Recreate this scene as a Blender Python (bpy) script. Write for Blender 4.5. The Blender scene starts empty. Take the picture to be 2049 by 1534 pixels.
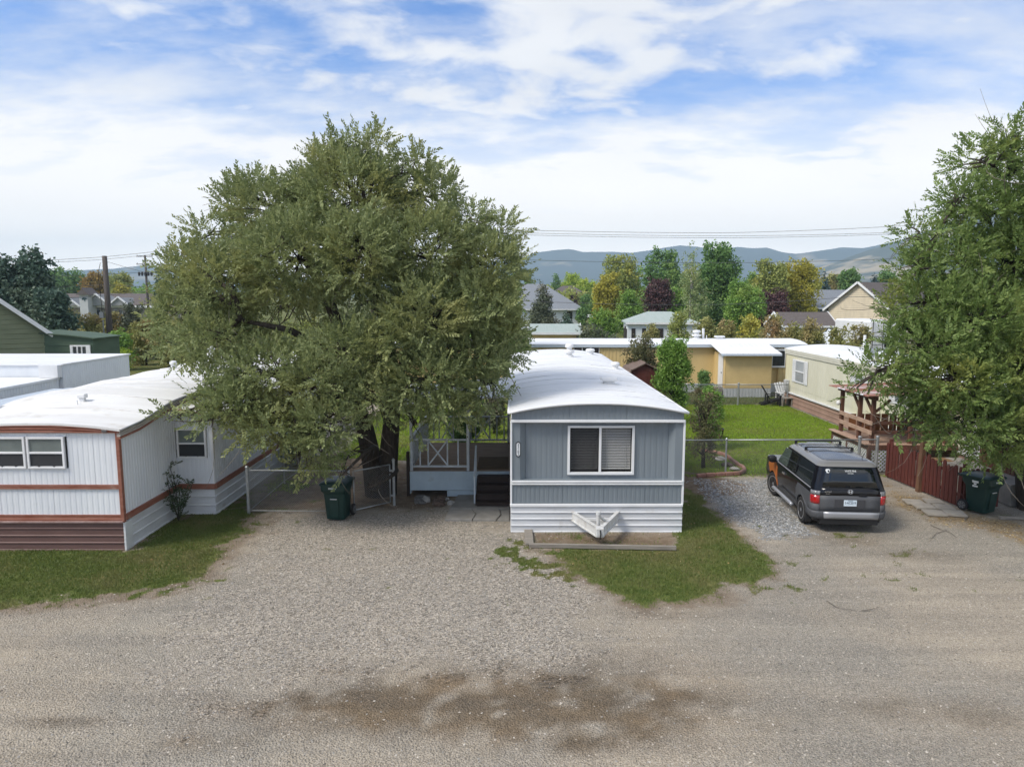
import bpy, bmesh, math, random
import numpy as np
from mathutils import Vector, Matrix
R = math.radians
C = bpy.context.scene.collection
rng = np.random.default_rng(7)
random.seed(5)

# ------------------------------------------------------------------ camera
CAM_Z, PITCH, FPX = 5.9, R(7.1), 1420.0
cam_d = bpy.data.cameras.new('camera')
cam = bpy.data.objects.new('camera', cam_d); C.objects.link(cam)
cam.location = (0, 0, CAM_Z)
cam.rotation_euler = (R(90) - PITCH, 0, 0)
cam_d.sensor_width = 36.0
cam_d.lens = 36.0 * FPX / 2049.0
cam_d.clip_start = 0.1
cam_d.clip_end = 30000
bpy.context.scene.camera = cam

# ------------------------------------------------------------------ world
SUN_EL, SUN_AZ = 48.0, -118.0          # azimuth measured from +Y, negative = towards -X
world = bpy.data.worlds.new('World'); bpy.context.scene.world = world
world.use_nodes = True
wt = world.node_tree; wn = wt.nodes; wl = wt.links
wn.clear()
def wnode(t, **kw):
    n = wn.new(t)
    for k, v in kw.items(): setattr(n, k, v)
    return n
w_out = wnode('ShaderNodeOutputWorld'); w_bg = wnode('ShaderNodeBackground')
w_bg.inputs['Strength'].default_value = 0.1
sky = wnode('ShaderNodeTexSky', sky_type='NISHITA')
sky.sun_disc = False
sky.sun_elevation = R(SUN_EL); sky.sun_rotation = R(SUN_AZ)
sky.air_density = 1.0; sky.dust_density = 0.3; sky.ozone_density = 3.0
tc = wnode('ShaderNodeTexCoord')
sep = wnode('ShaderNodeSeparateXYZ'); wl.new(tc.outputs['Generated'], sep.inputs[0])
def wmath(op, a, b=None, clamp=False):
    n = wnode('ShaderNodeMath', operation=op); n.use_clamp = clamp
    for i, x in enumerate((a, b)):
        if x is None: continue
        if isinstance(x, (int, float)): n.inputs[i].default_value = x
        else: wl.new(x, n.inputs[i])
    return n.outputs[0]
def wramp(x, a, b, c=0.0, d=1.0, smooth=True):
    n = wnode('ShaderNodeMapRange'); n.interpolation_type = 'SMOOTHSTEP' if smooth else 'LINEAR'
    wl.new(x, n.inputs[0])
    for i, v in enumerate((a, b, c, d)): n.inputs[i + 1].default_value = v
    return n.outputs[0]
def wmix(f, a, b, blend='MIX'):
    n = wnode('ShaderNodeMix', data_type='RGBA', blend_type=blend)
    if isinstance(f, (int, float)): n.inputs[0].default_value = f
    else: wl.new(f, n.inputs[0])
    for i, x in ((6, a), (7, b)):
        if isinstance(x, tuple): n.inputs[i].default_value = (*x, 1)
        else: wl.new(x, n.inputs[i])
    return n.outputs[2]
zc = wmath('MAXIMUM', sep.outputs['Z'], 0.0)
den = wmath('ADD', zc, 0.22)
cmb = wnode('ShaderNodeCombineXYZ')
wl.new(wmath('DIVIDE', sep.outputs['X'], den), cmb.inputs[0])
wl.new(wmath('DIVIDE', sep.outputs['Y'], den), cmb.inputs[1])
def wnoise(scale, detail, rough, off=(0, 0, 0), sc=(1, 1, 1), dist=0.0):
    mp = wnode('ShaderNodeMapping'); wl.new(cmb.outputs[0], mp.inputs[0])
    mp.inputs['Location'].default_value = off; mp.inputs['Scale'].default_value = sc
    n = wnode('ShaderNodeTexNoise'); wl.new(mp.outputs[0], n.inputs['Vector'])
    n.inputs['Scale'].default_value = scale; n.inputs['Detail'].default_value = detail
    n.inputs['Roughness'].default_value = rough; n.inputs['Distortion'].default_value = dist
    return n.outputs[0]
SKYX, SKYY = 0.0, 0.0
big = wnoise(0.9, 2, 0.5, (SKYX, SKYY, 0))
fine = wnoise(4.2, 9, 0.55, (3.1, 1.7, 0), (1, 1.25, 1), dist=0.3)
wisp = wnoise(1.6, 8, 0.62, (7.7, 2.0, 0), (1.0, 1.7, 1))
cl = wmath('ADD', wmath('MULTIPLY', big, 0.55), wmath('MULTIPLY', fine, 0.45))
puff = wramp(cl, 0.43, 0.575)
veil = wmath('MULTIPLY', wramp(wisp, 0.34, 0.68), 0.70)
low = wramp(sep.outputs['Z'], 0.09, 0.30, 1.0, 0.0)
thin = wmath('MULTIPLY', wmath('ADD', low, veil, True), 0.98)
m1 = wmath('MAXIMUM', wmath('MULTIPLY', puff, 0.95), thin)
tint = wmix(1.0, sky.outputs[0], (0.47, 0.72, 1.04), 'MULTIPLY')
shade = wramp(wnoise(1.3, 5, 0.5, (1, 5, 0), (1, 1.6, 1)), 0.35, 0.7)
ccol = wmix(shade, (5.0, 5.03, 5.15), (5.7, 5.68, 5.66))
lowcol = wmix(wramp(sep.outputs['Z'], 0.0, 0.30), (10.4, 9.6, 8.7), ccol)
hor = wramp(sep.outputs['Z'], 0.0, 0.11, 1.48, 1.0)
hc = wnode('ShaderNodeCombineXYZ')
for i_ in range(3): wl.new(hor, hc.inputs[i_])
final = wmix(1.0, wmix(m1, tint, lowcol), hc.outputs[0], 'MULTIPLY')
wl.new(final, w_bg.inputs['Color']); wl.new(w_bg.outputs[0], w_out.inputs[0])

# ------------------------------------------------------------------ sun (veiled by thin cloud)
sd = bpy.data.lights.new('sun', 'SUN'); sun = bpy.data.objects.new('sun', sd); C.objects.link(sun)
sd.energy = 1.9; sd.angle = R(18); sd.color = (1.0, 0.93, 0.82)
az = R(SUN_AZ)
sv = Vector((math.sin(az) * math.cos(R(SUN_EL)), math.cos(az) * math.cos(R(SUN_EL)), math.sin(R(SUN_EL))))
sun.rotation_euler = sv.to_track_quat('Z', 'Y').to_euler()
sun.location = sv * 60

vs = bpy.context.scene.view_settings
vs.view_transform = 'Standard'; vs.look = 'None'; vs.gamma = 1.0; vs.exposure = 1.0; vs.use_curve_mapping = False
cy = bpy.context.scene.cycles
cy.max_bounces = 8; cy.diffuse_bounces = 3; cy.transparent_max_bounces = 12; cy.volume_bounces = 0

# ------------------------------------------------------------------ helpers
def G(px, py, z=0.0):
    """point of the photograph's ground (height z) seen at pixel px,py"""
    x, y = px - 1024.5, py - 767.0
    dy = math.cos(PITCH) * FPX - math.sin(PITCH) * y
    dz = -math.sin(PITCH) * FPX - math.cos(PITCH) * y
    t = (z - CAM_Z) / dz
    return Vector((x * t, dy * t, z))
def V(px, py, Y):
    x, y = px - 1024.5, py - 767.0
    dy = math.cos(PITCH) * FPX - math.sin(PITCH) * y
    dz = -math.sin(PITCH) * FPX - math.cos(PITCH) * y
    t = Y / dy
    return Vector((x * t, Y, CAM_Z + dz * t))

def root_of(o):
    while o.parent: o = o.parent
    return o
def thing(name, label, cat, loc=(0, 0, 0), group=None, rz=0.0, kind=None):
    o = bpy.data.objects.new(name, None); C.objects.link(o)
    o.empty_display_size = 0.2
    o.location = loc; o.rotation_euler = (0, 0, rz)
    if kind: o['kind'] = kind
    else:
        o['label'] = label; o['category'] = cat
    if kind and label: o['label'] = label
    if group: o['group'] = group
    return o
def tag(o, label=None, cat=None, group=None, kind=None):
    if label: o['label'] = label
    if cat: o['category'] = cat
    if group: o['group'] = group
    if kind: o['kind'] = kind
    return o
def link(name, me, mat, parent=None):
    o = bpy.data.objects.new(name, me); C.objects.link(o)
    if mat is not None and not me.materials:
        for m in (mat if isinstance(mat, (list, tuple)) else [mat]): me.materials.append(m)
    if parent: o.parent = parent
    return o
class B:
    """collects shapes into one mesh"""
    def __init__(s): s.v = []; s.f = []; s.mi = []
    def add(s, vs, fs, m=0):
        n = len(s.v); s.v += [tuple(p) for p in vs]; s.f += [tuple(i + n for i in f) for f in fs]; s.mi += [m] * len(fs)
        return s
    def box(s, x0, x1, y0, y1, z0, z1, m=0):
        return s.add([(x0,y0,z0),(x1,y0,z0),(x1,y1,z0),(x0,y1,z0),(x0,y0,z1),(x1,y0,z1),(x1,y1,z1),(x0,y1,z1)],
                     [(0,3,2,1),(4,5,6,7),(0,1,5,4),(1,2,6,5),(2,3,7,6),(3,0,4,7)], m)
    def cbox(s, c, sx, sy, sz, m=0):
        return s.box(c[0]-sx/2, c[0]+sx/2, c[1]-sy/2, c[1]+sy/2, c[2]-sz/2, c[2]+sz/2, m)
    def beam(s, p0, p1, w, h, up=(0,0,1), m=0):
        p0, p1, up = Vector(p0), Vector(p1), Vector(up)
        d = (p1 - p0).normalized(); sx = d.cross(up)
        if sx.length < 1e-4: sx = d.cross(Vector((0,1,0)))
        sx.normalize(); u = sx.cross(d).normalized()
        a, b = sx * w / 2, u * h / 2
        vs = [p0-a-b, p0+a-b, p0+a+b, p0-a+b, p1-a-b, p1+a-b, p1+a+b, p1-a+b]
        return s.add(vs, [(0,1,2,3),(7,6,5,4),(0,4,5,1),(1,5,6,2),(2,6,7,3),(3,7,4,0)], m)
    def tube(s, pts, r, n=6, cap=True, m=0):
        pts = [Vector(p) for p in pts]; k = len(pts)
        rs = r if isinstance(r, (list, tuple)) else [r] * k
        base = len(s.v); ref = Vector((0.3, 0.2, 1)).normalized()
        for i, p in enumerate(pts):
            d = (pts[min(i+1, k-1)] - pts[max(i-1, 0)]).normalized()
            a = d.cross(ref)
            if a.length < 1e-3: a = d.cross(Vector((1,0,0)))
            a.normalize(); b = d.cross(a)
            for j in range(n):
                t = 2*math.pi*j/n
                s.v.append(tuple(p + (a*math.cos(t) + b*math.sin(t))*rs[i]))
        for i in range(k-1):
            for j in range(n):
                q = base+i*n
                s.f.append((q+j, q+(j+1)%n, q+n+(j+1)%n, q+n+j)); s.mi.append(m)
        if cap:
            s.f.append(tuple(base+j for j in range(n))[::-1]); s.mi.append(m)
            s.f.append(tuple(base+(k-1)*n+j for j in range(n))); s.mi.append(m)
        return s
    def lathe(s, prof, c=(0,0,0), n=16, axis='z', m=0):
        base = len(s.v); k = len(prof)
        for r, h in prof:
            for j in range(n):
                t = 2*math.pi*j/n; a, b = r*math.cos(t), r*math.sin(t)
                p = (a, b, h) if axis == 'z' else ((h, a, b) if axis == 'x' else (b, h, a))
                s.v.append((c[0]+p[0], c[1]+p[1], c[2]+p[2]))
        for i in range(k-1):
            for j in range(n):
                q = base+i*n
                s.f.append((q+j, q+(j+1)%n, q+n+(j+1)%n, q+n+j)); s.mi.append(m)
        s.f.append(tuple(base+j for j in range(n))[::-1]); s.mi.append(m)
        s.f.append(tuple(base+(k-1)*n+j for j in range(n))); s.mi.append(m)
        return s
    def loft(s, rings, cap=True, closed=True, m=0):
        base = len(s.v); n = len(rings[0])
        for r in rings: s.v += [tuple(p) for p in r]
        for i in range(len(rings)-1):
            for j in range(n if closed else n-1):
                q = base+i*n
                s.f.append((q+j, q+(j+1)%n, q+n+(j+1)%n, q+n+j)); s.mi.append(m)
        if cap:
            s.f.append(tuple(base+j for j in range(n))[::-1]); s.mi.append(m)
            s.f.append(tuple(base+(len(rings)-1)*n+j for j in range(n))); s.mi.append(m)
        return s
    def prism(s, poly, fn0, fn1, m=0):
        """poly of 2d points; fn0, fn1 map a 2d point to the two end faces"""
        n = len(poly)
        vs = [fn0(*p) for p in poly] + [fn1(*p) for p in poly]
        fs = [tuple(range(n))[::-1], tuple(range(n, 2*n))] + [(i, (i+1)%n, n+(i+1)%n, n+i) for i in range(n)]
        return s.add(vs, fs, m)
    def ribwall(s, p0, p1, z0, z1, nrm, pitch=0.11, depth=0.014, thick=0.05, ztop=None, m=0, duty=0.4):
        """sheet-metal wall with shallow vertical ribs; nrm points outwards; ztop(t) may vary the top"""
        p0, p1, nrm = Vector((*p0, 0)), Vector((*p1, 0)), Vector((*nrm, 0)).normalized()
        L = (p1-p0).length; k = max(1, int(round(L/pitch)))
        prof = []
        for i in range(k):
            a = i/k
            prof += [(a, 0), (a + duty*0.62/k, 0), (a + (duty*0.62+.1)/k, depth), (a + 0.9/k, depth)]
        prof.append((1.0, 0))
        base = len(s.v)
        for t, d in prof:
            p = p0.lerp(p1, t) + nrm*d
            zt = ztop(t) if ztop else z1
            s.v += [(p.x, p.y, z0), (p.x, p.y, zt)]
        for i in range(len(prof)-1):
            q = base+2*i
            s.f.append((q, q+2, q+3, q+1)); s.mi.append(m)
        b2 = len(s.v)                       # flat back sheet closes the panel
        zt0, zt1 = (ztop(0), ztop(1)) if ztop else (z1, z1)
        q0, q1 = p0 - nrm*thick, p1 - nrm*thick
        s.v += [(q0.x,q0.y,z0),(q0.x,q0.y,zt0),(q1.x,q1.y,z0),(q1.x,q1.y,zt1)]
        e = base + 2*(len(prof)-1)
        for f in [(b2+1,b2+3,b2+2,b2),(base+1,b2+1,b2,base),(e,b2+2,b2+3,e+1)]: s.f.append(f); s.mi.append(m)
        return s
    def build(s, name, mat, parent=None, smooth=False, local=False, bev=0.0, seg=1, angle=None):
        vs = s.v
        if parent and not local:
            r = root_of(parent).location
            vs = [(p[0]-r.x, p[1]-r.y, p[2]-r.z) for p in s.v]
        me = bpy.data.meshes.new(name); me.from_pydata(vs, [], s.f)
        o = link(name, me, mat, parent)
        if any(s.mi): me.polygons.foreach_set('material_index', s.mi)
        if smooth: me.polygons.foreach_set('use_smooth', [True]*len(me.polygons))
        bm = bmesh.new(); bm.from_mesh(me); bmesh.ops.recalc_face_normals(bm, faces=bm.faces); bm.to_mesh(me); bm.free()
        if bev:
            b = o.modifiers.new('bevel', 'BEVEL'); b.width = bev; b.segments = seg; b.limit_method = 'ANGLE'; b.angle_limit = R(40)
        if angle and smooth:
            try: me.set_sharp_from_angle(angle=R(angle))
            except Exception: pass
        me.update()
        return o
def copy_tree(o, parent=None):
    c = o.copy(); C.objects.link(c)
    if parent: c.parent = parent
    for ch in list(o.children): copy_tree(ch, c)
    return c
def np_mesh(name, Vv, F, mat, parent=None, smooth=False):
    Vv = np.asarray(Vv, dtype=np.float32); F = np.asarray(F, dtype=np.int32)
    if parent:
        r = root_of(parent).location; Vv = Vv - np.array((r.x, r.y, r.z), dtype=np.float32)
    me = bpy.data.meshes.new(name); k = F.shape[1]
    me.vertices.add(len(Vv)); me.vertices.foreach_set('co', Vv.ravel())
    me.loops.add(F.size); me.loops.foreach_set('vertex_index', F.ravel())
    me.polygons.add(len(F)); me.polygons.foreach_set('loop_start', np.arange(0, F.size, k, dtype=np.int32))
    if smooth: me.polygons.foreach_set('use_smooth', np.ones(len(F), dtype=bool))
    me.update(calc_edges=True)
    return link(name, me, mat, parent)
def lettering(txt, size, mat, parent, loc, rot, name='lettering', extr=0.0015, sx=1.0):
    cu = bpy.data.curves.new(name, 'FONT'); cu.body = txt; cu.size = size; cu.extrude = extr
    cu.align_x = 'CENTER'; cu.align_y = 'CENTER'; cu.offset = 0.0
    tmp = bpy.data.objects.new('tmp', cu); me = bpy.data.meshes.new_from_object(tmp); bpy.data.objects.remove(tmp); me.name = name
    o = bpy.data.objects.new(name, me); C.objects.link(o); me.materials.clear(); me.materials.append(mat)
    o.parent = parent; o.location = loc; o.rotation_euler = rot; o.scale = (sx, 1, 1)
    return o

# ------------------------------------------------------------------ materials
MATS = {}
def M(name, c1, c2=None, scale=3.0, stretch=(1,1,1), rough=0.6, metal=0.0, bump=0.0, bscale=40.0, bstretch=(1,1,1), spec=0.4,
      detail=5.0, lo=0.35, hi=0.65, c3=None, c3scale=1.0, c3lo=0.55, c3hi=0.75, island=0.0, coat=0.0, alpha=None, transl=0.0):
    if name in MATS: return MATS[name]
    m = bpy.data.materials.new(name); m.use_nodes = True; MATS[name] = m
    nt = m.node_tree; nd = nt.nodes; lk = nt.links
    bs = nd['Principled BSDF']
    bs.inputs['Roughness'].default_value = rough; bs.inputs['Metallic'].default_value = metal
    bs.inputs['Specular IOR Level'].default_value = spec
    if coat: bs.inputs['Coat Weight'].default_value = coat; bs.inputs['Coat Roughness'].default_value = 0.05
    geo = nd.new('ShaderNodeNewGeometry')
    def noise(sc, st, dt=5.0):
        mp = nd.new('ShaderNodeMapping'); lk.new(geo.outputs['Position'], mp.inputs[0]); mp.inputs['Scale'].default_value = st
        n = nd.new('ShaderNodeTexNoise'); lk.new(mp.outputs[0], n.inputs['Vector'])
        n.inputs['Scale'].default_value = sc; n.inputs['Detail'].default_value = dt; n.inputs['Roughness'].default_value = 0.6
        return n.outputs[0]
    def rmp(x, a, b):
        r = nd.new('ShaderNodeMapRange'); lk.new(x, r.inputs[0]); r.inputs[1].default_value = a; r.inputs[2].default_value = b; return r.outputs[0]
    def mix(f, a, b):
        x = nd.new('ShaderNodeMix'); x.data_type = 'RGBA'; lk.new(f, x.inputs[0])
        for i, q in ((6, a), (7, b)):
            if isinstance(q, tuple): x.inputs[i].default_value = (*q, 1)
            else: lk.new(q, x.inputs[i])
        return x.outputs[2]
    col = c1
    if c2: col = mix(rmp(noise(scale, stretch, detail), lo, hi), c1, c2)
    if island:
        rm = nd.new('ShaderNodeMapRange'); lk.new(geo.outputs['Random Per Island'], rm.inputs[0]); rm.inputs[3].default_value = 1-island; rm.inputs[4].default_value = 1+island
        hv = nd.new('ShaderNodeHueSaturation'); lk.new(rm.outputs[0], hv.inputs['Value'])
        if isinstance(col, tuple): hv.inputs['Color'].default_value = (*col, 1)
        else: lk.new(col, hv.inputs['Color'])
        col = hv.outputs[0]
    if c3: col = mix(rmp(noise(c3scale, (1,1,1), 3), c3lo, c3hi), col, c3)
    if isinstance(col, tuple): bs.inputs['Base Color'].default_value = (*col, 1)
    else: lk.new(col, bs.inputs['Base Color'])
    if bump:
        b = nd.new('ShaderNodeBump'); b.inputs['Strength'].default_value = bump; b.inputs['Distance'].default_value = 0.02
        lk.new(noise(bscale, bstretch, 6), b.inputs['Height']); lk.new(b.outputs[0], bs.inputs['Normal'])
    if transl:
        tr = nd.new('ShaderNodeBsdfTranslucent'); ms = nd.new('ShaderNodeMixShader'); ms.inputs[0].default_value = transl
        if isinstance(col, tuple): tr.inputs[0].default_value = (*col, 1)
        else: lk.new(col, tr.inputs[0])
        lk.new(bs.outputs[0], ms.inputs[1]); lk.new(tr.outputs[0], ms.inputs[2])
        lk.new(ms.outputs[0], nd['Material Output'].inputs[0])
    return m
def leafmat(name, c1, c2, c3, rough=0.55, tl=0.35, c3lo=0.52, c3hi=0.78, c3s=0.6):
    """leaf colour: each leaf (mesh island) varies between c1 and c2, patches of the crown turn towards c3"""
    if name in MATS: return MATS[name]
    m = bpy.data.materials.new(name); m.use_nodes = True; MATS[name] = m
    nt = m.node_tree; nd = nt.nodes; lk = nt.links; bs = nd['Principled BSDF']
    bs.inputs['Roughness'].default_value = rough; bs.inputs['Specular IOR Level'].default_value = 0.35
    geo = nd.new('ShaderNodeNewGeometry')
    x = nd.new('ShaderNodeMix'); x.data_type = 'RGBA'; lk.new(geo.outputs['Random Per Island'], x.inputs[0])
    x.inputs[6].default_value = (*c1, 1); x.inputs[7].default_value = (*c2, 1)
    n = nd.new('ShaderNodeTexNoise'); lk.new(geo.outputs['Position'], n.inputs['Vector']); n.inputs['Scale'].default_value = c3s; n.inputs['Detail'].default_value = 4
    r = nd.new('ShaderNodeMapRange'); lk.new(n.outputs[0], r.inputs[0]); r.inputs[1].default_value = c3lo; r.inputs[2].default_value = c3hi
    y = nd.new('ShaderNodeMix'); y.data_type = 'RGBA'; lk.new(r.outputs[0], y.inputs[0]); lk.new(x.outputs[2], y.inputs[6]); y.inputs[7].default_value = (*c3, 1)
    lk.new(y.outputs[2], bs.inputs['Base Color'])
    tr = nd.new('ShaderNodeBsdfTranslucent'); lk.new(y.outputs[2], tr.inputs[0])
    ms = nd.new('ShaderNodeMixShader'); ms.inputs[0].default_value = tl
    lk.new(bs.outputs[0], ms.inputs[1]); lk.new(tr.outputs[0], ms.inputs[2]); lk.new(ms.outputs[0], nd['Material Output'].inputs[0])
    return m

white_roof = M('white_roof_coating', (.80,.81,.82), (.70,.71,.72), scale=.9, stretch=(.35,1.2,1), rough=.55, bump=.25, bscale=3, c3=(.60,.59,.56), c3scale=.7, c3lo=.60, c3hi=.85)
white_roof_worn = M('white_roof_worn', (.80,.80,.79), (.68,.67,.65), scale=1.1, stretch=(.3,1.4,1), rough=.6, bump=.25, bscale=3, c3=(.46,.42,.34), c3scale=1.1, c3lo=.56, c3hi=.85)
white_paint = M('white_paint', (.78,.79,.80), (.70,.71,.72), scale=1.4, rough=.45)
white_siding = M('white_metal_siding', (.74,.77,.80), (.66,.69,.73), scale=1.2, stretch=(1,1,.35), rough=.42, c3=(.56,.55,.52), c3scale=1.5, c3lo=.66, c3hi=.9)
white_skirt = M('white_skirting', (.66,.68,.70), (.56,.57,.58), scale=2.0, stretch=(.5,.5,2.5), rough=.5, c3=(.42,.39,.34), c3scale=2.2, c3lo=.62, c3hi=.9)
blue_siding = M('blue_grey_siding', (.195,.226,.250), (.172,.201,.224), scale=1.0, stretch=(1,1,.3), rough=.5)
deck_blue = M('pale_blue_panel', (.46,.56,.62), (.38,.47,.53), scale=1.6, rough=.55, c3=(.30,.32,.32), c3scale=1.8, c3lo=.62, c3hi=.9)
rust_trim = M('rust_red_trim', (.23,.075,.045), (.30,.14,.10), scale=5, stretch=(.4,.4,2), rough=.55, c3=(.42,.33,.28), c3scale=2.5, c3lo=.62, c3hi=.85)
brown_skirt = M('mauve_brown_skirting', (.155,.088,.078), (.125,.07,.062), scale=3, stretch=(.5,.5,2), rough=.6)
tan_fascia = M('weathered_fascia', (.36,.31,.27), (.50,.47,.44), scale=4, stretch=(.5,.5,3), rough=.6)
galv = M('galvanised_steel', (.42,.44,.45), (.33,.35,.36), scale=8, rough=.42, metal=.55)
wire_m = M('fence_wire', (.24,.25,.25), rough=.5, metal=.4)
glass_dark = M('dark_window_glass', (.012,.015,.018), rough=.06, spec=.9)
glass_mid = M('window_glass', (.05,.065,.07), (.03,.04,.045), scale=1.2, rough=.08, spec=.8)
screen_m = M('insect_screen', (.035,.037,.04), rough=.75)
blind_m = M('blind_slat', (.55,.55,.53), rough=.55)
curtain_m = M('green_shade', (.25,.30,.28), (.20,.25,.235), scale=3, rough=.8)
deck_wood = M('deck_wood', (.30,.215,.145), (.215,.15,.10), scale=3, stretch=(.6,6,1), rough=.75, bump=.25, bscale=20, bstretch=(.4,6,1), c3=(.30,.245,.19), c3scale=1.2, c3lo=.55, c3hi=.8)
dark_wood = M('dark_brown_wood', (.045,.030,.024), (.032,.022,.018), scale=4, stretch=(.6,4,1), rough=.75)
grey_wood = M('weathered_board', (.30,.27,.23), (.20,.18,.155), scale=4, stretch=(.5,4,4), rough=.85, bump=.3, bscale=20, bstretch=(.3,4,4))
concrete = M('concrete', (.30,.285,.26), (.22,.21,.19), scale=2.2, rough=.88, bump=.3, bscale=30, c3=(.14,.125,.11), c3scale=.8, c3lo=.55, c3hi=.85)
paver_m = M('concrete_paver', (.40,.36,.30), (.31,.28,.235), scale=3.0, rough=.88, bump=.25, bscale=25, c3=(.20,.165,.12), c3scale=2.0, c3lo=.6, c3hi=.85)
bark = M('elm_bark', (.075,.060,.048), (.035,.028,.022), scale=6, stretch=(4,4,.7), rough=.9, bump=.9, bscale=9, bstretch=(4,4,.7))
bark_light = M('pale_twig_bark', (.23,.20,.165), (.15,.13,.105), scale=6, rough=.85)
birch_bark = M('pale_bark', (.50,.48,.44), (.33,.31,.28), scale=3, stretch=(1,1,2), rough=.8)
red_fence = M('red_stained_board', (.115,.028,.020), (.075,.020,.015), scale=3, stretch=(4,4,.5), rough=.7, bump=.2, bscale=12, bstretch=(5,5,.5), c3=(.23,.12,.095), c3scale=2.2, c3lo=.62, c3hi=.85)
cedar = M('stained_post', (.16,.085,.045), (.10,.05,.03), scale=3, stretch=(4,4,.6), rough=.75, bump=.2, bscale=12, bstretch=(5,5,.5))
red_cedar = M('red_brown_timber', (.150,.070,.045), (.095,.045,.030), scale=3, stretch=(4,4,.6), rough=.7)
pink_rail = M('sun_bleached_rail', (.46,.32,.235), (.34,.22,.16), scale=3, rough=.7)
bin_green = M('bin_green_plastic', (.006,.030,.026), (.008,.037,.031), scale=4, rough=.42, spec=.45)
black_plastic = M('black_plastic', (.014,.014,.015), rough=.5)
rubber = M('tyre_rubber', (.020,.020,.021), (.05,.045,.04), scale=9, rough=.85, lo=.45, hi=.8)
# ------------------------------------------------------------------ ground
def poly_px(pts): return np.array([[G(*p).x, G(*p).y] for p in pts])
def inside(P, X, Y):
    r = np.zeros(X.shape, bool); n = len(P)
    for i in range(n):
        x0, y0 = P[i]; x1, y1 = P[(i+1) % n]
        c = ((y0 > Y) != (y1 > Y)) & (X < (x1-x0)*(Y-y0)/((y1-y0) if abs(y1-y0) > 1e-9 else 1e-9) + x0)
        r ^= c
    return r
def sdist(P, X, Y):
    """signed distance to a polygon, positive inside"""
    d = np.full(X.shape, 1e9); n = len(P)
    for i in range(n):
        a, b = P[i], P[(i+1) % n]; ab = b-a; L = max((ab**2).sum(), 1e-9)
        t = np.clip(((X-a[0])*ab[0]+(Y-a[1])*ab[1])/L, 0, 1)
        d = np.minimum(d, np.hypot(X-a[0]-t*ab[0], Y-a[1]-t*ab[1]))
    return np.where(inside(P, X, Y), d, -d)
_tab = np.random.default_rng(3).random((256, 256))
def vnoise(X, Y, s, o=3):
    out = 0; amp = 1; tot = 0
    for k in range(o):
        x, y = X*s+17.3*k, Y*s+9.1*k
        xi, yi = np.floor(x).astype(int), np.floor(y).astype(int); fx, fy = x-xi, y-yi
        fx, fy = fx*fx*(3-2*fx), fy*fy*(3-2*fy)
        t = lambda a, b: _tab[a & 255, b & 255]
        v = (t(xi,yi)*(1-fx)+t(xi+1,yi)*fx)*(1-fy)+(t(xi,yi+1)*(1-fx)+t(xi+1,yi+1)*fx)*fy
        out = out+v*amp; tot += amp; amp *= .5; s *= 2.1
    return out/tot
def ramp(x, a, b):
    t = np.clip((x-a)/(b-a), 0, 1); return t*t*(3-2*t)

LAWN_LEFT = poly_px([(-160,1085),(250,1090),(340,1040),(440,1020),(500,985),(520,1030),(492,1075),(455,1120),(425,1150),(330,1178),(200,1205),(110,1212),(-160,1226)])
LAWN_MID = poly_px([(1366,968),(1395,985),(1425,1018),(1468,1052),(1515,1085),(1545,1112),(1560,1150),(1528,1172),(1465,1170),(1440,1192),(1370,1196),(1295,1205),(1235,1200),(1185,1165),(1130,1128),(1085,1104),(1060,1098),(1340,1098),(1352,1060)])
LAWN_SPARSE = poly_px([(965,1098),(1050,1078),(1062,1100),(1130,1128),(1190,1168),(1215,1200),(1130,1180),(1060,1150),(1000,1135)])
BED = poly_px([(1062,1064),(1355,1064),(1352,1098),(1062,1094)])
LAWN_BACK = np.array([[4.4,23.0],[12.0,23.1],[14.9,26.5],[14.9,38.2],[7.5,38.2],[5.0,36]])
LAWN_DECK = np.array([[-6.6,25.2],[0,24.6],[0,38],[-7,38]])
SIDE_YARD = np.array([[-7.7,18.9],[-3.2,19.4],[-2.8,24],[-6.5,27],[-7.8,24]])
YELLOW_YARD = np.array([[-8,38.2],[22,38.2],[22,43],[-8,43]])
COARSE = poly_px([(1385,962),(1555,955),(1585,1010),(1625,1065),(1580,1085),(1520,1075),(1470,1045),(1425,1010)])
LITTER = poly_px([(1765,960),(1800,980),(1900,1015),(2060,1040),(2120,1120),(2060,1105),(1960,1060),(1860,1045),(1790,1010)])
GRAVEL = poly_px([(560,1045),(900,1030),(1020,1065),(1060,1100),(1190,1180),(1230,1240),(1180,1310),(1080,1370),(900,1345),(700,1360),(480,1410),(380,1350),(390,1260),(470,1130)])
DIRT_BED = np.array([[4.5,19.6],[7.2,20.8],[7.6,21.8],[6.0,23.6],[4.5,24.4]])

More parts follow.
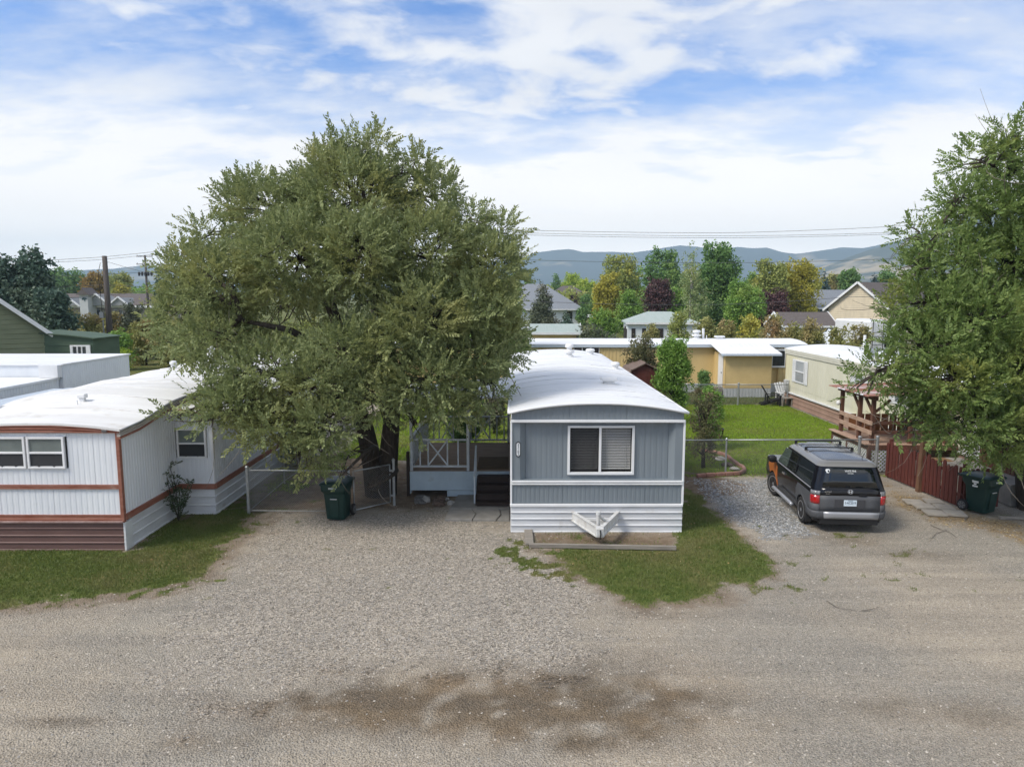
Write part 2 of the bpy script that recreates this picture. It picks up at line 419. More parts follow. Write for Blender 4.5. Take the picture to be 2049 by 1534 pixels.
def masks(X, Y):
    n1 = vnoise(X, Y, .55, 4)-.5; n2 = vnoise(X+31, Y+7, 2.3, 3)-.5; n3 = vnoise(X+5, Y+51, 6.5, 2)-.5
    w = n1*.55+n2*.50+n3*.42
    g = ramp(sdist(LAWN_LEFT, X, Y)+w*1.7, -.30, .60)*(.9+n2*.3)
    gm = ramp(sdist(LAWN_MID, X, Y)+w*.8, -.22, .42)
    sp = ramp(sdist(LAWN_SPARSE, X, Y)+n2*.9+n3*1.1-.28, 0, .2)*.8
    bd = ramp(sdist(BED, X, Y), 0, .08)*np.clip(.33+n2*1.3, 0, 1)
    gm = gm*(1-ramp(sdist(BED, X, Y), 0, .08))+bd*.8
    gb = ramp(sdist(LAWN_BACK, X, Y)+w*.25, 0, .15)
    bare = ramp(sdist(DIRT_BED, X, Y)+w*.3, 0, .2)
    gb = gb*(1-bare*.9)
    gd = ramp(sdist(LAWN_DECK, X, Y)+w*.6, 0, .3)
    sy = ramp(sdist(SIDE_YARD, X, Y)+w*.7, 0, .3)
    gs = sy*ramp(n1+n2*.6-(X+6.3)*.22, .02, .35)*.7
    gy = ramp(Y+w*1.5, 38.0, 38.5)*np.clip(.72+n1*.8, 0, 1)
    gl = ramp(-X+w*2, 8.6, 9.4)*ramp(Y+w, 16.5, 18.5)*.8
    strip = ramp(.30-np.abs(Y-22.9)+w*.5, 0, .2)*ramp(X, 4.3, 5)*.45
    weeds = ramp(vnoise(X+70, Y, 1.6, 2)+n3*.5, .80, .90)*ramp(Y, 12, 14)*.5
    grass = np.clip(np.maximum.reduce([g, gm, sp, gb, gd, gs, gy, gl, strip, weeds]), 0, 1)
    gravel = ramp(sdist(GRAVEL, X, Y)+w*3.6, -1.4, 1.5)
    coarse = ramp(sdist(COARSE, X, Y)+w*1.3, -.2, .45)
    litter = ramp(sdist(LITTER, X, Y)+w*1.3, -.2, .5)
    def blob(px, py, rx, ry, amp):
        c = G(px, py); return amp*np.exp(-(((X-c.x)/rx)**2+((Y-c.y)/ry)**2)**1.2)
    damp = sum(blob(*b) for b in [(1000,1360,2.4,.62,1.0),(1130,1400,2.2,.60,1.0),(820,1420,2.6,.50,.95),(640,1390,1.5,.4,.7),(1210,1455,1.3,.5,.95),(760,1400,1.1,.25,.5),
               (1040,1455,1.8,.40,.75),(700,1345,1.2,.25,.55),(1330,1400,1.2,.3,.5),(420,1480,1.0,.25,.4),(1500,1440,1.2,.25,.35),(120,1440,.5,.14,.7),(1850,1410,1.1,.22,.55),(1960,1440,.9,.25,.5),(1250,1320,.8,.4,.4),(1690,1080,1.2,.5,.5),(1850,1110,1.0,.35,.5),(1290,1225,1.2,.3,.45)])
    damp = np.clip(damp*(.80+n1*1.8+n2*1.7+n3*.9), 0, 1)
    soil = np.clip(np.maximum.reduce([sy*.95, bare, ramp(sdist(BED, X, Y), 0, .1)*.9, ramp(sdist(LAWN_MID, X, Y)+w*1.2, -.40, .1)*.8, ramp(sdist(LAWN_LEFT, X, Y)+w*1.4, -.55, 0)*.7,
              ramp(-np.hypot((X+3.3)/1.8, (Y-20.2)/1.6)+1+w, 0, .4)*.9]), 0, 1)
    return grass, gravel, coarse, litter, damp, soil

gx = np.arange(-17, 20.01, .14); gy_ = np.arange(4.0, 46.01, .14)
GX, GY = np.meshgrid(gx, gy_)
mk = masks(GX, GY)
edge = np.minimum.reduce([GX-gx[0], gx[-1]-GX, GY-gy_[0], gy_[-1]-GY])
GZ = ((vnoise(GX, GY, .8, 3)-.5)*.045-.02)*ramp(edge, 0, 1.5)
nx, ny = len(gx), len(gy_)
Vg = np.stack([GX, GY, GZ], -1).reshape(-1, 3)
ii = (np.arange(ny-1)[:, None]*nx+np.arange(nx-1)[None, :]).ravel()
Fg = np.stack([ii, ii+1, ii+nx+1, ii+nx], -1)
BIG = 5050.0
oc = [(-BIG,-BIG),(BIG,-BIG),(BIG,BIG),(-BIG,BIG)]
ic = [0, nx-1, nx*ny-1, nx*(ny-1)]
n0 = len(Vg)
Vg = np.vstack([Vg, [[x, y, 0] for x, y in oc]])
Fo = np.array([[n0+k, n0+(k+1) % 4, ic[(k+1) % 4], ic[k]] for k in range(4)])
gm_ = bpy.data.materials.new('gravel_ground'); gm_.use_nodes = True
nt = gm_.node_tree; nd = nt.nodes; lk = nt.links; bs = nd['Principled BSDF']
bs.inputs['Roughness'].default_value = .95; bs.inputs['Specular IOR Level'].default_value = .15
geo = nd.new('ShaderNodeNewGeometry')
def att(nm):
    a = nd.new('ShaderNodeAttribute'); a.attribute_name = nm; return a
A1, A2 = att('cover'), att('wear')
s1 = nd.new('ShaderNodeSeparateColor'); lk.new(A1.outputs['Color'], s1.inputs[0])
s2 = nd.new('ShaderNodeSeparateColor'); lk.new(A2.outputs['Color'], s2.inputs[0])
def gnoise(sc, dt=5, st=(1,1,1), ro=.6):
    mp = nd.new('ShaderNodeMapping'); lk.new(geo.outputs['Position'], mp.inputs[0]); mp.inputs['Scale'].default_value = st
    n = nd.new('ShaderNodeTexNoise'); lk.new(mp.outputs[0], n.inputs['Vector']); n.inputs['Scale'].default_value = sc; n.inputs['Detail'].default_value = dt; n.inputs['Roughness'].default_value = ro
    return n.outputs[0]
def grmp(x, a, b, c=0., d=1.):
    r = nd.new('ShaderNodeMapRange'); lk.new(x, r.inputs[0])
    for i, q in enumerate((a, b, c, d)): r.inputs[i+1].default_value = q
    return r.outputs[0]
def gmix(f, a, b, bt='MIX'):
    x = nd.new('ShaderNodeMix'); x.data_type = 'RGBA'; x.blend_type = bt
    if isinstance(f, (int, float)): x.inputs[0].default_value = f
    else: lk.new(f, x.inputs[0])
    for i, q in ((6, a), (7, b)):
        if isinstance(q, tuple): x.inputs[i].default_value = (*q, 1)
        else: lk.new(q, x.inputs[i])
    return x.outputs[2]
def gmath(op, a, b):
    n = nd.new('ShaderNodeMath'); n.operation = op; n.use_clamp = True
    for i, q in enumerate((a, b)):
        if isinstance(q, (int, float)): n.inputs[i].default_value = q
        else: lk.new(q, n.inputs[i])
    return n.outputs[0]
def stones(sc):
    v = nd.new('ShaderNodeTexVoronoi'); v.inputs['Scale'].default_value = sc; lk.new(geo.outputs['Position'], v.inputs['Vector'])
    cr = nd.new('ShaderNodeValToRGB'); sp = nd.new('ShaderNodeSeparateColor'); lk.new(v.outputs['Color'], sp.inputs[0]); lk.new(sp.outputs[0], cr.inputs[0])
    e = cr.color_ramp.elements
    e[0].position = 0; e[0].color = (.085,.075,.062,1); e[1].position = 1; e[1].color = (.60,.53,.43,1)
    for p, c in ((.25,(.21,.188,.158,1)),(.5,(.40,.352,.285,1)),(.7,(.30,.29,.275,1)),(.85,(.52,.455,.375,1))):
        q = e.new(p); q.color = c
    return cr.outputs[0], v.outputs['Distance']
st_c, st_d = stones(34); st2_c, st2_d = stones(75)
dirt = gmix(grmp(gnoise(.7, 6, (.6,1.5,1)), .35, .65), (.50,.42,.305), (.35,.295,.22))
dirt = gmix(grmp(gnoise(9, 5), .45, .7), dirt, (.49,.415,.31))
trk = grmp(gnoise(1.0, 6, (.10,1.6,1)), .42, .60)
dirt = gmix(trk, dirt, (.31,.262,.195))
dirt = gmix(grmp(gnoise(.28, 4), .42, .60), dirt, gmix(1.0, dirt, (.70,.76,.84), 'MULTIPLY'))
dirt = gmix(.50, dirt, st2_c)
gravelcol = gmix(.72, dirt, st_c)
thr = gnoise(1.6, 6)
gsel = grmp(gmath('SUBTRACT', gmath('ADD', s1.outputs[1], .32), thr), .02, .35)
base = gmix(gsel, dirt, gravelcol)
grey = gmix(1.0, st_c, (.80,.86,.92), 'MULTIPLY')
base = gmix(s1.outputs[2], base, grey)
soilc = gmix(grmp(gnoise(4, 6), .35, .65), (.15,.105,.068), (.225,.165,.11))
base = gmix(gmath('MULTIPLY', s2.outputs[2], grmp(gnoise(2.2, 6), .25, .5, .45, 1)), base, soilc)
lit = gmix(grmp(gnoise(26, 4), .42, .6), (.155,.115,.065), (.36,.255,.13))
base = gmix(gmath('MULTIPLY', s2.outputs[0], .85), base, lit)
wet = gmix(grmp(gnoise(1.2, 5), .3, .7), (.40,.37,.34), (.58,.48,.37))
base = gmix(gmath('MULTIPLY', s2.outputs[1], .95), base, gmix(1.0, base, wet, 'MULTIPLY'))
tg = gnoise(5, 6)
turf = gmix(grmp(tg, .35, .65), (.070,.105,.022), (.135,.160,.042))
turf = gmix(grmp(gnoise(.55, 5), .42, .62), turf, (.17,.155,.06))
gfac = grmp(gmath('SUBTRACT', gmath('ADD', s1.outputs[0], .28), gnoise(7, 5)), .05, .30)
# beyond the surveyed yard the ground is dry grass
base = gmix(gfac, base, turf)
lk.new(base, bs.inputs['Base Color'])
bp = nd.new('ShaderNodeBump'); bp.inputs['Strength'].default_value = .85; bp.inputs['Distance'].default_value = .03
lk.new(gmath('ADD', gmath('MULTIPLY', st_d, 1.0), gmath('MULTIPLY', gnoise(30, 6), .5)), bp.inputs['Height']); lk.new(bp.outputs[0], bs.inputs['Normal'])
ground = np_mesh('ground', Vg, np.vstack([Fg, Fo]), gm_, smooth=True)
ground['kind'] = 'structure'; ground['label'] = 'tan dirt and gravel ground with worn lawns'
for nm, chans, dflt in (('cover', mk[0:3], (.9,0,0)), ('wear', mk[3:6], (0,0,0))):
    a = ground.data.attributes.new(nm, 'FLOAT_COLOR', 'POINT')
    arr = np.ones((len(Vg), 4), np.float32)
    for c in range(3): arr[:n0, c] = chans[c].ravel(); arr[n0:, c] = dflt[c]
    a.data.foreach_set('color', arr.ravel())
def gz_at(X, Y):
    i = np.clip(np.round((Y-gy_[0])/.14).astype(int), 0, ny-1); j = np.clip(np.round((X-gx[0])/.14).astype(int), 0, nx-1)
    return GZ[i, j]

# ------------------------------------------------------------------ loose stones (uncountable)
def scatter_stones(name, n, prob, size, mat, region, seed):
    r = np.random.default_rng(seed); x0, x1, y0, y1 = region
    X, Y = r.uniform(x0, x1, n*3), y0+(y1-y0)*r.random(n*3)**1.25
    vis = np.abs(X) < .735*Y+.6
    X, Y = X[vis], Y[vis]
    keep = r.random(len(X)) < prob(X, Y)
    X, Y = X[keep][:n], Y[keep][:n]; n = len(X)
    s = size[0]+(size[1]-size[0])*r.random(n)**2.2
    a = r.random(n)*6.28; ca, sa = np.cos(a), np.sin(a)
    base = np.array([[1,0,0],[0,1,0],[-1,0,0],[0,-1,0],[0,0,1]], float)
    Vs = base[None]+r.uniform(-.35, .35, (n, 5, 3))
    Vs *= s[:, None, None]*np.array([1, .75, .62]); Vs[:, :4, 2] *= .6
    x = Vs[..., 0]*ca[:, None]-Vs[..., 1]*sa[:, None]; y = Vs[..., 0]*sa[:, None]+Vs[..., 1]*ca[:, None]
    P = np.stack([x+X[:, None], y+Y[:, None], Vs[..., 2]+gz_at(X, Y)[:, None]+.002], -1).reshape(-1, 3)
    F = (np.array([[0,1,4],[1,2,4],[2,3,4],[3,0,4]])[None]+np.arange(n)[:, None, None]*5).reshape(-1, 3)
    o = np_mesh(name, P, F, mat); o['kind'] = 'stuff'; return o
def stonemat(name, cols):
    m = bpy.data.materials.new(name); m.use_nodes = True; nd = m.node_tree.nodes; lk = m.node_tree.links
    g = nd.new('ShaderNodeNewGeometry'); cr = nd.new('ShaderNodeValToRGB'); lk.new(g.outputs['Random Per Island'], cr.inputs[0])
    e = cr.color_ramp.elements; e[0].color = (*cols[0], 1); e[1].color = (*cols[-1], 1)
    for i, c in enumerate(cols[1:-1]): q = e.new((i+1)/(len(cols)-1)); q.color = (*c, 1)
    b = nd['Principled BSDF']; b.inputs['Roughness'].default_value = .9; b.inputs['Specular IOR Level'].default_value = .2; lk.new(cr.outputs[0], b.inputs['Base Color'])
    return m
tan_stone = stonemat('tan_gravel', [(.10,.093,.082),(.24,.213,.178),(.40,.35,.285),(.29,.28,.262),(.46,.405,.335),(.57,.52,.45)])
grey_stone = stonemat('grey_gravel', [(.10,.105,.11),(.22,.23,.235),(.32,.325,.32),(.27,.26,.245),(.52,.52,.50)])
def p_tan(X, Y):
    g, gr, co, li, da, so = masks(X, Y); return np.clip(.10+gr*.9, 0, 1)*(1-np.clip(g*1.5, 0, 1))*(1-so*.75)*(1-co)*(1-.9*da)
def p_grey(X, Y):
    g, gr, co, li, da, so = masks(X, Y); return co*(1-np.clip(g*1.5, 0, 1))
scatter_stones('gravel', 95000, p_tan, (.008, .026), tan_stone, (-14, 15, 7.6, 20), 11)['label'] = 'loose tan gravel over the drive'
scatter_stones('gravel', 14000, p_grey, (.014, .042), grey_stone, (4, 12, 15, 23.5), 12)['label'] = 'coarse grey gravel beside the parked car'
def p_leaf(X, Y):
    g, gr, co, li, da, so = masks(X, Y); return np.clip(li*.9+so*.06*(Y > 15), 0, 1)
fallen = stonemat('fallen_leaf', [(.12,.08,.035),(.26,.17,.07),(.38,.27,.12),(.20,.15,.08),(.44,.36,.20)])
scatter_stones('leaf_litter', 9000, p_leaf, (.018, .04), fallen, (-9, 16, 13, 24), 13)['label'] = 'dry fallen leaves and twigs on the dirt'

# ------------------------------------------------------------------ grass blades (uncountable)
def scatter_grass(name, n, region, hgt, w, mat, seed, poly=None, mult=1.0):
    r = np.random.default_rng(seed); x0, x1, y0, y1 = region
    X, Y = r.uniform(x0, x1, n), r.uniform(y0, y1, n)
    keep = r.random(n) < np.clip(masks(X, Y)[0]*mult, 0, 1)**1.3
    if poly is not None: keep &= sdist(poly, X, Y) > -.6
    X, Y = X[keep], Y[keep]; n = len(X)
    a = r.random(n)*6.28; h = hgt*(.5+r.random(n)*.9); ln = r.uniform(.2, .9, n)*h; la = r.random(n)*6.28
    z = gz_at(X, Y)-.004
    dx, dy = np.cos(a)*w, np.sin(a)*w
    P = np.stack([np.stack([X-dx, Y-dy, z], -1), np.stack([X+dx, Y+dy, z], -1), np.stack([X+np.cos(la)*ln, Y+np.sin(la)*ln, z+h], -1)], 1).reshape(-1, 3)
    o = np_mesh(name, P, np.arange(3*n).reshape(-1, 3), mat); o['kind'] = 'stuff'; return o
grass_dull = leafmat('dull_grass', (.090,.140,.024), (.180,.215,.060), (.22,.20,.085), tl=.3, c3lo=.48, c3hi=.75, c3s=.8)
grass_bright = leafmat('bright_grass', (.20,.34,.016), (.32,.46,.04), (.31,.34,.07), tl=.35, c3lo=.5, c3hi=.8, c3s=.35)
scatter_grass('lawn_grass', 150000, (-15, -6.5, 12.6, 20.5), .050, .008, grass_dull, 21, LAWN_LEFT)['label'] = 'mown grass in front of the white trailer'
scatter_grass('lawn_grass', 110000, (-.5, 9.5, 13.0, 20.6), .050, .008, grass_dull, 22)['label'] = 'mown grass beside the blue trailer'
scatter_grass('lawn_grass', 110000, (4.4, 15, 22.6, 38.2), .055, .013, grass_bright, 23)['label'] = 'bright green lawn behind the chain link fence'
scatter_grass('lawn_grass', 50000, (-8, 0, 20.5, 38.2), .065, .014, grass_bright, 24)['label'] = 'bright green grass behind the deck'
scatter_grass('lawn_grass', 40000, (4, 20, 38.2, 43), .09, .018, grass_dull, 25)['label'] = 'dry grass in front of the yellow trailer'

# ------------------------------------------------------------------ hills (far terrain, real distance)
def ridge(keys, pxs): return np.interp(pxs, [k[0] for k in keys], [k[1] for k in keys])
def hill(name, keys, D, width, mat, px0, px1, label, seed, npx=220, nr=26, rough=10):
    pxs = np.linspace(px0, px1, npx); top = ridge(keys, pxs)
    azs = np.arctan2((pxs-1024.5), FPX*math.cos(PITCH)+177*math.sin(PITCH))
    hor = 590.0
    hz = (hor-top)/FPX*D/np.cos(azs)*1.0+CAM_Z
    us = np.linspace(0, 1, nr)
    A, U = np.meshgrid(azs, us); H = np.meshgrid(hz, us)[0]
    prof = np.where(U < .62, np.clip(U/.62, 0, 1)**1.25, np.clip((1-U)/.38, 0, 1)**1.1)
    rad = D-width*.62+width*U
    Xh, Yh = rad*np.sin(A), rad*np.cos(A)
    nn = (vnoise(Xh, Yh, 1/420., 4)-.5)*2
    Zh = H*prof*(1+nn*.22*np.sin(np.pi*np.clip(U/.62, 0, 1))*(U < .62))+(vnoise(Xh, Yh, 1/90., 3)-.5)*rough*prof
    Zh[0] = -.5; Zh[-1] = -.5
    P = np.stack([Xh, Yh, Zh], -1).reshape(-1, 3)
    q = (np.arange(nr-1)[:, None]*npx+np.arange(npx-1)[None]).ravel()
    o = np_mesh(name, P, np.stack([q, q+1, q+npx+1, q+npx], -1), mat, smooth=True); o['kind'] = 'structure'; o['label'] = label
    return o
forest = M('forested_hill', (.012,.030,.026), (.026,.046,.032), scale=.012, rough=.95, c3=(.30,.24,.14), c3scale=.0022, c3lo=.60, c3hi=.66, bump=.0)
dryhill = M('dry_grass_hill', (.030,.045,.026), (.060,.070,.040), scale=.02, rough=.95, c3=(.36,.29,.18), c3scale=.0065, c3lo=.50, c3hi=.60)
hill('hills', [(-900,552),(-300,560),(0,560),(60,556),(140,553),(230,549),(290,541),(340,545),(420,555),(700,558),(1000,560)], 4400, 900, forest, -900, 1010, 'faint pale blue hills far on the left horizon', 1)
hill('hills', [(600,575),(860,545),(980,522),(1040,518),(1068,505),(1110,500),(1140,499),(1165,505),(1200,505),(1225,504),(1262,507),(1300,503),(1330,498),(1355,494.5),(1385,497),(1430,505),(1470,501),(1500,505),(1530,504),(1560,513),(1590,518),(1630,514),(1680,509),(1720,513),(1760,508),(1830,500),(1900,497),(2100,500),(2600,520)], 4100, 1900, forest, 600, 2700, 'blue forested hills along the horizon', 2, rough=6)
hill('hills', [(1480,580),(1600,552),(1690,528),(1740,517),(1790,507),(1850,494),(1900,478),(1960,468),(2100,455),(2300,450),(2700,480)], 2600, 1300, dryhill, 1480, 2800, 'nearer slope with dry grass patches on the right', 3, npx=160, rough=14)
# ------------------------------------------------------------------ shared pieces for the trailers
def arch_roof(name, x0, x1, y0, y1, zedge, rise, mat, parent, over=.07, ny=34, nxr=16, th=.05, lump=.012, zfun=None, seed=1, axis='y'):
    r = np.random.default_rng(seed); bt = B(); rows = []
    for j in range(ny+1):
        y = y0+(y1-y0)*j/ny; row = []
        dz = zfun(y) if zfun else 0
        for i in range(nxr+1):
            t = i/nxr; x = x0-over+(x1-x0+2*over)*t
            s = 2*t-1
            z = zedge+dz+rise*(1-abs(s)**2.2)
            if 0 < i < nxr: z += lump*float(vnoise(np.array([x*1.0+seed*3.3]), np.array([y*1.0]), .9, 3)[0]-.5)*2*min(1, 4*min(t, 1-t))
            row.append((x, y, z) if axis == 'y' else (y, x, z))
        rows.append(row)
    n = nxr+1
    top = [p for row in rows for p in row]; bot = [(p[0], p[1], p[2]-th) for p in top]
    m = len(top); fs = []
    for j in range(ny):
        for i in range(nxr):
            q = j*n+i; fs += [(q, q+1, q+n+1, q+n), (m+q, m+q+n, m+q+n+1, m+q+1)]
    for j in range(ny):
        q = j*n; fs.append((q, q+n, m+q+n, m+q)); q = j*n+nxr; fs.append((q, m+q, m+q+n, q+n))
    for i in range(nxr): fs.append((i, m+i, m+i+1, i+1)); q = ny*n+i; fs.append((q, q+1, m+q+1, m+q))
    bt.add(top+bot, fs)
    o = bt.build(name, mat, parent, smooth=True)
    o.data.set_sharp_from_angle(angle=R(50)); return o
def roof_vent(parent, x, y, z, kind, sc=1.0):
    b = B()
    if kind == 'stack':
        b.lathe([(.20*sc,0),(.20*sc,.07),(.13*sc,.09),(.13*sc,.16),(.21*sc,.18),(.23*sc,.24),(.21*sc,.29),(.12*sc,.31),(.12*sc,.40),(.19*sc,.42),(.19*sc,.50),(.15*sc,.56),(.03,.58)], (x,y,z), 16)
    elif kind == 'cap':
        b.lathe([(.16*sc,0),(.14*sc,.12),(.20*sc,.14),(.22*sc,.20),(.17*sc,.26),(.02,.28)], (x,y,z), 16)
    elif kind == 'hood':
        b.box(x-.16*sc,x+.16*sc,y-.13*sc,y+.13*sc,z-.03,z+.10); b.box(x-.24*sc,x+.24*sc,y-.19*sc,y+.19*sc,z+.10,z+.20)
    elif kind == 'pipe':
        b.tube([(x,y,z-.05),(x,y,z+.34*sc)], .04*sc, 10)
    return b.build('roof_vent', white_paint, parent, bev=.015 if kind == 'hood' else 0)
def lap_boards(parent, p0, p1, z0, z1, n, nrm, mat, name='skirting_board', lip=.028, th=.03):
    """overlapping horizontal laps, each a part"""
    p0, p1, nm = Vector((*p0,0)), Vector((*p1,0)), Vector((*nrm,0)).normalized()
    h = (z1-z0)/n
    for i in range(n):
        a, c = z0+h*i, z0+h*(i+1)-.004
        prof = [(-th, a), (lip*.35, a), (lip, a+h*.06), (lip, a+h*.16), (lip*.25, a+h*.26), (lip*.15, c), (-th, c)]
        b = B(); b.prism(prof, lambda d, z: tuple(p0+nm*d+Vector((0,0,z))), lambda d, z: tuple(p1+nm*d+Vector((0,0,z))))
        b.build(name, mat, parent)
def bar(parent, name, mat, p0, p1, w, h, bev=.006, up=(0,0,1)):
    return B().beam(p0, p1, w, h, up).build(name, mat, parent, bev=bev)

# ------------------------------------------------------------------ blue trailer
YB, WB, YE = 17.30, 4.25, 34.4
blue = thing('mobile_home', 'blue grey mobile home with white arched roof and hitch facing the drive', 'mobile home', (WB/2, (YB+YE)/2, 0))
yr = YB+.14                                          # recessed middle of the front wall
SEAM = [.34, 1.27, 2.30, 3.33, 3.91]
zt_arc = lambda x: 3.03+.22*(1-abs(2*x/WB-1)**2.2)
# upper fascia panels under the roof arc
for i, (a, c) in enumerate([(0,1.42),(1.42,2.83),(2.83,WB)]):
    B().ribwall((a+.003,YB-.02), (c-.003,YB-.02), 2.84, 3.0, (0,-1), .135, .005, .10, ztop=(lambda t, a=a, c=c: zt_arc(a+(c-a)*t)-.01)).build('fascia_panel', blue_siding, blue)
# fascia tops follow the arc at their ends only, so a closing strip sits behind
B().prism([(x, zt_arc(x)-.012) for x in np.linspace(0.01, WB-.01, 17)]+[(WB-.01,2.8),(.01,2.8)], lambda x,z:(x,YB+.0,z), lambda x,z:(x,YB+.10,z)).build('gable_panel', blue_siding, blue)
bar(blue, 'trim_strip', white_paint, (-.03,YB-.045,2.815), (WB+.03,YB-.045,2.815), .05, .065)
# recessed siding panels around the window
WX0, WX1, WZ0, WZ1 = 1.42, 3.03, 1.46, 2.64
for a, c in zip(SEAM[:-1], SEAM[1:]):
    for z0, z1 in ((1.32,WZ0),(WZ0,WZ1),(WZ1,2.79)):
        lo, hi = a, c
        if z0 == WZ0:
            if lo >= WX0 and hi <= WX1: continue
            if lo < WX0 < hi: hi = WX0
            elif lo < WX1 < hi: lo = WX1
        if hi-lo < .03: continue
        B().ribwall((lo+.002,yr), (hi-.002,yr), z0, z1, (0,-1), .135, .0045, .08).build('siding_panel', blue_siding, blue)
# side wings stand proud and slope back to the recessed wall
for x0, x1, s in ((.0,.34,1),(WB,WB-.34,-1)):
    B().prism([(x0,YB),(x0+s*.20,YB),(x1,yr+.01),(x1,yr+.10),(x0,yr+.10)], lambda x,y:(x,y,1.32), lambda x,y:(x,y,2.79)).build('corner_wing', blue_siding, blue)
bar(blue, 'trim_strip', white_paint, (-.01,YB-.03,1.285), (WB+.01,YB-.03,1.285), .05, .045)
bar(blue, 'trim_strip', white_paint, (-.01,YB-.025,1.225), (WB+.01,YB-.025,1.225), .045, .045)
for a, c in ((.0,1.27),(1.27,2.30),(2.30,3.33),(3.33,WB)):
    B().ribwall((a+.002,YB), (c-.002,YB), .72, 1.20, (0,-1), .12, .005, .08).build('siding_panel', blue_siding, blue)
B().prism([(0,1.197),(0,1.32),(.3,1.32),(.3,1.197)], lambda d,z:(0.02,YB+d,z), lambda d,z:(WB-.02,YB+d,z)).build('belt_rail', blue_siding, blue)
for x in (-.045, WB-.005): B().box(x, x+.05, YB-.03, YB+.05, .70, 2.80).build('corner_trim', white_paint, blue, bev=.006)
# side and back walls
for x, nx_ in ((0,-1),(WB,1)):
    k = 9
    for i in range(k):
        a, c = YB+.05+(YE-YB-.05)*i/k, YB+.05+(YE-YB-.05)*(i+1)/k
        B().ribwall((x,a+.002), (x,c-.002), .70, 3.02, (nx_,0), .17, .009, .08).build('siding_panel', blue_siding, blue)
B().ribwall((0,YE), (WB,YE), .70, 3.04, (0,1), .17, .009, .08).build('siding_panel', blue_siding, blue)
arch_roof('roof', 0, WB, YB-.10, YE+.06, 3.055, .235, white_roof, blue, over=.075, ny=60, lump=.022, seed=4, th=.06)
# drip edge, rounded along the eaves
for x in (-.08, WB+.08): B().tube([(x,YB-.10,3.03),(x,YE+.05,3.03)], .035, 8).build('drip_edge', white_paint, blue, smooth=True)
arc = [(x, YB-.115, 3.03+.235*(1-abs(2*(x+.075)/(WB+.15)-1)**2.2)) for x in np.linspace(-.075, WB+.075, 19)]
B().tube(arc, .032, 8).build('drip_edge', white_paint, blue, smooth=True)
for k in range(1, 14):
    y = YB+k*1.22+.1*math.sin(k*2.3); B().tube([(x, y+.02*math.sin(x*3+k), 3.058+.235*(1-abs(2*(x+.075)/(WB+.15)-1)**2.2)) for x in np.linspace(-.06, WB+.06, 15)], .011, 5).build('roof_seam', white_roof, blue, smooth=True)
for px, py, kd, sc in ((1139,716,'stack',.95),(1181,706,'cap',1.0),(1231,732,'cap',.8),(1218,769,'hood',1.0)):
    p = G(px, py, 3.24); x = p.x; z = 3.055+.235*(1-abs(2*x/WB-1)**2.2)
    roof_vent(blue, p.x, p.y, z-.01, kd, sc)
# skirting
lap_boards(blue, (-.03,YB-.02), (WB+.02,YB-.02), -.03, .64, 4, (0,-1), white_skirt)
B().box(-.05,WB+.03,YB-.06,YB+.04,.64,.71).build('skirting_cap', white_paint, blue, bev=.01)
lap_boards(blue, (WB+.01,YE), (WB+.01,YB), -.03, .68, 4, (1,0), white_skirt)
lap_boards(blue, (-.01,YB), (-.01,YE), -.03, .68, 4, (-1,0), white_skirt)
# window
def window(parent, frame_pts, panes, mat_frame=white_paint):
    pass
wf = B(); fy = yr-.03
fw = .055
wf.box(WX0-.03,WX1+.03,fy-.03,yr+.04,WZ1-.02,WZ1+.035); wf.box(WX0-.03,WX1+.03,fy-.03,yr+.04,WZ0-.035,WZ0+.03)
wf.box(WX0-.03,WX0+.03,fy-.03,yr+.04,WZ0+.03,WZ1-.02); wf.box(WX1-.03,WX1+.03,fy-.03,yr+.04,WZ0+.03,WZ1-.02)
xm = (WX0+WX1)/2-.02; wf.box(xm-.03,xm+.03,fy-.02,yr+.03,WZ0+.03,WZ1-.02)
win = wf.build('window', white_paint, blue, bev=.005)
B().box(WX0+.035,xm-.03,yr-.012,yr-.004,WZ0+.03,WZ1-.02).build('insect_screen', M('front_screen',(.030,.030,.032),rough=.6,spec=.2), win)
sc_alpha = bpy.data.materials['front_screen']; sc_alpha.node_tree.nodes['Principled BSDF'].inputs['Alpha'].default_value = .38
gl = M('clear_window_glass',(.02,.025,.028),rough=.04,spec=.8); gl.node_tree.nodes['Principled BSDF'].inputs['Alpha'].default_value = .12
B().box(xm+.03,WX1-.03,yr+.004,yr+.010,WZ0+.03,WZ1-.02).build('pane', gl, win)
B().box(WX0+.03,xm-.03,yr+.010,yr+.016,WZ0+.03,WZ1-.02).build('pane', gl, win)
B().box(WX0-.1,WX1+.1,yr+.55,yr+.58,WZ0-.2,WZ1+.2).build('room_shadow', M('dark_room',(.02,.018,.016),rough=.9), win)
sl = None
for i in range(25):
    z = WZ0+.16+i*.0405
    for x0, x1, key in ((WX0+.05,xm-.05,0),(xm+.05,WX1-.05,1)):
        vs = [(x0,yr+.05,z-.011),(x1,yr+.05,z-.011),(x1,yr+.066,z+.011),(x0,yr+.066,z+.011)]
        B().add(vs+[(p[0],p[1],p[2]+.003) for p in vs], [(0,1,2,3),(7,6,5,4),(0,4,5,1),(1,5,6,2),(2,6,7,3),(3,7,4,0)]).build('blind_slat', blind_m, win)
for x0, x1 in ((WX0+.05,xm-.05),(xm+.05,WX1-.05)):
    B().box(x0,x1,yr+.045,yr+.09,WZ0+.09,WZ0+.13).build('blind_rail', blind_m, win)
    for x in (x0+.12, x1-.12): B().box(x-.004,x+.004,yr+.04,yr+.046,WZ0+.13,WZ1-.03).build('blind_cord', blind_m, win)
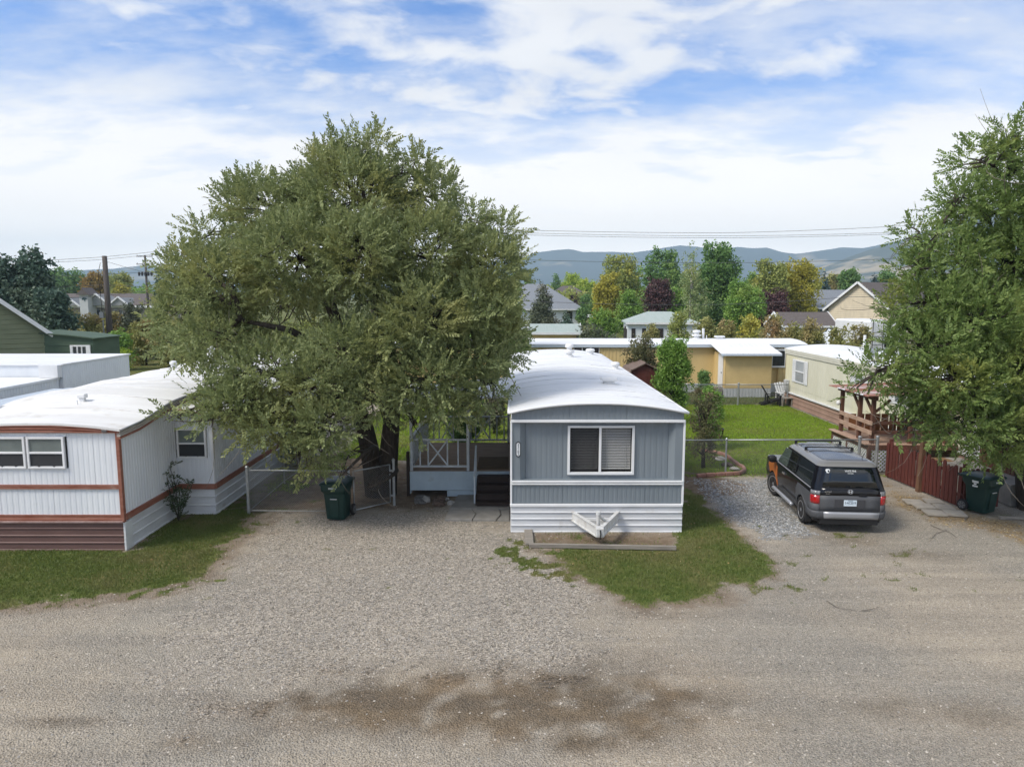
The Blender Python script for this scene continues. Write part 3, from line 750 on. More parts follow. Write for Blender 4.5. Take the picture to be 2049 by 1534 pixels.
# house number plaque on the left wing
px_, pz_ = .155, 2.10
oc_ = lambda w, h, c: [(-w,-h+c),(0,-h),(w,-h+c),(w,h-c),(0,h),(-w,h-c)]
pl = B().prism(oc_(.062,.205,.05), lambda x,z:(px_+x,YB-.002,pz_+z), lambda x,z:(px_+x,YB-.018,pz_+z)).build('number_plaque', M('black_plaque',(.012,.013,.018),rough=.4), blue)
B().prism(oc_(.042,.175,.035), lambda x,z:(px_+x,YB-.018,pz_+z), lambda x,z:(px_+x,YB-.022,pz_+z)).build('plaque_face', M('plaque_white',(.72,.75,.78),rough=.4), pl)
bl = M('black_lettering',(.015,.015,.018),rough=.5)
rl = blue.location
for i, ch in enumerate('43182'):
    lettering(ch, .082, bl, pl, (px_-rl.x, YB-.0245-rl.y, pz_+.122-i*.061-rl.z), (R(90),0,0), name='digit')
# towing hitch
hp = B()
tip = (2.06, 16.12, .38)
hitch_m = M('white_hitch_paint', (.66,.67,.67),(.52,.51,.48), scale=6, rough=.55, c3=(.22,.12,.07), c3scale=5, c3lo=.60, c3hi=.8)
ht = None
for x in (1.52, 2.66):
    b = B(); p0, p1 = Vector((x,YB-.02,.40)), Vector((tip[0]+(.05 if x > 2 else -.05),tip[1],tip[2]))
    for dz, h, w in ((0,.22,.025),(.11,.025,.085),(-.11,.025,.085)): b.beam(p0+Vector((0,0,dz)), p1+Vector((0,0,dz)), w, h)
    b.build('hitch_arm', hitch_m, blue)
B().box(tip[0]-.10,tip[0]+.10,tip[1]-.10,tip[1]+.10,.27,.50).build('hitch_coupler', hitch_m, blue, bev=.02)
b = B(); b.tube([(2.06,16.42,.20),(2.06,16.42,.72)], .045, 10); b.tube([(2.06,16.42,.70),(2.06,16.42,.78)], .06, 10); b.beam((1.80,16.72,.45),(2.32,16.72,.45), .06, .06); b.beam((2.06,16.42,.68),(2.24,16.6,.50), .05,.05)
b.build('hitch_jack', hitch_m, blue)
B().tube([(tip[0],tip[1]-.11,.24),(tip[0]+.01,tip[1]-.13,.36),(tip[0]+.0,tip[1]-.11,.46)], .016, 6).build('hitch_chain', M('dark_steel',(.06,.06,.065),rough=.5,metal=.6), blue)
# border boards on the ground
a, c = G(1058,1094), G(1353,1099)
t = thing('border_board', 'long grey weathered board lying in front of the trailer hitch', 'board', ((a.x+c.x)/2,(a.y+c.y)/2,0))
B().beam((a.x,a.y,.045),(c.x,c.y,.04),.07,.10).build('board', grey_wood, t, bev=.008)
a, c = G(1057,1062), G(1058,1090)
t = thing('border_board', 'short wide pale board at left end of the bed before the blue trailer', 'board', (a.x,(a.y+c.y)/2,0))
B().beam((a.x,a.y,.03),(c.x+.02,c.y,.03),.20,.05).build('board', grey_wood, t, bev=.008)

# ------------------------------------------------------------------ deck
YD0, YD1, XD0, XD1, ZD = 20.5, 24.6, -3.02, -.06, .74
deck = thing('deck', 'raised wooden deck with white X railings beside the blue trailer', 'deck', ((XD0+XD1)/2,(YD0+YD1)/2,0))
nb = 29; w = (YD1-YD0)/nb
bm0 = B().box(XD0,XD1,-w/2+.004,w/2-.004,-.035,0).build('deck_board', deck_wood, deck, local=True)
bm0.location = (-deck.location.x, YD0+w/2-deck.location.y, ZD)
for i in range(1, nb):
    o = bm0.copy(); C.objects.link(o); o.location.y = YD0+w*(i+.5)-deck.location.y; o.location.z = ZD-.002*(i % 3); o.rotation_euler.z = random.uniform(-.0008,.0008)
B().box(XD0,-1.02,YD0-.025,YD0+.02,.16,.735).build('skirt_panel', deck_blue, deck, bev=.006)
B().box(XD0+1.1,-1.02,YD0-.05,YD0-.027,-.02,.155).build('skirt_panel', deck_blue, deck, bev=.006)
B().box(-1.015,XD1,YD0-.02,YD0+.02,.53,.735).build('skirt_panel', deck_blue, deck, bev=.006)
B().box(XD0-.02,XD0+.02,YD0+.03,YD1,.05,.70).build('skirt_panel', deck_blue, deck)
fr = B()
for z in (.26,.47): fr.beam((-1.34,YD0-.03,z),(-1.07,YD0-.03,z),.02,.02)
for x in (-1.34,-1.07): fr.beam((x,YD0-.03,.25),(x,YD0-.03,.48),.02,.02,(0,1,0))
fr.build('access_hatch', deck_blue, deck)
rail_m = M('white_rail_paint', (.55,.60,.63),(.44,.48,.50), scale=3, rough=.55)
def xrail(parent, p0, p1, z0, z1, bays):
    p0, p1 = Vector((*p0,0)), Vector((*p1,0)); n = Vector((-(p1-p0).y,(p1-p0).x,0)).normalized()
    P = lambda t, z: p0.lerp(p1, t)+Vector((0,0,z))
    bar(parent, 'rail', rail_m, P(0,z1), P(1,z1), .09, .045, up=(0,0,1)); bar(parent, 'rail', rail_m, P(0,z0), P(1,z0), .05, .06)
    for t in bays['pk']: bar(parent, 'baluster', rail_m, P(t,z0+.03), P(t,z1-.022), .045, .045, up=n)
    for a, c in bays['x']:
        bar(parent, 'cross_brace', rail_m, P(a,z0+.03), P(c,z1-.022), .045, .035, up=n)
        bar(parent, 'cross_brace', rail_m, P(a,z1-.022)+n*.002, P(c,z0+.03)+n*.002, .045, .035, up=n)
for x, y, z1 in ((XD0+.05,YD0+.06,2.75),(-1.30,YD0+.06,2.75),(XD0+.05,YD1-.05,2.75),(-1.5,YD1-.05,2.75),(-.12,YD1-.05,1.75)):
    bar(deck, 'post', rail_m, (x,y,ZD), (x,y,z1), .085, .085, up=(0,1,0))
B().box(XD0-.10,XD0-.01,YD0-.02,YD0+.10,-.05,1.32).build('corner_post', dark_wood, deck, bev=.01)
xrail(deck, (XD0+.1,YD0+.06), (-1.34,YD0+.06), ZD+.13, ZD+.93, dict(pk=[.13,.28,.64,.84], x=[(.28,.64)]))
xrail(deck, (XD0+.1,YD1-.05), (-.14,YD1-.05), ZD+.10, ZD+.93, dict(pk=[.06,.13,.31,.53,.59,.77,.86,.95], x=[(.16,.31),(.59,.77)]))
for i in range(17):
    y = YD0+.2+i*(YD1-YD0-.35)/16.
    bar(deck, 'baluster', rail_m, (XD0+.05,y,ZD+.12), (XD0+.05,y,ZD+.95), .07, .04, up=(0,1,0))
bar(deck, 'rail', rail_m, (XD0+.05,YD0+.1,ZD+.10), (XD0+.05,YD1-.1,ZD+.10), .05, .06); bar(deck, 'rail', rail_m, (XD0+.05,YD0+.1,ZD+.97), (XD0+.05,YD1-.1,ZD+.97), .10, .045)
B().prism([(XD0-.25,2.72),(-.09,2.98),(-.09,3.02),(XD0-.25,2.76)], lambda x,z:(x,YD0-.25,z), lambda x,z:(x,YD1+.35,z)).build('porch_roof', white_roof, deck)
bar(deck, 'fascia', white_paint, (XD0-.27,YD0-.25,2.70), (XD0-.27,YD1+.35,2.70), .03, .12)
# steps
st = thing('porch_steps', 'dark brown wooden steps rising to the deck beside the blue trailer', 'steps', (-.53, 19.75, 0))
for i in range(4):
    y = YD0-.06-(.30*(3-i)+.02); z = .17*(i+1)-.02
    B().box(-1.0,-.08,y-.30,y+.02,z-.045,z).build('tread', dark_wood, st, bev=.008)
    B().box(-.985,-.095,y-.265,y-.24,z-.175,z-.048).build('riser', dark_wood, st)
for x in (-1.01,-.065): B().prism([(YD0-1.20,-.02),(YD0-1.20,.12),(YD0-.06,.62),(YD0-.06,-.02)], lambda y,z,x=x:(x-.016,y,z), lambda y,z,x=x:(x+.016,y,z)).build('stringer', dark_wood, st)
h = B(); h.beam((-1.06,YD0-.95,.02),(-1.06,YD0-.95,.86),.04,.04,(0,1,0)); h.beam((-1.06,YD0-.99,.84),(-1.06,YD0+.0,1.50),.05,.045); h.beam((-1.06,YD0-.05,.70),(-1.06,YD0-.05,1.45),.04,.04,(0,1,0))
h.build('handrail', rail_m, st)
m_ = thing('door_mat', 'brown mat lying on the deck against the blue trailer', 'mat', (-.55,21.5,ZD))
B().box(-1.05,-.12,20.75,22.3,ZD+.001,ZD+.016).build('mat_surface', M('brown_mat',(.13,.082,.035),(.10,.062,.028),scale=6,rough=.9), m_, bev=.005)
# slab
sl_ = thing('concrete_slab', 'cracked concrete slab under the porch steps', 'slab', (-.75,19.1,0), kind='structure')
def slab_piece(pts, z1): B().prism(pts, lambda x,y:(x,y,-.1), lambda x,y:(x,y,z1)).build('slab_piece', concrete, sl_, bev=.008)
slab_piece([(-1.72,19.05),(-.07,19.05),(-.07,20.45),(-1.6,20.4)], .05)
slab_piece([(-1.78,18.15),(-1.05,18.12),(-.98,18.6),(-1.12,19.02),(-1.74,19.03)], .04)
slab_piece([(-1.03,18.12),(-.42,18.1),(-.30,18.55),(-.36,19.02),(-1.09,19.02),(-.95,18.6)], .045)
slab_piece([(-.39,18.1),(-.07,18.1),(-.07,19.02),(-.33,19.02),(-.27,18.55)], .038)
# rubble heap of rocks by the deck
rk_mats = [M('grey_rock',(.20,.19,.175),(.12,.115,.11),scale=6,rough=.9), M('brown_rock',(.15,.105,.08),(.09,.065,.05),scale=6,rough=.9), M('pale_rock',(.42,.40,.37),(.30,.285,.26),scale=6,rough=.9)]
def rock(name, label, x, y, s, mat, seed, cat='rock', group=None, flat=.6):
    r = np.random.default_rng(seed); bm = bmesh.new(); bmesh.ops.create_icosphere(bm, subdivisions=2, radius=1)
    k = r.normal(0, 1, (6,3))
    for v in bm.verts:
        d = 1+sum(.10*math.sin(3*v.co.dot(Vector(q))) for q in k); v.co = Vector((v.co.x*s*d*r.uniform(.97,1.03)*1.2, v.co.y*s*d, v.co.z*s*flat*d))
    me = bpy.data.meshes.new(name); bm.to_mesh(me); bm.free()
    o = link(name, me, mat); o.location = (x,y,s*flat*.45); o.rotation_euler = (r.uniform(-.2,.2),r.uniform(-.2,.2),r.random()*6)
    tag(o, label, cat, group); return o
words = ['dark brown','grey','brown','dusty grey','small brown','dark','flat brown','grey brown']
for i in range(13):
    p = G(836+(i*37 % 72), 996+(i*13 % 17))
    rock('rock', 'small rough grey stone in the rubble heap under the deck panel' if i % 2 == 0 else 'small rough brown stone in the rubble heap under the deck panel', p.x, p.y, .08+.06*((i*7) % 5)/4, rk_mats[i % 2], 30+i, group='stones heaped below the deck')
for px, py, s, lb in ((852,1002,.15,'long pale stone at the front of the rubble heap by the deck'),(902,1008,.11,'white stone nearest the concrete slab by the deck'),(893,1000,.09,'pale stone behind the white stone beside the slab')):
    p = G(px, py); rock('rock', lb, p.x, p.y, s, rk_mats[2], px, group='stones heaped below the deck')

# ------------------------------------------------------------------ white and rust trailer on the left
XL, XLW, YL, YLE = -9.03, -13.0, 16.0, 33.0
left = thing('mobile_home', 'white mobile home with rust red trim and bowed roof at the left', 'mobile home', ((XL+XLW)/2,(YL+YLE)/2,0))
zdrop = lambda y: -.30*(1-ramp(np.array([y-YL]), .5, 2.6)[0])+.02*math.sin((y-YL)*2.2)
ZL = 3.17
# front wall in bands of separate panels
cols = [XLW,-12.0,-11.05,-10.15,XL]
L_W = [(-11.95,-11.17),(-11.13,-10.27)]
wz0, wz1 = 1.94, 2.68
for a, c in ((XLW,-12.03),(-10.22,-9.62),(-9.62,XL-.05)):
    B().ribwall((a+.002,YL),(c-.002,YL),1.545,2.80,(0,-1),.13,.0045,.08).build('siding_panel', white_siding, left)
for z0, z1 in ((1.545,wz0),(wz1,2.80)):
    B().ribwall((-12.028,YL),(-11.125,YL),z0,z1,(0,-1),.13,.0045,.08).build('siding_panel', white_siding, left)
    B().ribwall((-11.12,YL),(-10.222,YL),z0,z1,(0,-1),.13,.0045,.08).build('siding_panel', white_siding, left)
for a, c in ((XLW,-11.85),(-11.85,-10.62),(-10.62,XL-.05)):
    B().ribwall((a+.002,YL),(c-.002,YL),.83,1.47,(0,-1),.13,.0045,.08).build('siding_panel', white_siding, left)
B().prism([(-.045,1.455),(-.045,1.50),(-.03,1.508),(-.045,1.516),(-.045,1.555),(.05,1.555),(.05,1.455)], lambda d,z:(XLW,YL+d,z), lambda d,z:(XL-.05,YL+d,z)).build('trim_strip', rust_trim, left)
B().prism([(-.05,.70),(-.055,.75),(-.035,.76),(-.045,.84),(.05,.84),(.05,.70)], lambda d,z:(XLW,YL+d,z), lambda d,z:(XL-.05,YL+d,z)).build('trim_strip', rust_trim, left)
B().box(XLW-.06,XL+.01,YL-.085,YL-.052,.665,.70).build('trim_strip', M('pale_trim',(.42,.30,.28),(.30,.19,.17),scale=6,rough=.6), left)
lap_boards(left, (XLW,YL-.01),(XL-.02,YL-.01),-.03,.66,4,(0,-1),brown_skirt, lip=.022)
B().box(XL-.05,XL+.035,YL-.05,YL+.05,.66,2.86).build('corner_post', rust_trim, left, bev=.008)
def hung_window(parent, x0, x1, y, z0, z1, out=-1, upper=curtain_m, lower=screen_m, fr=white_paint, fw=.05):
    b = B(); d = .05*(-out)
    yy0, yy1 = sorted((y+out*.045, y+.03*(-out)))
    b.box(x0,x1,yy0,yy1,z1-fw,z1); b.box(x0,x1,yy0,yy1,z0,z0+fw); b.box(x0,x0+fw,yy0,yy1,z0+fw,z1-fw); b.box(x1-fw,x1,yy0,yy1,z0+fw,z1-fw)
    zm = (z0+z1)/2; b.box(x0+fw,x1-fw,yy0+.005,yy1-.005,zm-.025,zm+.02)
    w_ = b.build('window', fr, parent, bev=.004)
    B().box(x0+fw,x1-fw,y-.010,y-.002,zm+.02,z1-fw).build('upper_pane', upper, w_); B().box(x0+fw,x1-fw,y-.014,y-.006,z0+fw,zm-.025).build('lower_pane', lower, w_)
    for k in (.3,.7): B().box(x0+(x1-x0)*k-.015,x0+(x1-x0)*k+.015,y+out*.05,y+out*.03,z0+fw,z0+fw+.03).build('latch', black_plastic, w_)
    return w_
shade_glass = M('shaded_glass',(.17,.20,.19),(.13,.155,.15),scale=2,rough=.18,spec=.6)
for a, c in L_W: hung_window(left, a, c, YL-.01, wz0, wz1, upper=shade_glass, lower=screen_m)
# fascia across the front, three ribs, bowed with the roof
arcL = lambda x: ZL-.30+.135*(1-abs(2*(x-XLW)/(XL-XLW)-1)**2.2)
xs = np.linspace(XLW-.05, XL+.06, 21)
for k in range(3):
    rings = []
    for x in xs:
        z0 = 2.775+(arcL(x)-.02-2.775)*k/3; z1 = 2.775+(arcL(x)-.02-2.775)*(k+1)/3-.004
        rings.append([(x,YL-.06,z0),(x,YL-.085-.005*k,z0+.2*(z1-z0)),(x,YL-.085-.005*k,z0+.7*(z1-z0)),(x,YL-.062,z1),(x,YL+.02,z1),(x,YL+.02,z0)])
    B().loft(rings).build('fascia_strip', rust_trim, left)
B().box(XL-.32,XL-.2,YL-.11,YL-.095,2.80,2.86).build('marker_lamp', M('grey_lens',(.12,.12,.12),rough=.4), left, bev=.01)
arch_roof('roof', XLW, XL, YL-.10, YLE, ZL, .15, white_roof_worn, left, over=.09, ny=60, lump=.02, zfun=zdrop, seed=9, th=.05)
# tan fascia down the side following the dip
ys = np.linspace(YL-.06, YLE, 41)
for k in range(3):
    rings = []
    for y in ys:
        e = ZL+zdrop(y)-.06; z0 = e-.18+.058*k; z1 = z0+.054
        rings.append([(XL+.055,y,z0),(XL+.085,y,z0+.012),(XL+.085,y,z0+.036),(XL+.06,y,z1),(XL+.0,y,z1),(XL+.0,y,z0)])
    B().loft(rings).build('fascia_strip', tan_fascia if k else rust_trim, left)
B().tube([(XL+.10,y,ZL+zdrop(y)-.02) for y in ys], .022, 6).build('gutter_edge', M('dull_metal',(.40,.41,.42),rough=.5,metal=.3), left, smooth=True)
# side walls
YX0, YX1, XX = 18.72, 25.5, -8.05                       # bump-out
for a, c in ((YL+.05,17.38),(17.38,YX0)):
    B().ribwall((XL,a+.002),(XL,c-.002),.84,2.80+.1,(1,0),.12,.010,.08, ztop=lambda t,a=a,c=c: ZL+zdrop(a+(c-a)*t)-.1).build('siding_panel', white_siding, left)
for a, c in ((YX1,29.0),(29.0,YLE)): B().ribwall((XL,a+.002),(XL,c-.002),.84,3.1,(1,0),.15,.010,.08).build('siding_panel', white_siding, left)
B().ribwall((XL,YX0),(XX-.03,YX0),.84,1.55,(0,-1),.12,.0045,.08).build('siding_panel', white_siding, left)
B().ribwall((XL,YX0),(XX-.03,YX0),2.36,2.74,(0,-1),.12,.009,.08).build('siding_panel', white_siding, left)
B().ribwall((-8.19,YX0),(XX-.03,YX0),1.55,2.36,(0,-1),.07,.009,.08).build('siding_panel', white_siding, left)
hung_window(left, -8.99, -8.20, YX0-.01, 1.55, 2.36, upper=shade_glass, lower=screen_m)
for a, c in ((YX0,22.1),(22.1,YX1)): B().ribwall((XX,a+.03),(XX,c-.002),.84,2.74,(1,0),.12,.010,.08).build('siding_panel', white_siding, left)
B().box(XX-.04,XX+.015,YX0-.012,YX0+.03,.70,2.74).build('corner_trim', white_paint, left)
B().prism([(XL+.10,2.93),(XX+.22,2.76),(XX+.22,2.80),(XL+.10,2.97)], lambda x,z:(x,YX0-.28,z), lambda x,z:(x,YX1+.1,z)).build('awning_roof', white_roof_worn, left)
bar(left, 'awning_edge', rust_trim, (XL+.1,YX0-.29,2.92), (XX+.22,YX0-.29,2.75), .03, .06)
for p0, p1 in (((XL+.02,YL+.03),(XL+.02,YX0-.02)),((XL+.04,YX0-.02),(XX+.02,YX0-.02)),((XX+.02,YX0),(XX+.02,YX1)),((XL+.02,YX1),(XL+.02,YLE))):
    B().beam((*p0,.77),(*p1,.77),.07,.14).build('trim_strip', rust_trim, left)
lap_boards(left, (XL-.005,YL+.02),(XL-.005,YX0),-.03,.70,3,(1,0),white_skirt, lip=.03)
lap_boards(left, (XL+.03,YX0-.0),(XX,YX0-.0),-.03,.70,3,(0,-1),white_skirt, lip=.03)
lap_boards(left, (XX-.0,YX0+.0),(XX-.0,YX1),-.03,.70,3,(1,0),white_skirt, lip=.03)
lap_boards(left, (XL-.005,YX1),(XL-.005,YLE),-.03,.70,3,(1,0),white_skirt, lip=.03)
B().box(XL-.01,XL+.04,YL-.035,YL+.28,-.03,.66).build('skirting_corner', white_skirt, left, bev=.005)
B().ribwall((XLW,YL),(XLW,YLE),.0,3.1,(-1,0),.15,.01,.08).build('siding_panel', white_siding, left)
B().ribwall((XLW,YLE),(XL,YLE),.0,3.1,(0,1),.15,.01,.08).build('siding_panel', white_siding, left)
for k in range(1, 13):
    y = YL+k*1.25+.12*math.sin(k*1.9); B().tube([(x, y+.03*math.sin(x*3+k), ZL+zdrop(y)+.004+.15*(1-abs(2*(x-XLW+.09)/(XL-XLW+.18)-1)**2.2)) for x in np.linspace(XLW, XL+.07, 15)], .012, 5).build('roof_seam', white_roof_worn, left, smooth=True)
for px, py, kd, sc in ((166,808,'hood',.42),(155,811,'pipe',.35),(348,744,'cap',.6),(424,727,'stack',.75)):
    p = G(px, py, 3.15); roof_vent(left, p.x, p.y, ZL+zdrop(p.y)+.15*(1-abs(2*(p.x-XLW)/(XL-XLW)-1)**2.2)-.01, kd, sc)

# ------------------------------------------------------------------ white building behind, with stepped roof edge
ann = thing('mobile_home', 'long white flat roofed home with stepped side wall behind the rust trimmed one', 'mobile home', (-21.5,28,0))
B().box(-27,-18.1,28.4,33.4,-.05,3.08).build('wall', white_siding, ann)
B().box(-27.1,-18.05,28.35,33.5,3.09,3.15).build('roof', white_roof, ann)
for i in range(4): B().ribwall((-18.09,28.42+i*1.245),(-18.09,28.42+(i+1)*1.245-.004),.0,3.07,(1,0),.16,.012,.02).build('siding_panel', white_siding, ann)
B().box(-27,-18.25,21.5,28.38,-.05,2.52).build('wall', white_siding, ann)
B().box(-27.1,-18.18,21.4,28.34,2.53,2.62).build('roof', white_roof, ann)
for i in range(4): B().ribwall((-18.24,21.52+i*1.7),(-18.24,21.52+(i+1)*1.7-.004),.0,2.51,(1,0),.16,.012,.02).build('siding_panel', white_siding, ann)
B().box(-18.85,-18.10,28.1,28.39,2.63,3.12).build('roof_step', white_paint, ann)
awn = thing('carport', 'pale blue metal awning between the two white homes', 'carport', (-15.2,23,0))
aw_m = M('pale_blue_metal',(.50,.56,.62),(.43,.49,.55),scale=2,stretch=(1,.2,1),rough=.45)
for i in range(8): B().box(-17.6+i*.56,-17.6+i*.56+.55,19.2,27.0,2.30+.03*i,2.34+.03*i).build('roof_panel', aw_m, awn)
for x, y in ((-17.5,19.4),(-17.5,26.8),(-13.6,19.4),(-13.6,26.8)): bar(awn, 'post', white_paint, (x,y,0), (x,y,2.29), .08,.08, up=(0,1,0))

# ------------------------------------------------------------------ yellow trailer across the back
yellow_m = M('yellow_siding',(.68,.51,.24),(.61,.455,.21),scale=1,stretch=(1,1,.4),rough=.55)
yellow_pl = M('yellow_plywood',(.67,.50,.235),(.62,.46,.215),scale=3,rough=.6)
grey_skirt = M('grey_skirting',(.52,.54,.56),(.44,.455,.47),scale=2,rough=.55)
YY, XY0, XY1 = 43.0, -7.5, 17.7
yel = thing('mobile_home', 'long yellow mobile home with white roof across the back', 'mobile home', ((XY0+XY1)/2,YY+2,0))
ybreaks = list(np.arange(XY0, 12.3, 1.98))+[12.36,16.2,XY1]
WY = (3.55,5.05)
for a, c in zip(ybreaks[:-1], ybreaks[1:]):
    if a < 12.4 and c > 12.3: continue
    B().ribwall((a+.002,YY),(c-.002,YY),.55,2.72,(0,-1),.22,.014,.1).build('siding_panel', yellow_m, yel)
B().ribwall((12.30,YY),(12.4,YY),.55,2.72,(0,-1),.1,.014,.1).build('siding_panel', yellow_m, yel)
B().box(XY0,XY1,YY+.11,YY+4.2,.0,2.78).build('wall', yellow_m, yel)
B().box(XY0,XY1,YY-.02,YY+.08,.0,.54).build('skirting', grey_skirt, yel)
B().box(XY0-.15,XY1+.15,YY-.14,YY+.3,2.74,2.92).build('gutter', M('pale_blue_trim',(.55,.62,.70),rough=.5), yel, bev=.02)
arch_roof('roof', YY-.14, YY+4.3, XY0-.15, XY1+.18, 2.945, .20, white_roof, yel, over=.0, ny=30, lump=.01, th=.03, seed=5, axis='x')
def slider(parent, x0, x1, y, z0, z1, n=3):
    b = B(); f = .10
    b.box(x0,x1,y-.05,y+.02,z1-f,z1); b.box(x0,x1,y-.05,y+.02,z0,z0+f)
    for i in range(n+1):
        x = x0+(x1-x0)*i/n; b.box(max(x0,x-.03),min(x1,x+.03),y-.048,y+.018,z0+f,z1-f)
    w_ = b.build('window', white_paint, parent)
    for i in range(n): B().box(x0+(x1-x0)*i/n+.03,x0+(x1-x0)*(i+1)/n-.03,y-.025,y-.015,z0+f,z1-f).build('pane', glass_mid if i % 2 else glass_dark, w_)
    return w_
p0, p1 = V(1148,690,YY), V(1199,707,YY)
slider(yel, p0.x, p1.x, YY-.02, 1.75, p0.z, 3)
p0, p1 = V(1545,698,YY), V(1570,735,YY)
slider(yel, p0.x, p1.x, YY-.02, p1.z, p0.z, 1)
# plywood entry
EX0, EX1, EY = 12.35, 15.05, 40.9
B().box(EX0,EX1,EY,YY-.01,.52,2.50).build('entry_wall', yellow_pl, yel, bev=.01)
B().ribwall((EX0,EY-.01),(EX1,EY-.01),.0,.515,(0,-1),.18,.012,.05).build('entry_skirting', grey_skirt, yel)
B().box(EX0,EX1,EY+.06,YY-.03,.0,.51).build('entry_base', grey_skirt, yel)
B().box(EX0-.012,EX0+.02,EY-.012,EY+.10,.52,2.5).build('corner_trim', M('light_yellow',(.66,.48,.22),rough=.6), yel)
for i in range(11):
    x = EX0-.35+i*.314
    B().prism([(EY-.35,2.52),(YY+.9,3.13),(YY+.9,3.15),(EY-.35,2.55)], lambda y,z,x=x:(x+.002,y,z), lambda y,z,x=x:(x+.310,y,z)).build('roof_panel', white_roof, yel)
    B().beam((x+.31,EY-.35,2.56),(x+.31,YY+.9,3.16),.03,.03).build('roof_rib', white_paint, yel)
B().box(EX0-.36,EX0+3.12,EY-.38,EY-.352,2.44,2.56).build('fascia', M('pale_blue_trim',(.55,.62,.70)), yel)
d_ = B().box(EX0-.05,EX0-.013,EY+.35,EY+1.25,.55,2.45).build('door', white_paint, yel); B().lathe([(.03,0),(.045,.03),(.03,.06)],(EX0-.11,EY+.48,1.4),8,'x').build('handle', galv, d_)
B().box(EX0-.75,EX0-.06,EY+.2,EY+1.4,.0,.48).build('doorstep', grey_wood, yel)
for px, kd, sc in ((1394,'stack',1.3),(1407,'pipe',2.0),(1414,'pipe',.7),(1440,'hood',1.2)):
    p = V(px, 668, YY+2.2); roof_vent(yel, p.x, YY+2.2, 3.12, kd, sc)

# ------------------------------------------------------------------ cream trailer on the right
cream_m = M('cream_siding',(.68,.66,.54),(.62,.60,.48),scale=1,stretch=(1,1,.3),rough=.5,c3=(.68,.64,.44),c3scale=.25,c3lo=.5,c3hi=.62)
pinkblk = M('pinkish_block',(.36,.235,.18),(.29,.185,.14),scale=2,rough=.8)
XC, YC0, YC1 = 15.0, 19.0, 38.7
cre = thing('mobile_home', 'cream mobile home with pinkish skirting at the right of the lawn', 'mobile home', (XC+2,(YC0+YC1)/2,0))
nP = 12; 
for i in range(nP):
    a, c = YC0+(YC1-YC0)*i/nP, YC0+(YC1-YC0)*(i+1)/nP
    B().ribwall((XC,a+.003),(XC,c-.003),.98,2.72,(-1,0),.28,.010,.08).build('siding_panel', cream_m, cre)
    B().ribwall((XC-.004,a+.003),(XC-.004,c-.003),.73,.975,(-1,0),.28,.008,.08).build('siding_panel', cream_m, cre)
for i in range(3):
    z = 2.74+i*.09
    B().beam((XC-.03-.015*i,YC0-.1,z+.04),(XC-.03-.015*i,YC1+.05,z+.04),.06,.082).build('fascia_strip', M('cream_white_trim',(.72,.70,.60),(.64,.62,.52),scale=2,rough=.5), cre)
B().box(XC+.09,XC+4.2,YC0,YC1,.0,3.0).build('wall', cream_m, cre)
for i in range(3): B().ribwall((XC+.09+i*1.37,YC0-.02),(XC+.09+(i+1)*1.37-.004,YC0-.02),.73,2.95,(0,-1),.28,.010,.015).build('siding_panel', cream_m, cre)
arch_roof('roof', XC-.06, XC+4.25, YC0-.1, YC1+.08, 3.02, .20, white_roof, cre, over=.02, ny=30, lump=.015, seed=6)
B().beam((XC-.04,YC0,.69),(XC-.04,YC1,.69),.10,.06).build('skirting_cap', white_paint, cre)
for k in range(3):
    for i in range(10):
        a = YC0+(YC1-YC0)*i/10; c = YC0+(YC1-YC0)*(i+1)/10
        B().prism([(0,.22*k),(-.03,.22*k+.01),(-.03,.22*k+.03),(-.01,.22*k+.05),(-.008,.22*k+.212),(.05,.22*k+.212),(.05,.22*k)], lambda d,z,a=a:(XC+d,a+.006,z), lambda d,z,c=c:(XC+d,c-.006,z)).build('skirting_panel', pinkblk, cre)
def side_window(parent, y0, y1, z0, z1, x, shutters=True):
    b = B(); f = .06
    b.box(x-.05,x+.02,y0,y1,z1-f,z1); b.box(x-.05,x+.02,y0,y1,z0,z0+f); b.box(x-.05,x+.02,y0,y0+f,z0+f,z1-f); b.box(x-.05,x+.02,y1-f,y1,z0+f,z1-f)
    b.box(x-.045,x+.02,y0+f,y1-f,(z0+z1)/2-.03,(z0+z1)/2+.03)
    w_ = b.build('window', white_paint, parent)
    B().box(x-.028,x-.02,y0+f,y1-f,(z0+z1)/2+.03,z1-f).build('upper_pane', M('curtained_glass',(.42,.45,.48),(.34,.37,.40),scale=2,rough=.12), w_)
    B().box(x-.024,x-.016,y0+f,y1-f,z0+f,(z0+z1)/2-.03).build('lower_pane', M('hazy_glass',(.30,.33,.36),(.22,.25,.27),scale=2,rough=.12), w_)
    if shutters:
        for a in (y0-.36, y1+.04):
            s_ = B(); s_.box(x-.035,x-.012,a,a+.32,z0-.02,z1+.02)
            sh = s_.build('shutter', white_paint, parent)
            for k in range(12):
                z = z0+.06+(z1-z0-.12)*k/11; B().beam((x-.045,a+.04,z),(x-.045,a+.28,z),.02,.05).build('louvre', white_paint, sh)
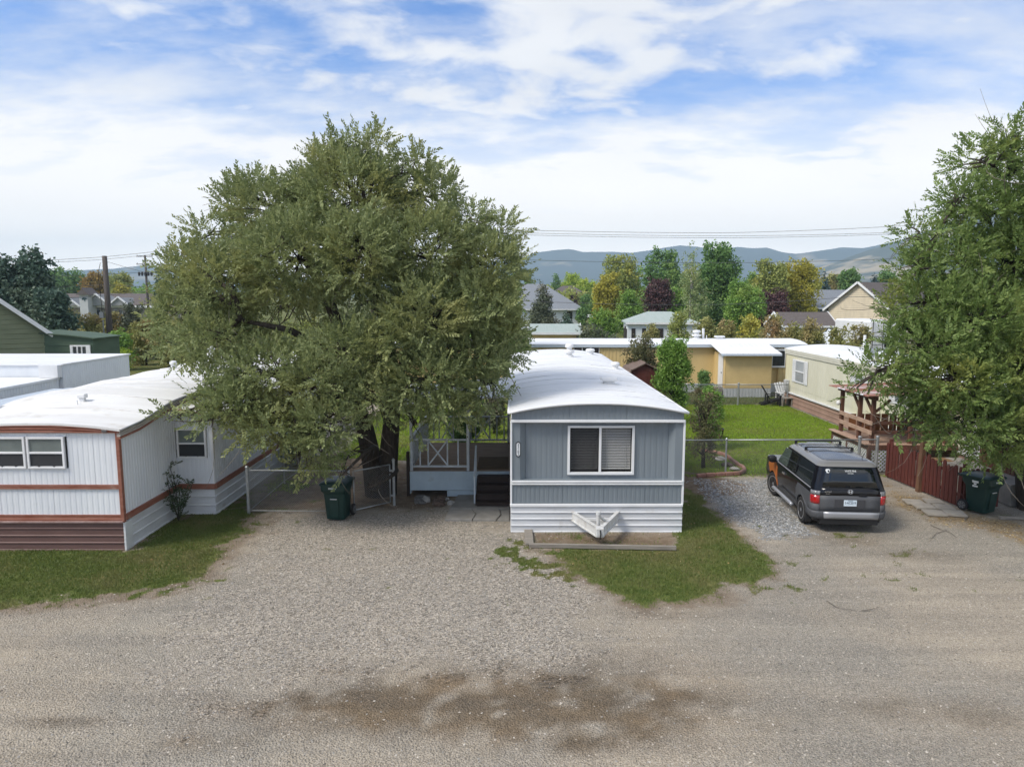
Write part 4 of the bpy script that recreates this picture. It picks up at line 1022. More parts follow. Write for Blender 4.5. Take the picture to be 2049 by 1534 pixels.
# window seen at px 1603-1622
ya = 37.05; side_window(cre, 36.1, 37.3, 1.35, 2.52, XC-.01)
side_window(cre, 29.9, 30.8, 1.55, 2.45, XC-.01)
side_window(cre, 26.6, 27.5, 1.7, 2.5, XC-.01)
b = B(); b.box(XC-.22,XC-.02,38.05,38.35,.75,1.35); b.build('meter_box', M('meter_grey',(.45,.46,.46),rough=.5), cre, bev=.02)
dr = B().box(XC-.05,XC-.01,22.2,23.1,.66,2.55).build('door', M('white_door',(.75,.76,.76),rough=.35), cre)
B().lathe([(.03,0),(.04,-.04),(.03,-.07)],(XC-.05,22.32,1.5),8,'x').build('handle', galv, dr)
p = V(1700,700,30); B().tube([(16.4,33.0,3.15),(16.4,33.0,4.05)],.06,10).build('roof_pipe', white_paint, cre)
b = B(); b.box(15.85,16.2,31.3,31.6,3.2,3.42); b.box(15.78,16.27,31.25,31.65,3.42,3.52); b.build('roof_vent', galv, cre)
# ------------------------------------------------------------------ foliage
def spray_template(r, n=20, L=.5, ll=.075, lw=.034, spread=52, bend=.12):
    """a twig along +Z carrying n pointed leaves; returns (n,4,3)"""
    out = []
    for i in range(n):
        t = (i+1)/n; side = 1 if i % 2 else -1
        c = np.array([bend*t*t, 0, t*L])
        a = R(spread*(1-.5*t)+r.normal(0, 10))
        d = np.array([r.normal(0, .22), side*math.sin(a), math.cos(a)]); d /= np.linalg.norm(d)
        nrm = np.array([1, r.normal(0, .5), r.normal(-.2, .5)]); nrm -= d*nrm.dot(d); nrm /= np.linalg.norm(nrm)
        s = np.cross(nrm, d); l = ll*r.uniform(.75, 1.2); w = lw*r.uniform(.8, 1.15)
        out.append([c, c+d*l*.45+s*w/2-nrm*w*.12, c+d*l, c+d*l*.45-s*w/2-nrm*w*.12])
    return np.array(out)
def clump_template(r, n=10, rad=.3, ll=.2, lw=.13):
    out = []
    for i in range(n):
        c = r.normal(0, 1, 3); c *= rad*r.random()**.4/np.linalg.norm(c)
        d = r.normal(0, 1, 3); d /= np.linalg.norm(d); q = r.normal(0, 1, 3); q -= d*q.dot(d); q /= np.linalg.norm(q)
        l = ll*r.uniform(.7, 1.25); w = lw*r.uniform(.7, 1.2)
        out.append([c-d*l/2, c+q*w/2, c+d*l/2, c-q*w/2])
    return np.array(out)
def frames(D, r):
    """rotation matrices whose third column is D, with a random roll"""
    D = D/np.linalg.norm(D, axis=1, keepdims=True)
    a = r.normal(0, 1, D.shape); a -= D*(a*D).sum(1, keepdims=True); a /= np.linalg.norm(a, axis=1, keepdims=True)
    return np.stack([a, np.cross(D, a), D], -1)
def leaves(P, D, tmpl, r, s0=.8, s1=1.2):
    n = len(P); Rm = frames(D, r); which = r.integers(0, len(tmpl), n); sc = r.uniform(s0, s1, n)
    Vs = []
    for k, t in enumerate(tmpl):
        q = which == k
        if q.any(): Vs.append((np.einsum('nij,abj->nabi', Rm[q]*sc[q][:, None, None], t)+P[q][:, None, None, :]).reshape(-1, 3))
    Vv = np.concatenate(Vs); return Vv, np.arange(len(Vv)).reshape(-1, 4)
def lobe_points(lobes, n, r, shell=.45, power=1.0):
    w = np.array([(l[3]*l[4]*l[5])**.72*(l[6] if len(l) > 6 else 1) for l in lobes]); w /= w.sum()
    k = r.choice(len(lobes), n, p=w); Lb = np.array([l[:6] for l in lobes])[k]
    d = r.normal(0, 1, (n, 3)); d /= np.linalg.norm(d, axis=1, keepdims=True)
    rad = (shell+(1-shell)*r.random(n)**power)
    rad *= 1+.23*np.sin(d[:, 0]*5+k)*np.sin(d[:, 2]*6+k*2)
    return Lb[:, :3]+d*Lb[:, 3:6]*rad[:, None], d, k
def lobes_px(L):
    """(px, py, depth Y, half-width px, half-height px, half-depth m, weight)"""
    out = []
    for px, py, Y, rx, ry, rd, *w in L:
        rx, ry = (rx-16 if rx > 42 else rx-6), (ry-14 if ry > 38 else ry-5)
        c = V(px, py, Y); m = (Y*math.cos(PITCH)+(CAM_Z-c.z)*math.sin(PITCH))/FPX
        out.append((c.x, c.y, c.z, rx*m, rd, ry*m, *(w or [1.0])))
    return out
def curve(p0, p1, r, k=6, sag=.08, wob=.05):
    p0, p1 = Vector(p0), Vector(p1); L = (p1-p0).length; pts = []
    off = Vector((r.normal(0, 1), r.normal(0, 1), r.normal(0, 1)))*L*wob
    for i in range(k+1):
        t = i/k; b = math.sin(math.pi*t)
        pts.append(p0.lerp(p1, t)+off*b+Vector((0, 0, 1))*L*sag*b)
    return pts

def elm(name, label, stems, lobes, n_sprays, seed, leaf, base, spray_kw, bare=60, up=.35, group=None):
    r = np.random.default_rng(seed)
    t = thing(name, label, 'tree', base, group)
    tr = B(); anchors = []
    for path, r0, r1 in stems:
        k = len(path); tr.tube(path, [r0+(r1-r0)*i/(k-1) for i in range(k)], 10)
        anchors += [Vector(p) for p in path[1:]]
    # root flare
    tr.build('trunk', bark, t, smooth=True)
    lb = B(); subs = []
    for l in lobes:
        c = Vector(l[:3]); a = min(anchors, key=lambda q: (q-c).length+max(0, q.z-c.z)*1.4)
        L = (c-a).length
        if L > .2:
            pts = curve(a, c, r, 7, .10, .07); r0 = min(.13, .035+.018*L)
            lb.tube(pts, [r0*(1-.72*i/7) for i in range(8)], 7)
        else: pts = [a, c]
        n = int(5+8*(l[3]*l[4]*l[5])**.4)
        for _ in range(n):
            s = pts[min(len(pts)-1, int(len(pts)*r.uniform(.45, 1)))]
            d = Vector(r.normal(0, 1, 3)).normalized(); e = c+Vector((d.x*l[3], d.y*l[4], d.z*l[5]))*.9
            q = curve(s, e, r, 5, .06, .10); lb.tube(q, [.028*(1-.7*i/5) for i in range(6)], 5); subs.append((q, d))
    lb.build('limb', bark, t, smooth=True)
    tw = B()
    for _ in range(bare):
        q, d = subs[r.integers(len(subs))]; s = q[r.integers(2, 6)]
        e = s+Vector((d.x, d.y, d.z-.25))*r.uniform(.5, 1.4)+Vector(r.normal(0, .35, 3))
        w = curve(s, e, r, 5, -.06, .12); tw.tube(w, [.010*(1-.6*i/5) for i in range(6)], 4)
    tb = tw.build('bare_twig', bark_light, t, smooth=True); tb['kind'] = 'stuff'
    P, d, _k = lobe_points(lobes, n_sprays, r, .52, .75)
    D = d*1.0+r.normal(0, .55, d.shape); D[:, 2] += up
    tm = [spray_template(r, **spray_kw) for _ in range(6)]
    Vv, F = leaves(P, D, tm, r, .75, 1.25)
    o = np_mesh('crown', Vv, F, leaf, t); o['kind'] = 'stuff'
    return t

def far_tree(name, label, cat, px0, px1, ytop, ybase, Y, mat, n, seed, shape='round', leaf=.28, group=None, trunk=bark, trunk_h=.25, nl=9, base_z=None, sparse=1.0, clump=None, ztop=None):
    """free-standing tree whose crown fills the given part of the picture at depth Y"""
    r = np.random.default_rng(seed)
    a, b = V(px0, (ytop+ybase)/2, Y), V(px1, (ytop+ybase)/2, Y)
    zt = V((px0+px1)/2, ytop, Y).z; cx = (a.x+b.x)/2; rx = abs(b.x-a.x)/2*(1.16 if Y > 80 and cat == 'tree' else 1.0)
    zb = max(V(cx, ybase, Y).z, .0) if base_z is None else base_z
    h = zt-zb
    t = thing(name, label, cat, (cx, Y, 0), group)
    lobes = []
    if shape == 'cone':
        for i in range(nl):
            f = i/(nl-1); rr = rx*(1.02-f*.93)
            for j in range(max(1, int(4*(1-f)))):
                an = r.random()*6.28; ro = rr*.45*(r.random() if f < .9 else 0)
                lobes.append((cx+math.cos(an)*ro, Y+math.sin(an)*ro, zb+h*(.06+.90*f), rr*.72, rr*.72, h/nl*.95, 1))
    elif shape == 'column':
        for i in range(nl):
            f = i/(nl-1); rr = rx*(.75+.45*math.sin(math.pi*min(1, f*1.05)))*(1-.55*f**3)
            lobes.append((cx+r.normal(0, rx*.18), Y+r.normal(0, rx*.18), zb+h*(.08+.86*f), rr*.8, rr*.8, h/nl*1.1, 1))
    else:
        lobes.append((cx, Y, zb+h*.5, rx*.72, rx*.7, h*.42, 1.1))
        for i in range(nl):
            an = r.random()*6.28; f = r.uniform(.1, .92); k = math.sqrt(max(.1, 1-(2*f-1)**2))
            ro = rx*.62*k*r.uniform(.7, 1.1)
            lobes.append((cx+math.cos(an)*ro, Y+math.sin(an)*ro*.8, zb+h*f*.95, rx*r.uniform(.26, .42), rx*.36, min(h*.24, rx*.5), 1))
        for i in range(3): lobes.append((cx+rx*r.uniform(-.5, .5), Y, zb+h*r.uniform(.84, .93), rx*.22, rx*.25, h*.10, .8))
    P, d, _k = lobe_points(lobes, n, r, .45, .9)
    P[:, 2] = np.maximum(P[:, 2], .08)
    P += r.normal(0, .07, P.shape)*rx; P[:, 2] = np.maximum(P[:, 2], .06)
    D = d+r.normal(0, .5, d.shape); D[:, 2] += .3
    tm = clump or [clump_template(r, 9, leaf*1.25, leaf, leaf*.6) for _ in range(5)]
    Vv, F = leaves(P, D, tm, r, .7, 1.3)
    tr = B(); zt_ = zb+h*.7
    rr0 = max(.06, min(.28, .028*zt))
    tr.tube([(cx, Y, -.1), (cx+r.normal(0, .1), Y, zt_*.4), (cx+r.normal(0, .15), Y, zt_)], [rr0, rr0*.75, rr0*.3], 7)
    for l in lobes[1:]:
        tr.tube(curve((cx, Y, min(l[2]*.6, zt_)), l[:3], r, 3, .05, .05), [rr0*.35, rr0*.28, rr0*.2, rr0*.1], 4)
    tr.build('trunk', trunk, t, smooth=True)
    o = np_mesh('crown', Vv, F, mat, t); o['kind'] = 'stuff'
    return t

L_elm = leafmat('elm_leaf', (.175,.220,.088), (.325,.370,.160), (.43,.41,.14), c3lo=.50, c3hi=.85, c3s=.55)
L_elm2 = leafmat('elm_leaf_darker', (.135,.215,.056), (.245,.325,.100), (.36,.35,.085), c3lo=.54, c3hi=.85, c3s=.6)

tb = G(752, 985)
def T(px, py, Y): return V(px, py, Y)
YT = tb.y
main_stems = [
  ([G(756,990)+Vector((0,0,-.15)), T(746,930,YT), T(731,860,YT), T(700,770,YT+.1), T(690,700,YT), T(660,600,YT-.3), T(610,520,YT-.4)], .36, .09),
  ([G(772,988)+Vector((0,0,-.15)), T(776,930,YT), T(782,860,YT+.1), T(790,760,YT+.2), T(770,650,YT+.3), T(740,540,YT+.2), T(735,420,YT)], .34, .08),
  ([T(788,770,YT+.2), T(830,680,YT+.1), T(880,600,YT), T(925,540,YT)], .17, .05),
  ([T(700,770,YT+.1), T(650,700,YT-.8), T(580,660,YT-1.6), T(480,640,YT-2)], .17, .05),
  ([T(690,700,YT), T(640,560,YT+1), T(590,470,YT+1.6), T(560,420,YT+1.8)], .14, .05),
  ([T(782,860,YT+.1), T(760,800,YT-1.2), T(690,790,YT-2.2), T(600,810,YT-2.8)], .12, .04),
  ([T(790,760,YT+.2), T(860,760,YT-.6), T(930,740,YT-1.0)], .12, .04),
]
main_lobes = lobes_px([
  (710,400,21,120,100,2.2,1.0),(705,300,21,40,48,.8,.42),(755,305,21,34,52,.7,.40),(650,330,21,40,40,.8,.45),(838,345,21,48,48,1.0,.55),(872,400,21,55,60,1.2,.7),
  (535,430,21.6,85,78,1.9,.9),(480,395,21.8,30,34,.8,.45),(600,390,21.5,50,45,1.1,.7),(420,470,21,45,44,1.2,.6),(385,545,20.6,55,62,1.4,.8),(364,630,20.2,42,58,1.3,.7),(352,690,19.8,34,38,1.0,.5),
  (455,570,19.8,85,85,1.7,1.0),(600,520,19.3,115,95,1.7,1.0),(720,510,18.8,100,90,1.5,.9),(850,500,19.6,95,80,1.6,1.0),(930,445,20.6,58,45,1.2,.75),(1000,470,20.8,48,42,1.0,.6),(985,535,20,70,60,1.4,.9),(1040,520,20.6,22,30,.6,.35),
  (960,620,19.4,85,75,1.5,1.0),(1010,690,19.6,52,55,1.1,.8),(850,630,18.6,100,80,1.5,.85),(750,600,22.6,110,90,1.4,.38),(560,620,22.6,120,80,1.4,.40),(900,620,22.8,100,90,1.3,.40),
  (440,680,18.8,80,60,1.3,.9),(540,740,18.2,90,60,1.3,.9),(410,770,17.8,40,30,.8,.5),(480,815,17.4,70,32,.8,.65),(355,835,17.2,45,20,.5,.25),(570,850,17.4,75,42,.9,.8),(640,760,17.9,75,55,1.0,.75),
  (655,850,17.5,70,50,.9,.9),(640,905,17.5,50,36,.6,.6),(755,800,18.0,62,48,.9,.7),(860,760,18.0,95,60,1.1,.95),(900,815,18.3,70,42,.9,.85),(975,785,18.6,50,38,.8,.7),(940,720,18.8,80,50,1.1,.9),
  (835,850,18.4,30,28,.5,.35),(470,800,17.7,75,44,.9,.8),(540,855,17.5,70,46,.8,.75),(425,835,17.2,50,26,.6,.4),(700,710,18.2,95,75,1.0,.75),(780,690,18.2,85,70,1.0,.7),(600,930,17.3,26,22,.4,.25),(690,945,17.2,22,22,.3,.12),(740,975,17.3,14,16,.25,.05)])
elm('elm_tree', 'huge spreading elm tree beside the deck of the blue trailer', main_stems, main_lobes, 15000, 101, L_elm, (tb.x, tb.y, 0),
    dict(n=17, L=.48, ll=.098, lw=.046), bare=110)

rb = G(2062, 1018); YR = rb.y
r_stems = [
  ([rb+Vector((0,0,-.15)), T(2050,900,YR), T(2035,780,YR), T(2020,640,YR+.1), T(2010,500,YR+.2), T(2010,360,YR)], .30, .05),
  ([T(2050,900,YR), T(1990,800,YR-.6), T(1920,740,YR-1), T(1850,720,YR-1.2)], .13, .04),
  ([T(2035,780,YR), T(1960,660,YR-.4), T(1890,600,YR-.5), T(1840,540,YR-.4)], .13, .04),
  ([T(2020,640,YR), T(2090,520,YR), T(2120,420,YR)], .13, .05)]
r_lobes = lobes_px([
  (2015,275,18.8,38,42,.7,.6),(1960,320,18.8,55,45,.9,.75),(2040,340,18.8,70,70,1.1,.9),(1915,400,18.7,48,36,.8,.6),(1980,430,18.7,80,62,1.2,.9),(1840,465,18.4,42,28,.6,.42),(1835,540,18.2,52,34,.8,.6),
  (1900,520,18.5,75,60,1.1,.9),(2030,530,18.4,85,85,1.4,1),(1850,610,18.0,72,58,1.1,.85),(1800,640,18.0,38,30,.6,.4),(1950,640,17.8,95,80,1.3,1),(1850,690,17.5,78,48,1.0,.85),(1760,745,17.5,58,34,.7,.55),(1715,775,17.4,30,24,.4,.25),
  (1900,760,17.3,95,65,1.1,1),(2010,740,17.4,95,95,1.3,1),(1835,790,17.6,60,36,.8,.55),(1805,845,17.9,26,34,.5,.22),(1930,840,17.2,85,52,1.0,.9),(2030,870,17.4,80,70,1.1,1),(1885,860,17.6,46,30,.6,.42),(1975,905,17.3,55,26,.6,.5),(2100,600,18.6,110,150,1.4,1),(2110,800,18.2,100,120,1.3,1),(2120,420,18.6,70,90,1.2,.8)])
elm('elm_tree', 'tall elm tree at the right edge beside the red fence and bin', r_stems, r_lobes, 7800, 202, L_elm2, (rb.x, rb.y, 0),
    dict(n=17, L=.46, ll=.098, lw=.046), bare=90)
# ------------------------------------------------------------------ chain link fences
def chain_panel(b, p0, p1, z0, z1, s=.062, w=.0022):
    """diagonal wires of one fence bay"""
    p0, p1 = Vector((*p0, 0)), Vector((*p1, 0)); d = (p1-p0); L = d.length; d.normalize(); n = Vector((-d.y, d.x, 0)); H = z1-z0
    k = int((L+H)/s)
    for i in range(k+1):
        a = i*s
        for sg in (1, -1):
            t0, h0, t1, h1 = a-H, 0, a, H
            if t0 < 0: h0 = -t0; t0 = 0
            if t1 > L: h1 = H-(t1-L); t1 = L
            if h1 <= h0: continue
            if sg < 0: t0, t1 = L-t0, L-t1
            A, Z = p0+d*t0+Vector((0,0,z0+h0))+n*.003*sg, p0+d*t1+Vector((0,0,z0+h1))+n*.003*sg
            e = (Z-A).normalized(); q = e.cross(n)*w
            b.add([A-q, A+q, A+n*w*1.4, Z-q, Z+q, Z+n*w*1.4], [(0,1,4,3),(1,2,5,4),(2,0,3,5)])
def chain_fence(name, label, pts, posts, h=1.2, bottom=.04, rail=True, group=None, post_r=.035, s=.062, w=.0022, tension=False):
    cx = sum(p[0] for p in pts)/len(pts); cy_ = sum(p[1] for p in pts)/len(pts)
    t = thing(name, label, 'chain link fence', (cx, cy_, 0), group)
    b = B()
    for a, c in zip(pts[:-1], pts[1:]):
        chain_panel(b, a, c, bottom, h-.03, s, w)
        if rail: B().tube([(*a,h-.01),(*c,h-.01)], .021, 8).build('top_rail', galv, t, smooth=True)
        if tension: B().tube([(*a,.07),(*c,.07)], .009, 5).build('tension_wire', galv, t)
    m = b.build('wire_mesh', wire_m, t); m['kind'] = 'stuff'
    for (x, y, r, hh) in posts:
        B().lathe([(r,-.1),(r,hh),(r*1.2,hh+.005),(r*1.2,hh+.03),(r*.7,hh+.055),(.004,hh+.065)], (x,y,0), 10).build('fence_post', galv, t, smooth=False)
    return t
c0, c1 = G(498,1026), G(700,1027); gp = G(789,1010)
cb = Vector((-7.05, 25.0, 0))
chain_fence('chain_link_fence', 'low chain link fence crossing the dirt side yard behind the left green bin', [(c0.x,c0.y),(c1.x,c1.y)], [(c0.x,c0.y,.045,1.26),(c1.x,c1.y,.035,1.24)], 1.20, tension=True)
chain_fence('chain_link_fence', 'chain link fence running back along the bump-out of the white trailer', [(c0.x+.02,c0.y+.06),(-7.2,21.9),(cb.x,cb.y)], [(-7.2,21.9,.03,1.2),(cb.x,cb.y,.035,1.22)], 1.20, tension=True)
gate = thing('chain_link_gate', 'open chain link gate standing before the elm trunk', 'gate', ((c1.x+gp.x)/2,(c1.y+gp.y)/2,0))
ga, gc = Vector((c1.x+.13,c1.y-.02,0)), Vector((gp.x-.10,gp.y-.03,0))
for z in (.10,1.18): B().tube([ga+Vector((0,0,z)), gc+Vector((0,0,z))], .02, 8).build('gate_rail', galv, gate, smooth=True)
for p in (ga,gc): B().tube([p+Vector((0,0,.10)), p+Vector((0,0,1.18))], .02, 8).build('gate_upright', galv, gate, smooth=True)
b = B(); chain_panel(b, (ga.x,ga.y), (gc.x,gc.y), .11, 1.17); o = b.build('wire_mesh', wire_m, gate); o['kind'] = 'stuff'
for z in (.28,1.0): B().cbox((gp.x-.05,gp.y-.01,z),.10,.05,.05).build('hinge', galv, gate)
gpt = thing('gate_post', 'galvanised post the open chain link gate hangs on', 'post', (gp.x,gp.y,0))
B().lathe([(.04,-.1),(.04,1.28),(.048,1.285),(.048,1.31),(.02,1.35),(.003,1.355)], (gp.x,gp.y,0), 10).build('post_tube', galv, gpt)
f0 = Vector((4.62,22.85,0)); f1 = Vector((11.45,22.95,0)); f2 = Vector((12.05,22.98,0))
chain_fence('chain_link_fence', 'chain link fence between the parked car and the bright lawn', [(f0.x,f0.y),(7.05,22.9),(f1.x,f1.y),(f2.x,f2.y)], [(f0.x,f0.y,.045,1.25),(7.05,22.9,.032,1.19),(f1.x,f1.y,.05,1.25),(f2.x,f2.y,.05,1.25)], 1.19, s=.068, w=.0028)
chain_fence('chain_link_fence', 'far chain link fence between the bright lawn and the yellow trailer', [(7.6,37.9),(11.5,37.9),(14.9,37.9)], [(7.6,37.9,.035,1.16),(9.4,37.9,.03,1.12),(12.2,37.9,.05,1.16),(14.85,37.9,.035,1.16)], 1.13, s=.085, w=.0036)

# ------------------------------------------------------------------ red board fence
rf = thing('board_fence', 'dark red board fence between the car and the cream home', 'fence', (12.4,21.2,0))
rp0, rp1 = Vector((12.25,22.75,0)), Vector((12.52,19.25,0)); npk = 21; dd = (rp1-rp0); pitch_ = dd.length/npk; dd.normalize(); pn = Vector((-dd.y,dd.x,0))
if pn.x > 0: pn = -pn
for i in range(npk):
    c = rp0+dd*(pitch_*(i+.5)); w_ = .068; hh = 1.14+.05*math.sin(i*1.7)+random.uniform(-.02,.03); cut = .035
    prof = [(-w_,.03),(w_,.03),(w_,hh-cut*1.6),(w_*.75,hh-.02),(w_*.35,hh),(-w_*.35,hh),(-w_*.75,hh-.02),(-w_,hh-cut*1.6)]
    lean = random.uniform(-.02,.02)
    B().prism(prof, lambda u,z,c=c,l=lean: tuple(c+dd*(u+l*z)+pn*.012+Vector((0,0,z))), lambda u,z,c=c,l=lean: tuple(c+dd*(u+l*z)-pn*.010+Vector((0,0,z)))).build('picket', red_fence, rf)
for z in (.35,.92): bar(rf, 'fence_rail', red_fence, rp0-pn*.035+Vector((0,0,z)), rp1-pn*.035+Vector((0,0,z)), .04,.085)
for t_ in (.02,.5,.985): p = rp0+dd*(npk*pitch_*t_)-pn*.10; bar(rf, 'fence_post', red_fence, p+Vector((0,0,-.05)), p+Vector((0,0,1.25)), .09,.09, up=(0,1,0))
e = rp1+dd*.06
for k in range(7):
    c = e-pn*(.09+.15*k); B().prism([(-.066,.03),(.066,.03),(.066,1.08),(.03,1.13),(-.03,1.13),(-.066,1.08)], lambda u,z,c=c: tuple(c-pn*u+dd*.01+Vector((0,0,z))), lambda u,z,c=c: tuple(c-pn*u-dd*.01+Vector((0,0,z)))).build('picket', red_fence, rf)
post = thing('timber_post', 'tall brown timber post leaning beside the red board fence', 'post', (12.0,20.75,0))
pb = G(1838,982)
B().beam((pb.x,pb.y,-.1),(pb.x+.10,pb.y+.05,2.0),.15,.15,(0,1,0)).build('post_shaft', cedar, post, bev=.012)
B().cbox((pb.x+.22,pb.y+.02,1.72),.30,.10,.09).build('post_arm', cedar, post, bev=.01)
# ------------------------------------------------------------------ pavers
pv = thing('paver_path', 'pale square concrete pavers laid by the red fence', 'path', (11.9,19.2,0), kind='structure')
for k, (px, py, rz, s) in enumerate(((1829,1003,.10,.50),(1868,1002,.05,.46),(1848,1012,.12,.50),(1889,1013,.02,.46),(1870,1025,.08,.50),(1910,1026,-.02,.50))):
    p = G(px, py, .03); o = B().box(-s/2,s/2,-s*.48,s*.48,-.035,.022).build('paver', paver_m, pv, local=True, bev=.008)
    o.location = (p.x-pv.location.x, p.y-pv.location.y, .02+.006*(k % 3)); o.rotation_euler = (random.uniform(-.015,.015),random.uniform(-.015,.015),rz-.25)

# ------------------------------------------------------------------ rubbish carts
def rrect(hx, hy, r, z, n=4, cx=0, cy=0):
    pts = []
    for qx, qy, a0 in ((1,1,0),(-1,1,90),(-1,-1,180),(1,-1,270)):
        for i in range(n+1):
            a = R(a0+90*i/n); pts.append((cx+qx*(hx-r)+r*math.cos(a), cy+qy*(hy-r)+r*math.sin(a), z))
    return pts
def make_bin(label, loc, rz, sticker):
    t = thing('wheeled_bin', label, 'rubbish bin', loc, 'green wheeled bins', rz)
    b = B()
    b.loft([rrect(.24,.25,.06,.03), rrect(.245,.255,.06,.06), rrect(.285,.315,.07,.70,cy=-.01), rrect(.285,.318,.07,.72,cy=-.012), rrect(.325,.385,.06,.82,cy=-.02), rrect(.335,.40,.06,.98,cy=-.02), rrect(.34,.405,.06,.985,cy=-.02)])
    b.build('body', bin_green, t, smooth=True, local=True).data.set_sharp_from_angle(angle=R(28))
    l = B(); l.loft([rrect(.36,.43,.07,.975,cy=-.01), rrect(.365,.435,.07,1.01,cy=-.01), rrect(.34,.41,.08,1.035,cy=-.01), rrect(.24,.30,.10,1.075,cy=-.01), rrect(.10,.14,.06,1.085,cy=-.01)])
    l.build('lid', bin_green, t, smooth=True, local=True).data.set_sharp_from_angle(angle=R(30))
    for x in (-.18,.18): B().beam((x,-.36,1.052),(x,.30,1.052),.05,.02).build('lid_rib', bin_green, t, local=True, bev=.006)
    p = B(); p.loft([[(-.10,-.262,.10),(.10,-.262,.10),(.12,-.31,.60),(-.12,-.31,.60)],[(-.12,-.285,.08),(.12,-.285,.08),(.14,-.335,.62),(-.14,-.335,.62)]]); p.build('front_panel', bin_green, t, local=True, bev=.012)
    B().beam((-.09,-.345,.60),(.09,-.345,.60),.018,.022).build('catch_bar', M('grey_bar',(.48,.49,.48),rough=.5), t, local=True)
    B().box(-.10,.10,-.428,-.421,.885,.925).build('name_plate', M('plate_grey',(.40,.45,.43),rough=.5), t, local=True)
    h = B(); h.tube([(-.28,.40,.93),(-.28,.50,.97),(.28,.50,.97),(.28,.40,.93)], .018, 8); h.build('handle', bin_green, t, local=True, smooth=True)
    for x in (-.27,.27):
        w = B(); s = 1 if x > 0 else -1
        w.lathe([(.03,0),(.145,0),(.152,.015),(.152,.055),(.145,.07),(.03,.07)], (x if s > 0 else x-.07,.30,.15), 20, 'x'); wh = w.build('wheel', rubber, t, local=True)
        q = B(); q.lathe([(.105,0),(.105,.012),(.03,.02)], (x+.07*s if s > 0 else x-.082,.30,.15), 16, 'x'); q.build('rim', M('grey_rim',(.09,.09,.09),rough=.5), wh, local=True)
        for k in range(6):
            a = k*math.pi/3; B().beam((x+s*.085,.30+.03*math.cos(a),.15+.03*math.sin(a)),(x+s*.085,.30+.10*math.cos(a),.15+.10*math.sin(a)),.012,.02).build('spoke', M('rim_light',(.20,.20,.20),rough=.5), wh, local=True)
    if sticker:
        w = M('sticker_white',(.75,.77,.76),rough=.5)
        for (a, c, z0, z1) in ((-.10,.06,.845,.90),(-.045,.015,.79,.83),(-.085,.05,.73,.77)):
            B().prism([(a,z0),(c,z0-.004),(c+.006,z1),(a-.006,z1)], lambda y,z: (-.322-(z-.73)*.045,y,z), lambda y,z: (-.336-(z-.73)*.045,y,z)).build('sticker', w, t, local=True)
    return t
p = G(672,1042); make_bin('green wheeled bin with stray elm twigs hanging over it, at the side yard fence', (p.x,p.y+.30,0), R(-6), False)
p = G(1978,1030); make_bin('green wheeled bin with white stickers at the end of the red fence', (p.x,p.y+.35,0), R(24), True)

# ------------------------------------------------------------------ pergola deck of the cream home
pd = thing('deck', 'red brown deck with white lattice and covered rails by the cream home', 'deck', (13.4,24.6,0))
DX0, DX1, DY0, DY1, DZ = 11.95, 14.9, 23.3, 25.95, .93
nb2 = 18; w2 = (DY1-DY0)/nb2
b0 = B().box(DX0,DX1,-w2/2+.005,w2/2-.005,-.04,0).build('deck_board', pink_rail, pd, local=True); b0.location = (-pd.location.x, DY0+w2/2-pd.location.y, DZ)
for i in range(1, nb2): o = b0.copy(); C.objects.link(o); o.location.y = DY0+w2*(i+.5)-pd.location.y; o.location.z = DZ-.002*(i % 2)
def lattice(parent, p0, p1, z0, z1, s=.13, w=.038):
    p0, p1 = Vector((*p0,0)), Vector((*p1,0)); d = (p1-p0); L = d.length; d.normalize(); n = Vector((d.y,-d.x,0)); H = z1-z0; b = B()
    for i in range(int((L+H)/s)+1):
        a = i*s+.02
        for sg in (1,-1):
            t0,h0,t1,h1 = a-H,0,a,H
            if t0 < 0: h0 = -t0; t0 = 0
            if t1 > L: h1 = H-(t1-L); t1 = L
            if h1-h0 < .03: continue
            if sg < 0: t0, t1 = L-t0, L-t1
            b.beam(p0+d*t0+Vector((0,0,z0+h0))+n*.006*sg, p0+d*t1+Vector((0,0,z0+h1))+n*.006*sg, w, .009, n)
    o = b.build('lattice_panel', white_paint, parent); o['kind'] = 'stuff'
lattice(pd, (DX0-.03,DY0), (DX0-.03,DY1), .03, DZ-.10); lattice(pd, (DX0,DY0-.03), (DX0+1.2,DY0-.03), .03, DZ-.10)
for y in (DY0,DY0+1.5,DY1): bar(pd, 'post', red_cedar, (DX0,y,0), (DX0,y,DZ), .11,.11, up=(0,1,0))
bar(pd, 'rim_joist', red_cedar, (DX0-.03,DY0-.05,DZ-.09), (DX0-.03,DY1,DZ-.09), .045,.17); bar(pd, 'rim_joist', red_cedar, (DX0-.05,DY0-.03,DZ-.09), (DX1,DY0-.03,DZ-.09), .045,.17)
bar(pd, 'rail_cap', pink_rail, (DX0-.06,DY0-.05,DZ+.02), (DX0-.06,DY1+.05,DZ+.02), .22,.045)
PX, PY0, PY1, PZ = 12.12, 23.5, 25.75, 2.42
for x, y in ((PX,PY0),(PX,PY1),(14.6,PY0),(13.4,PY0),(PX,24.4)): bar(pd, 'post', red_cedar, (x,y,DZ), (x,y,PZ), .12,.12, up=(0,1,0))
for z in (.38,.70):
    bar(pd, 'rail', pink_rail, (PX-.07,PY0-.1,DZ+z), (PX-.07,PY1,DZ+z), .04,.14)
    bar(pd, 'rail', red_cedar, (PX,PY0+.02,DZ+z), (14.8,PY0+.02,DZ+z), .04,.12)
bar(pd, 'beam', red_cedar, (PX,PY0-.2,PZ+.06), (PX,PY1+.3,PZ+.06), .10,.14); bar(pd, 'beam', red_cedar, (14.6,PY0-.2,PZ+.14), (14.6,PY1+.3,PZ+.14), .10,.14)
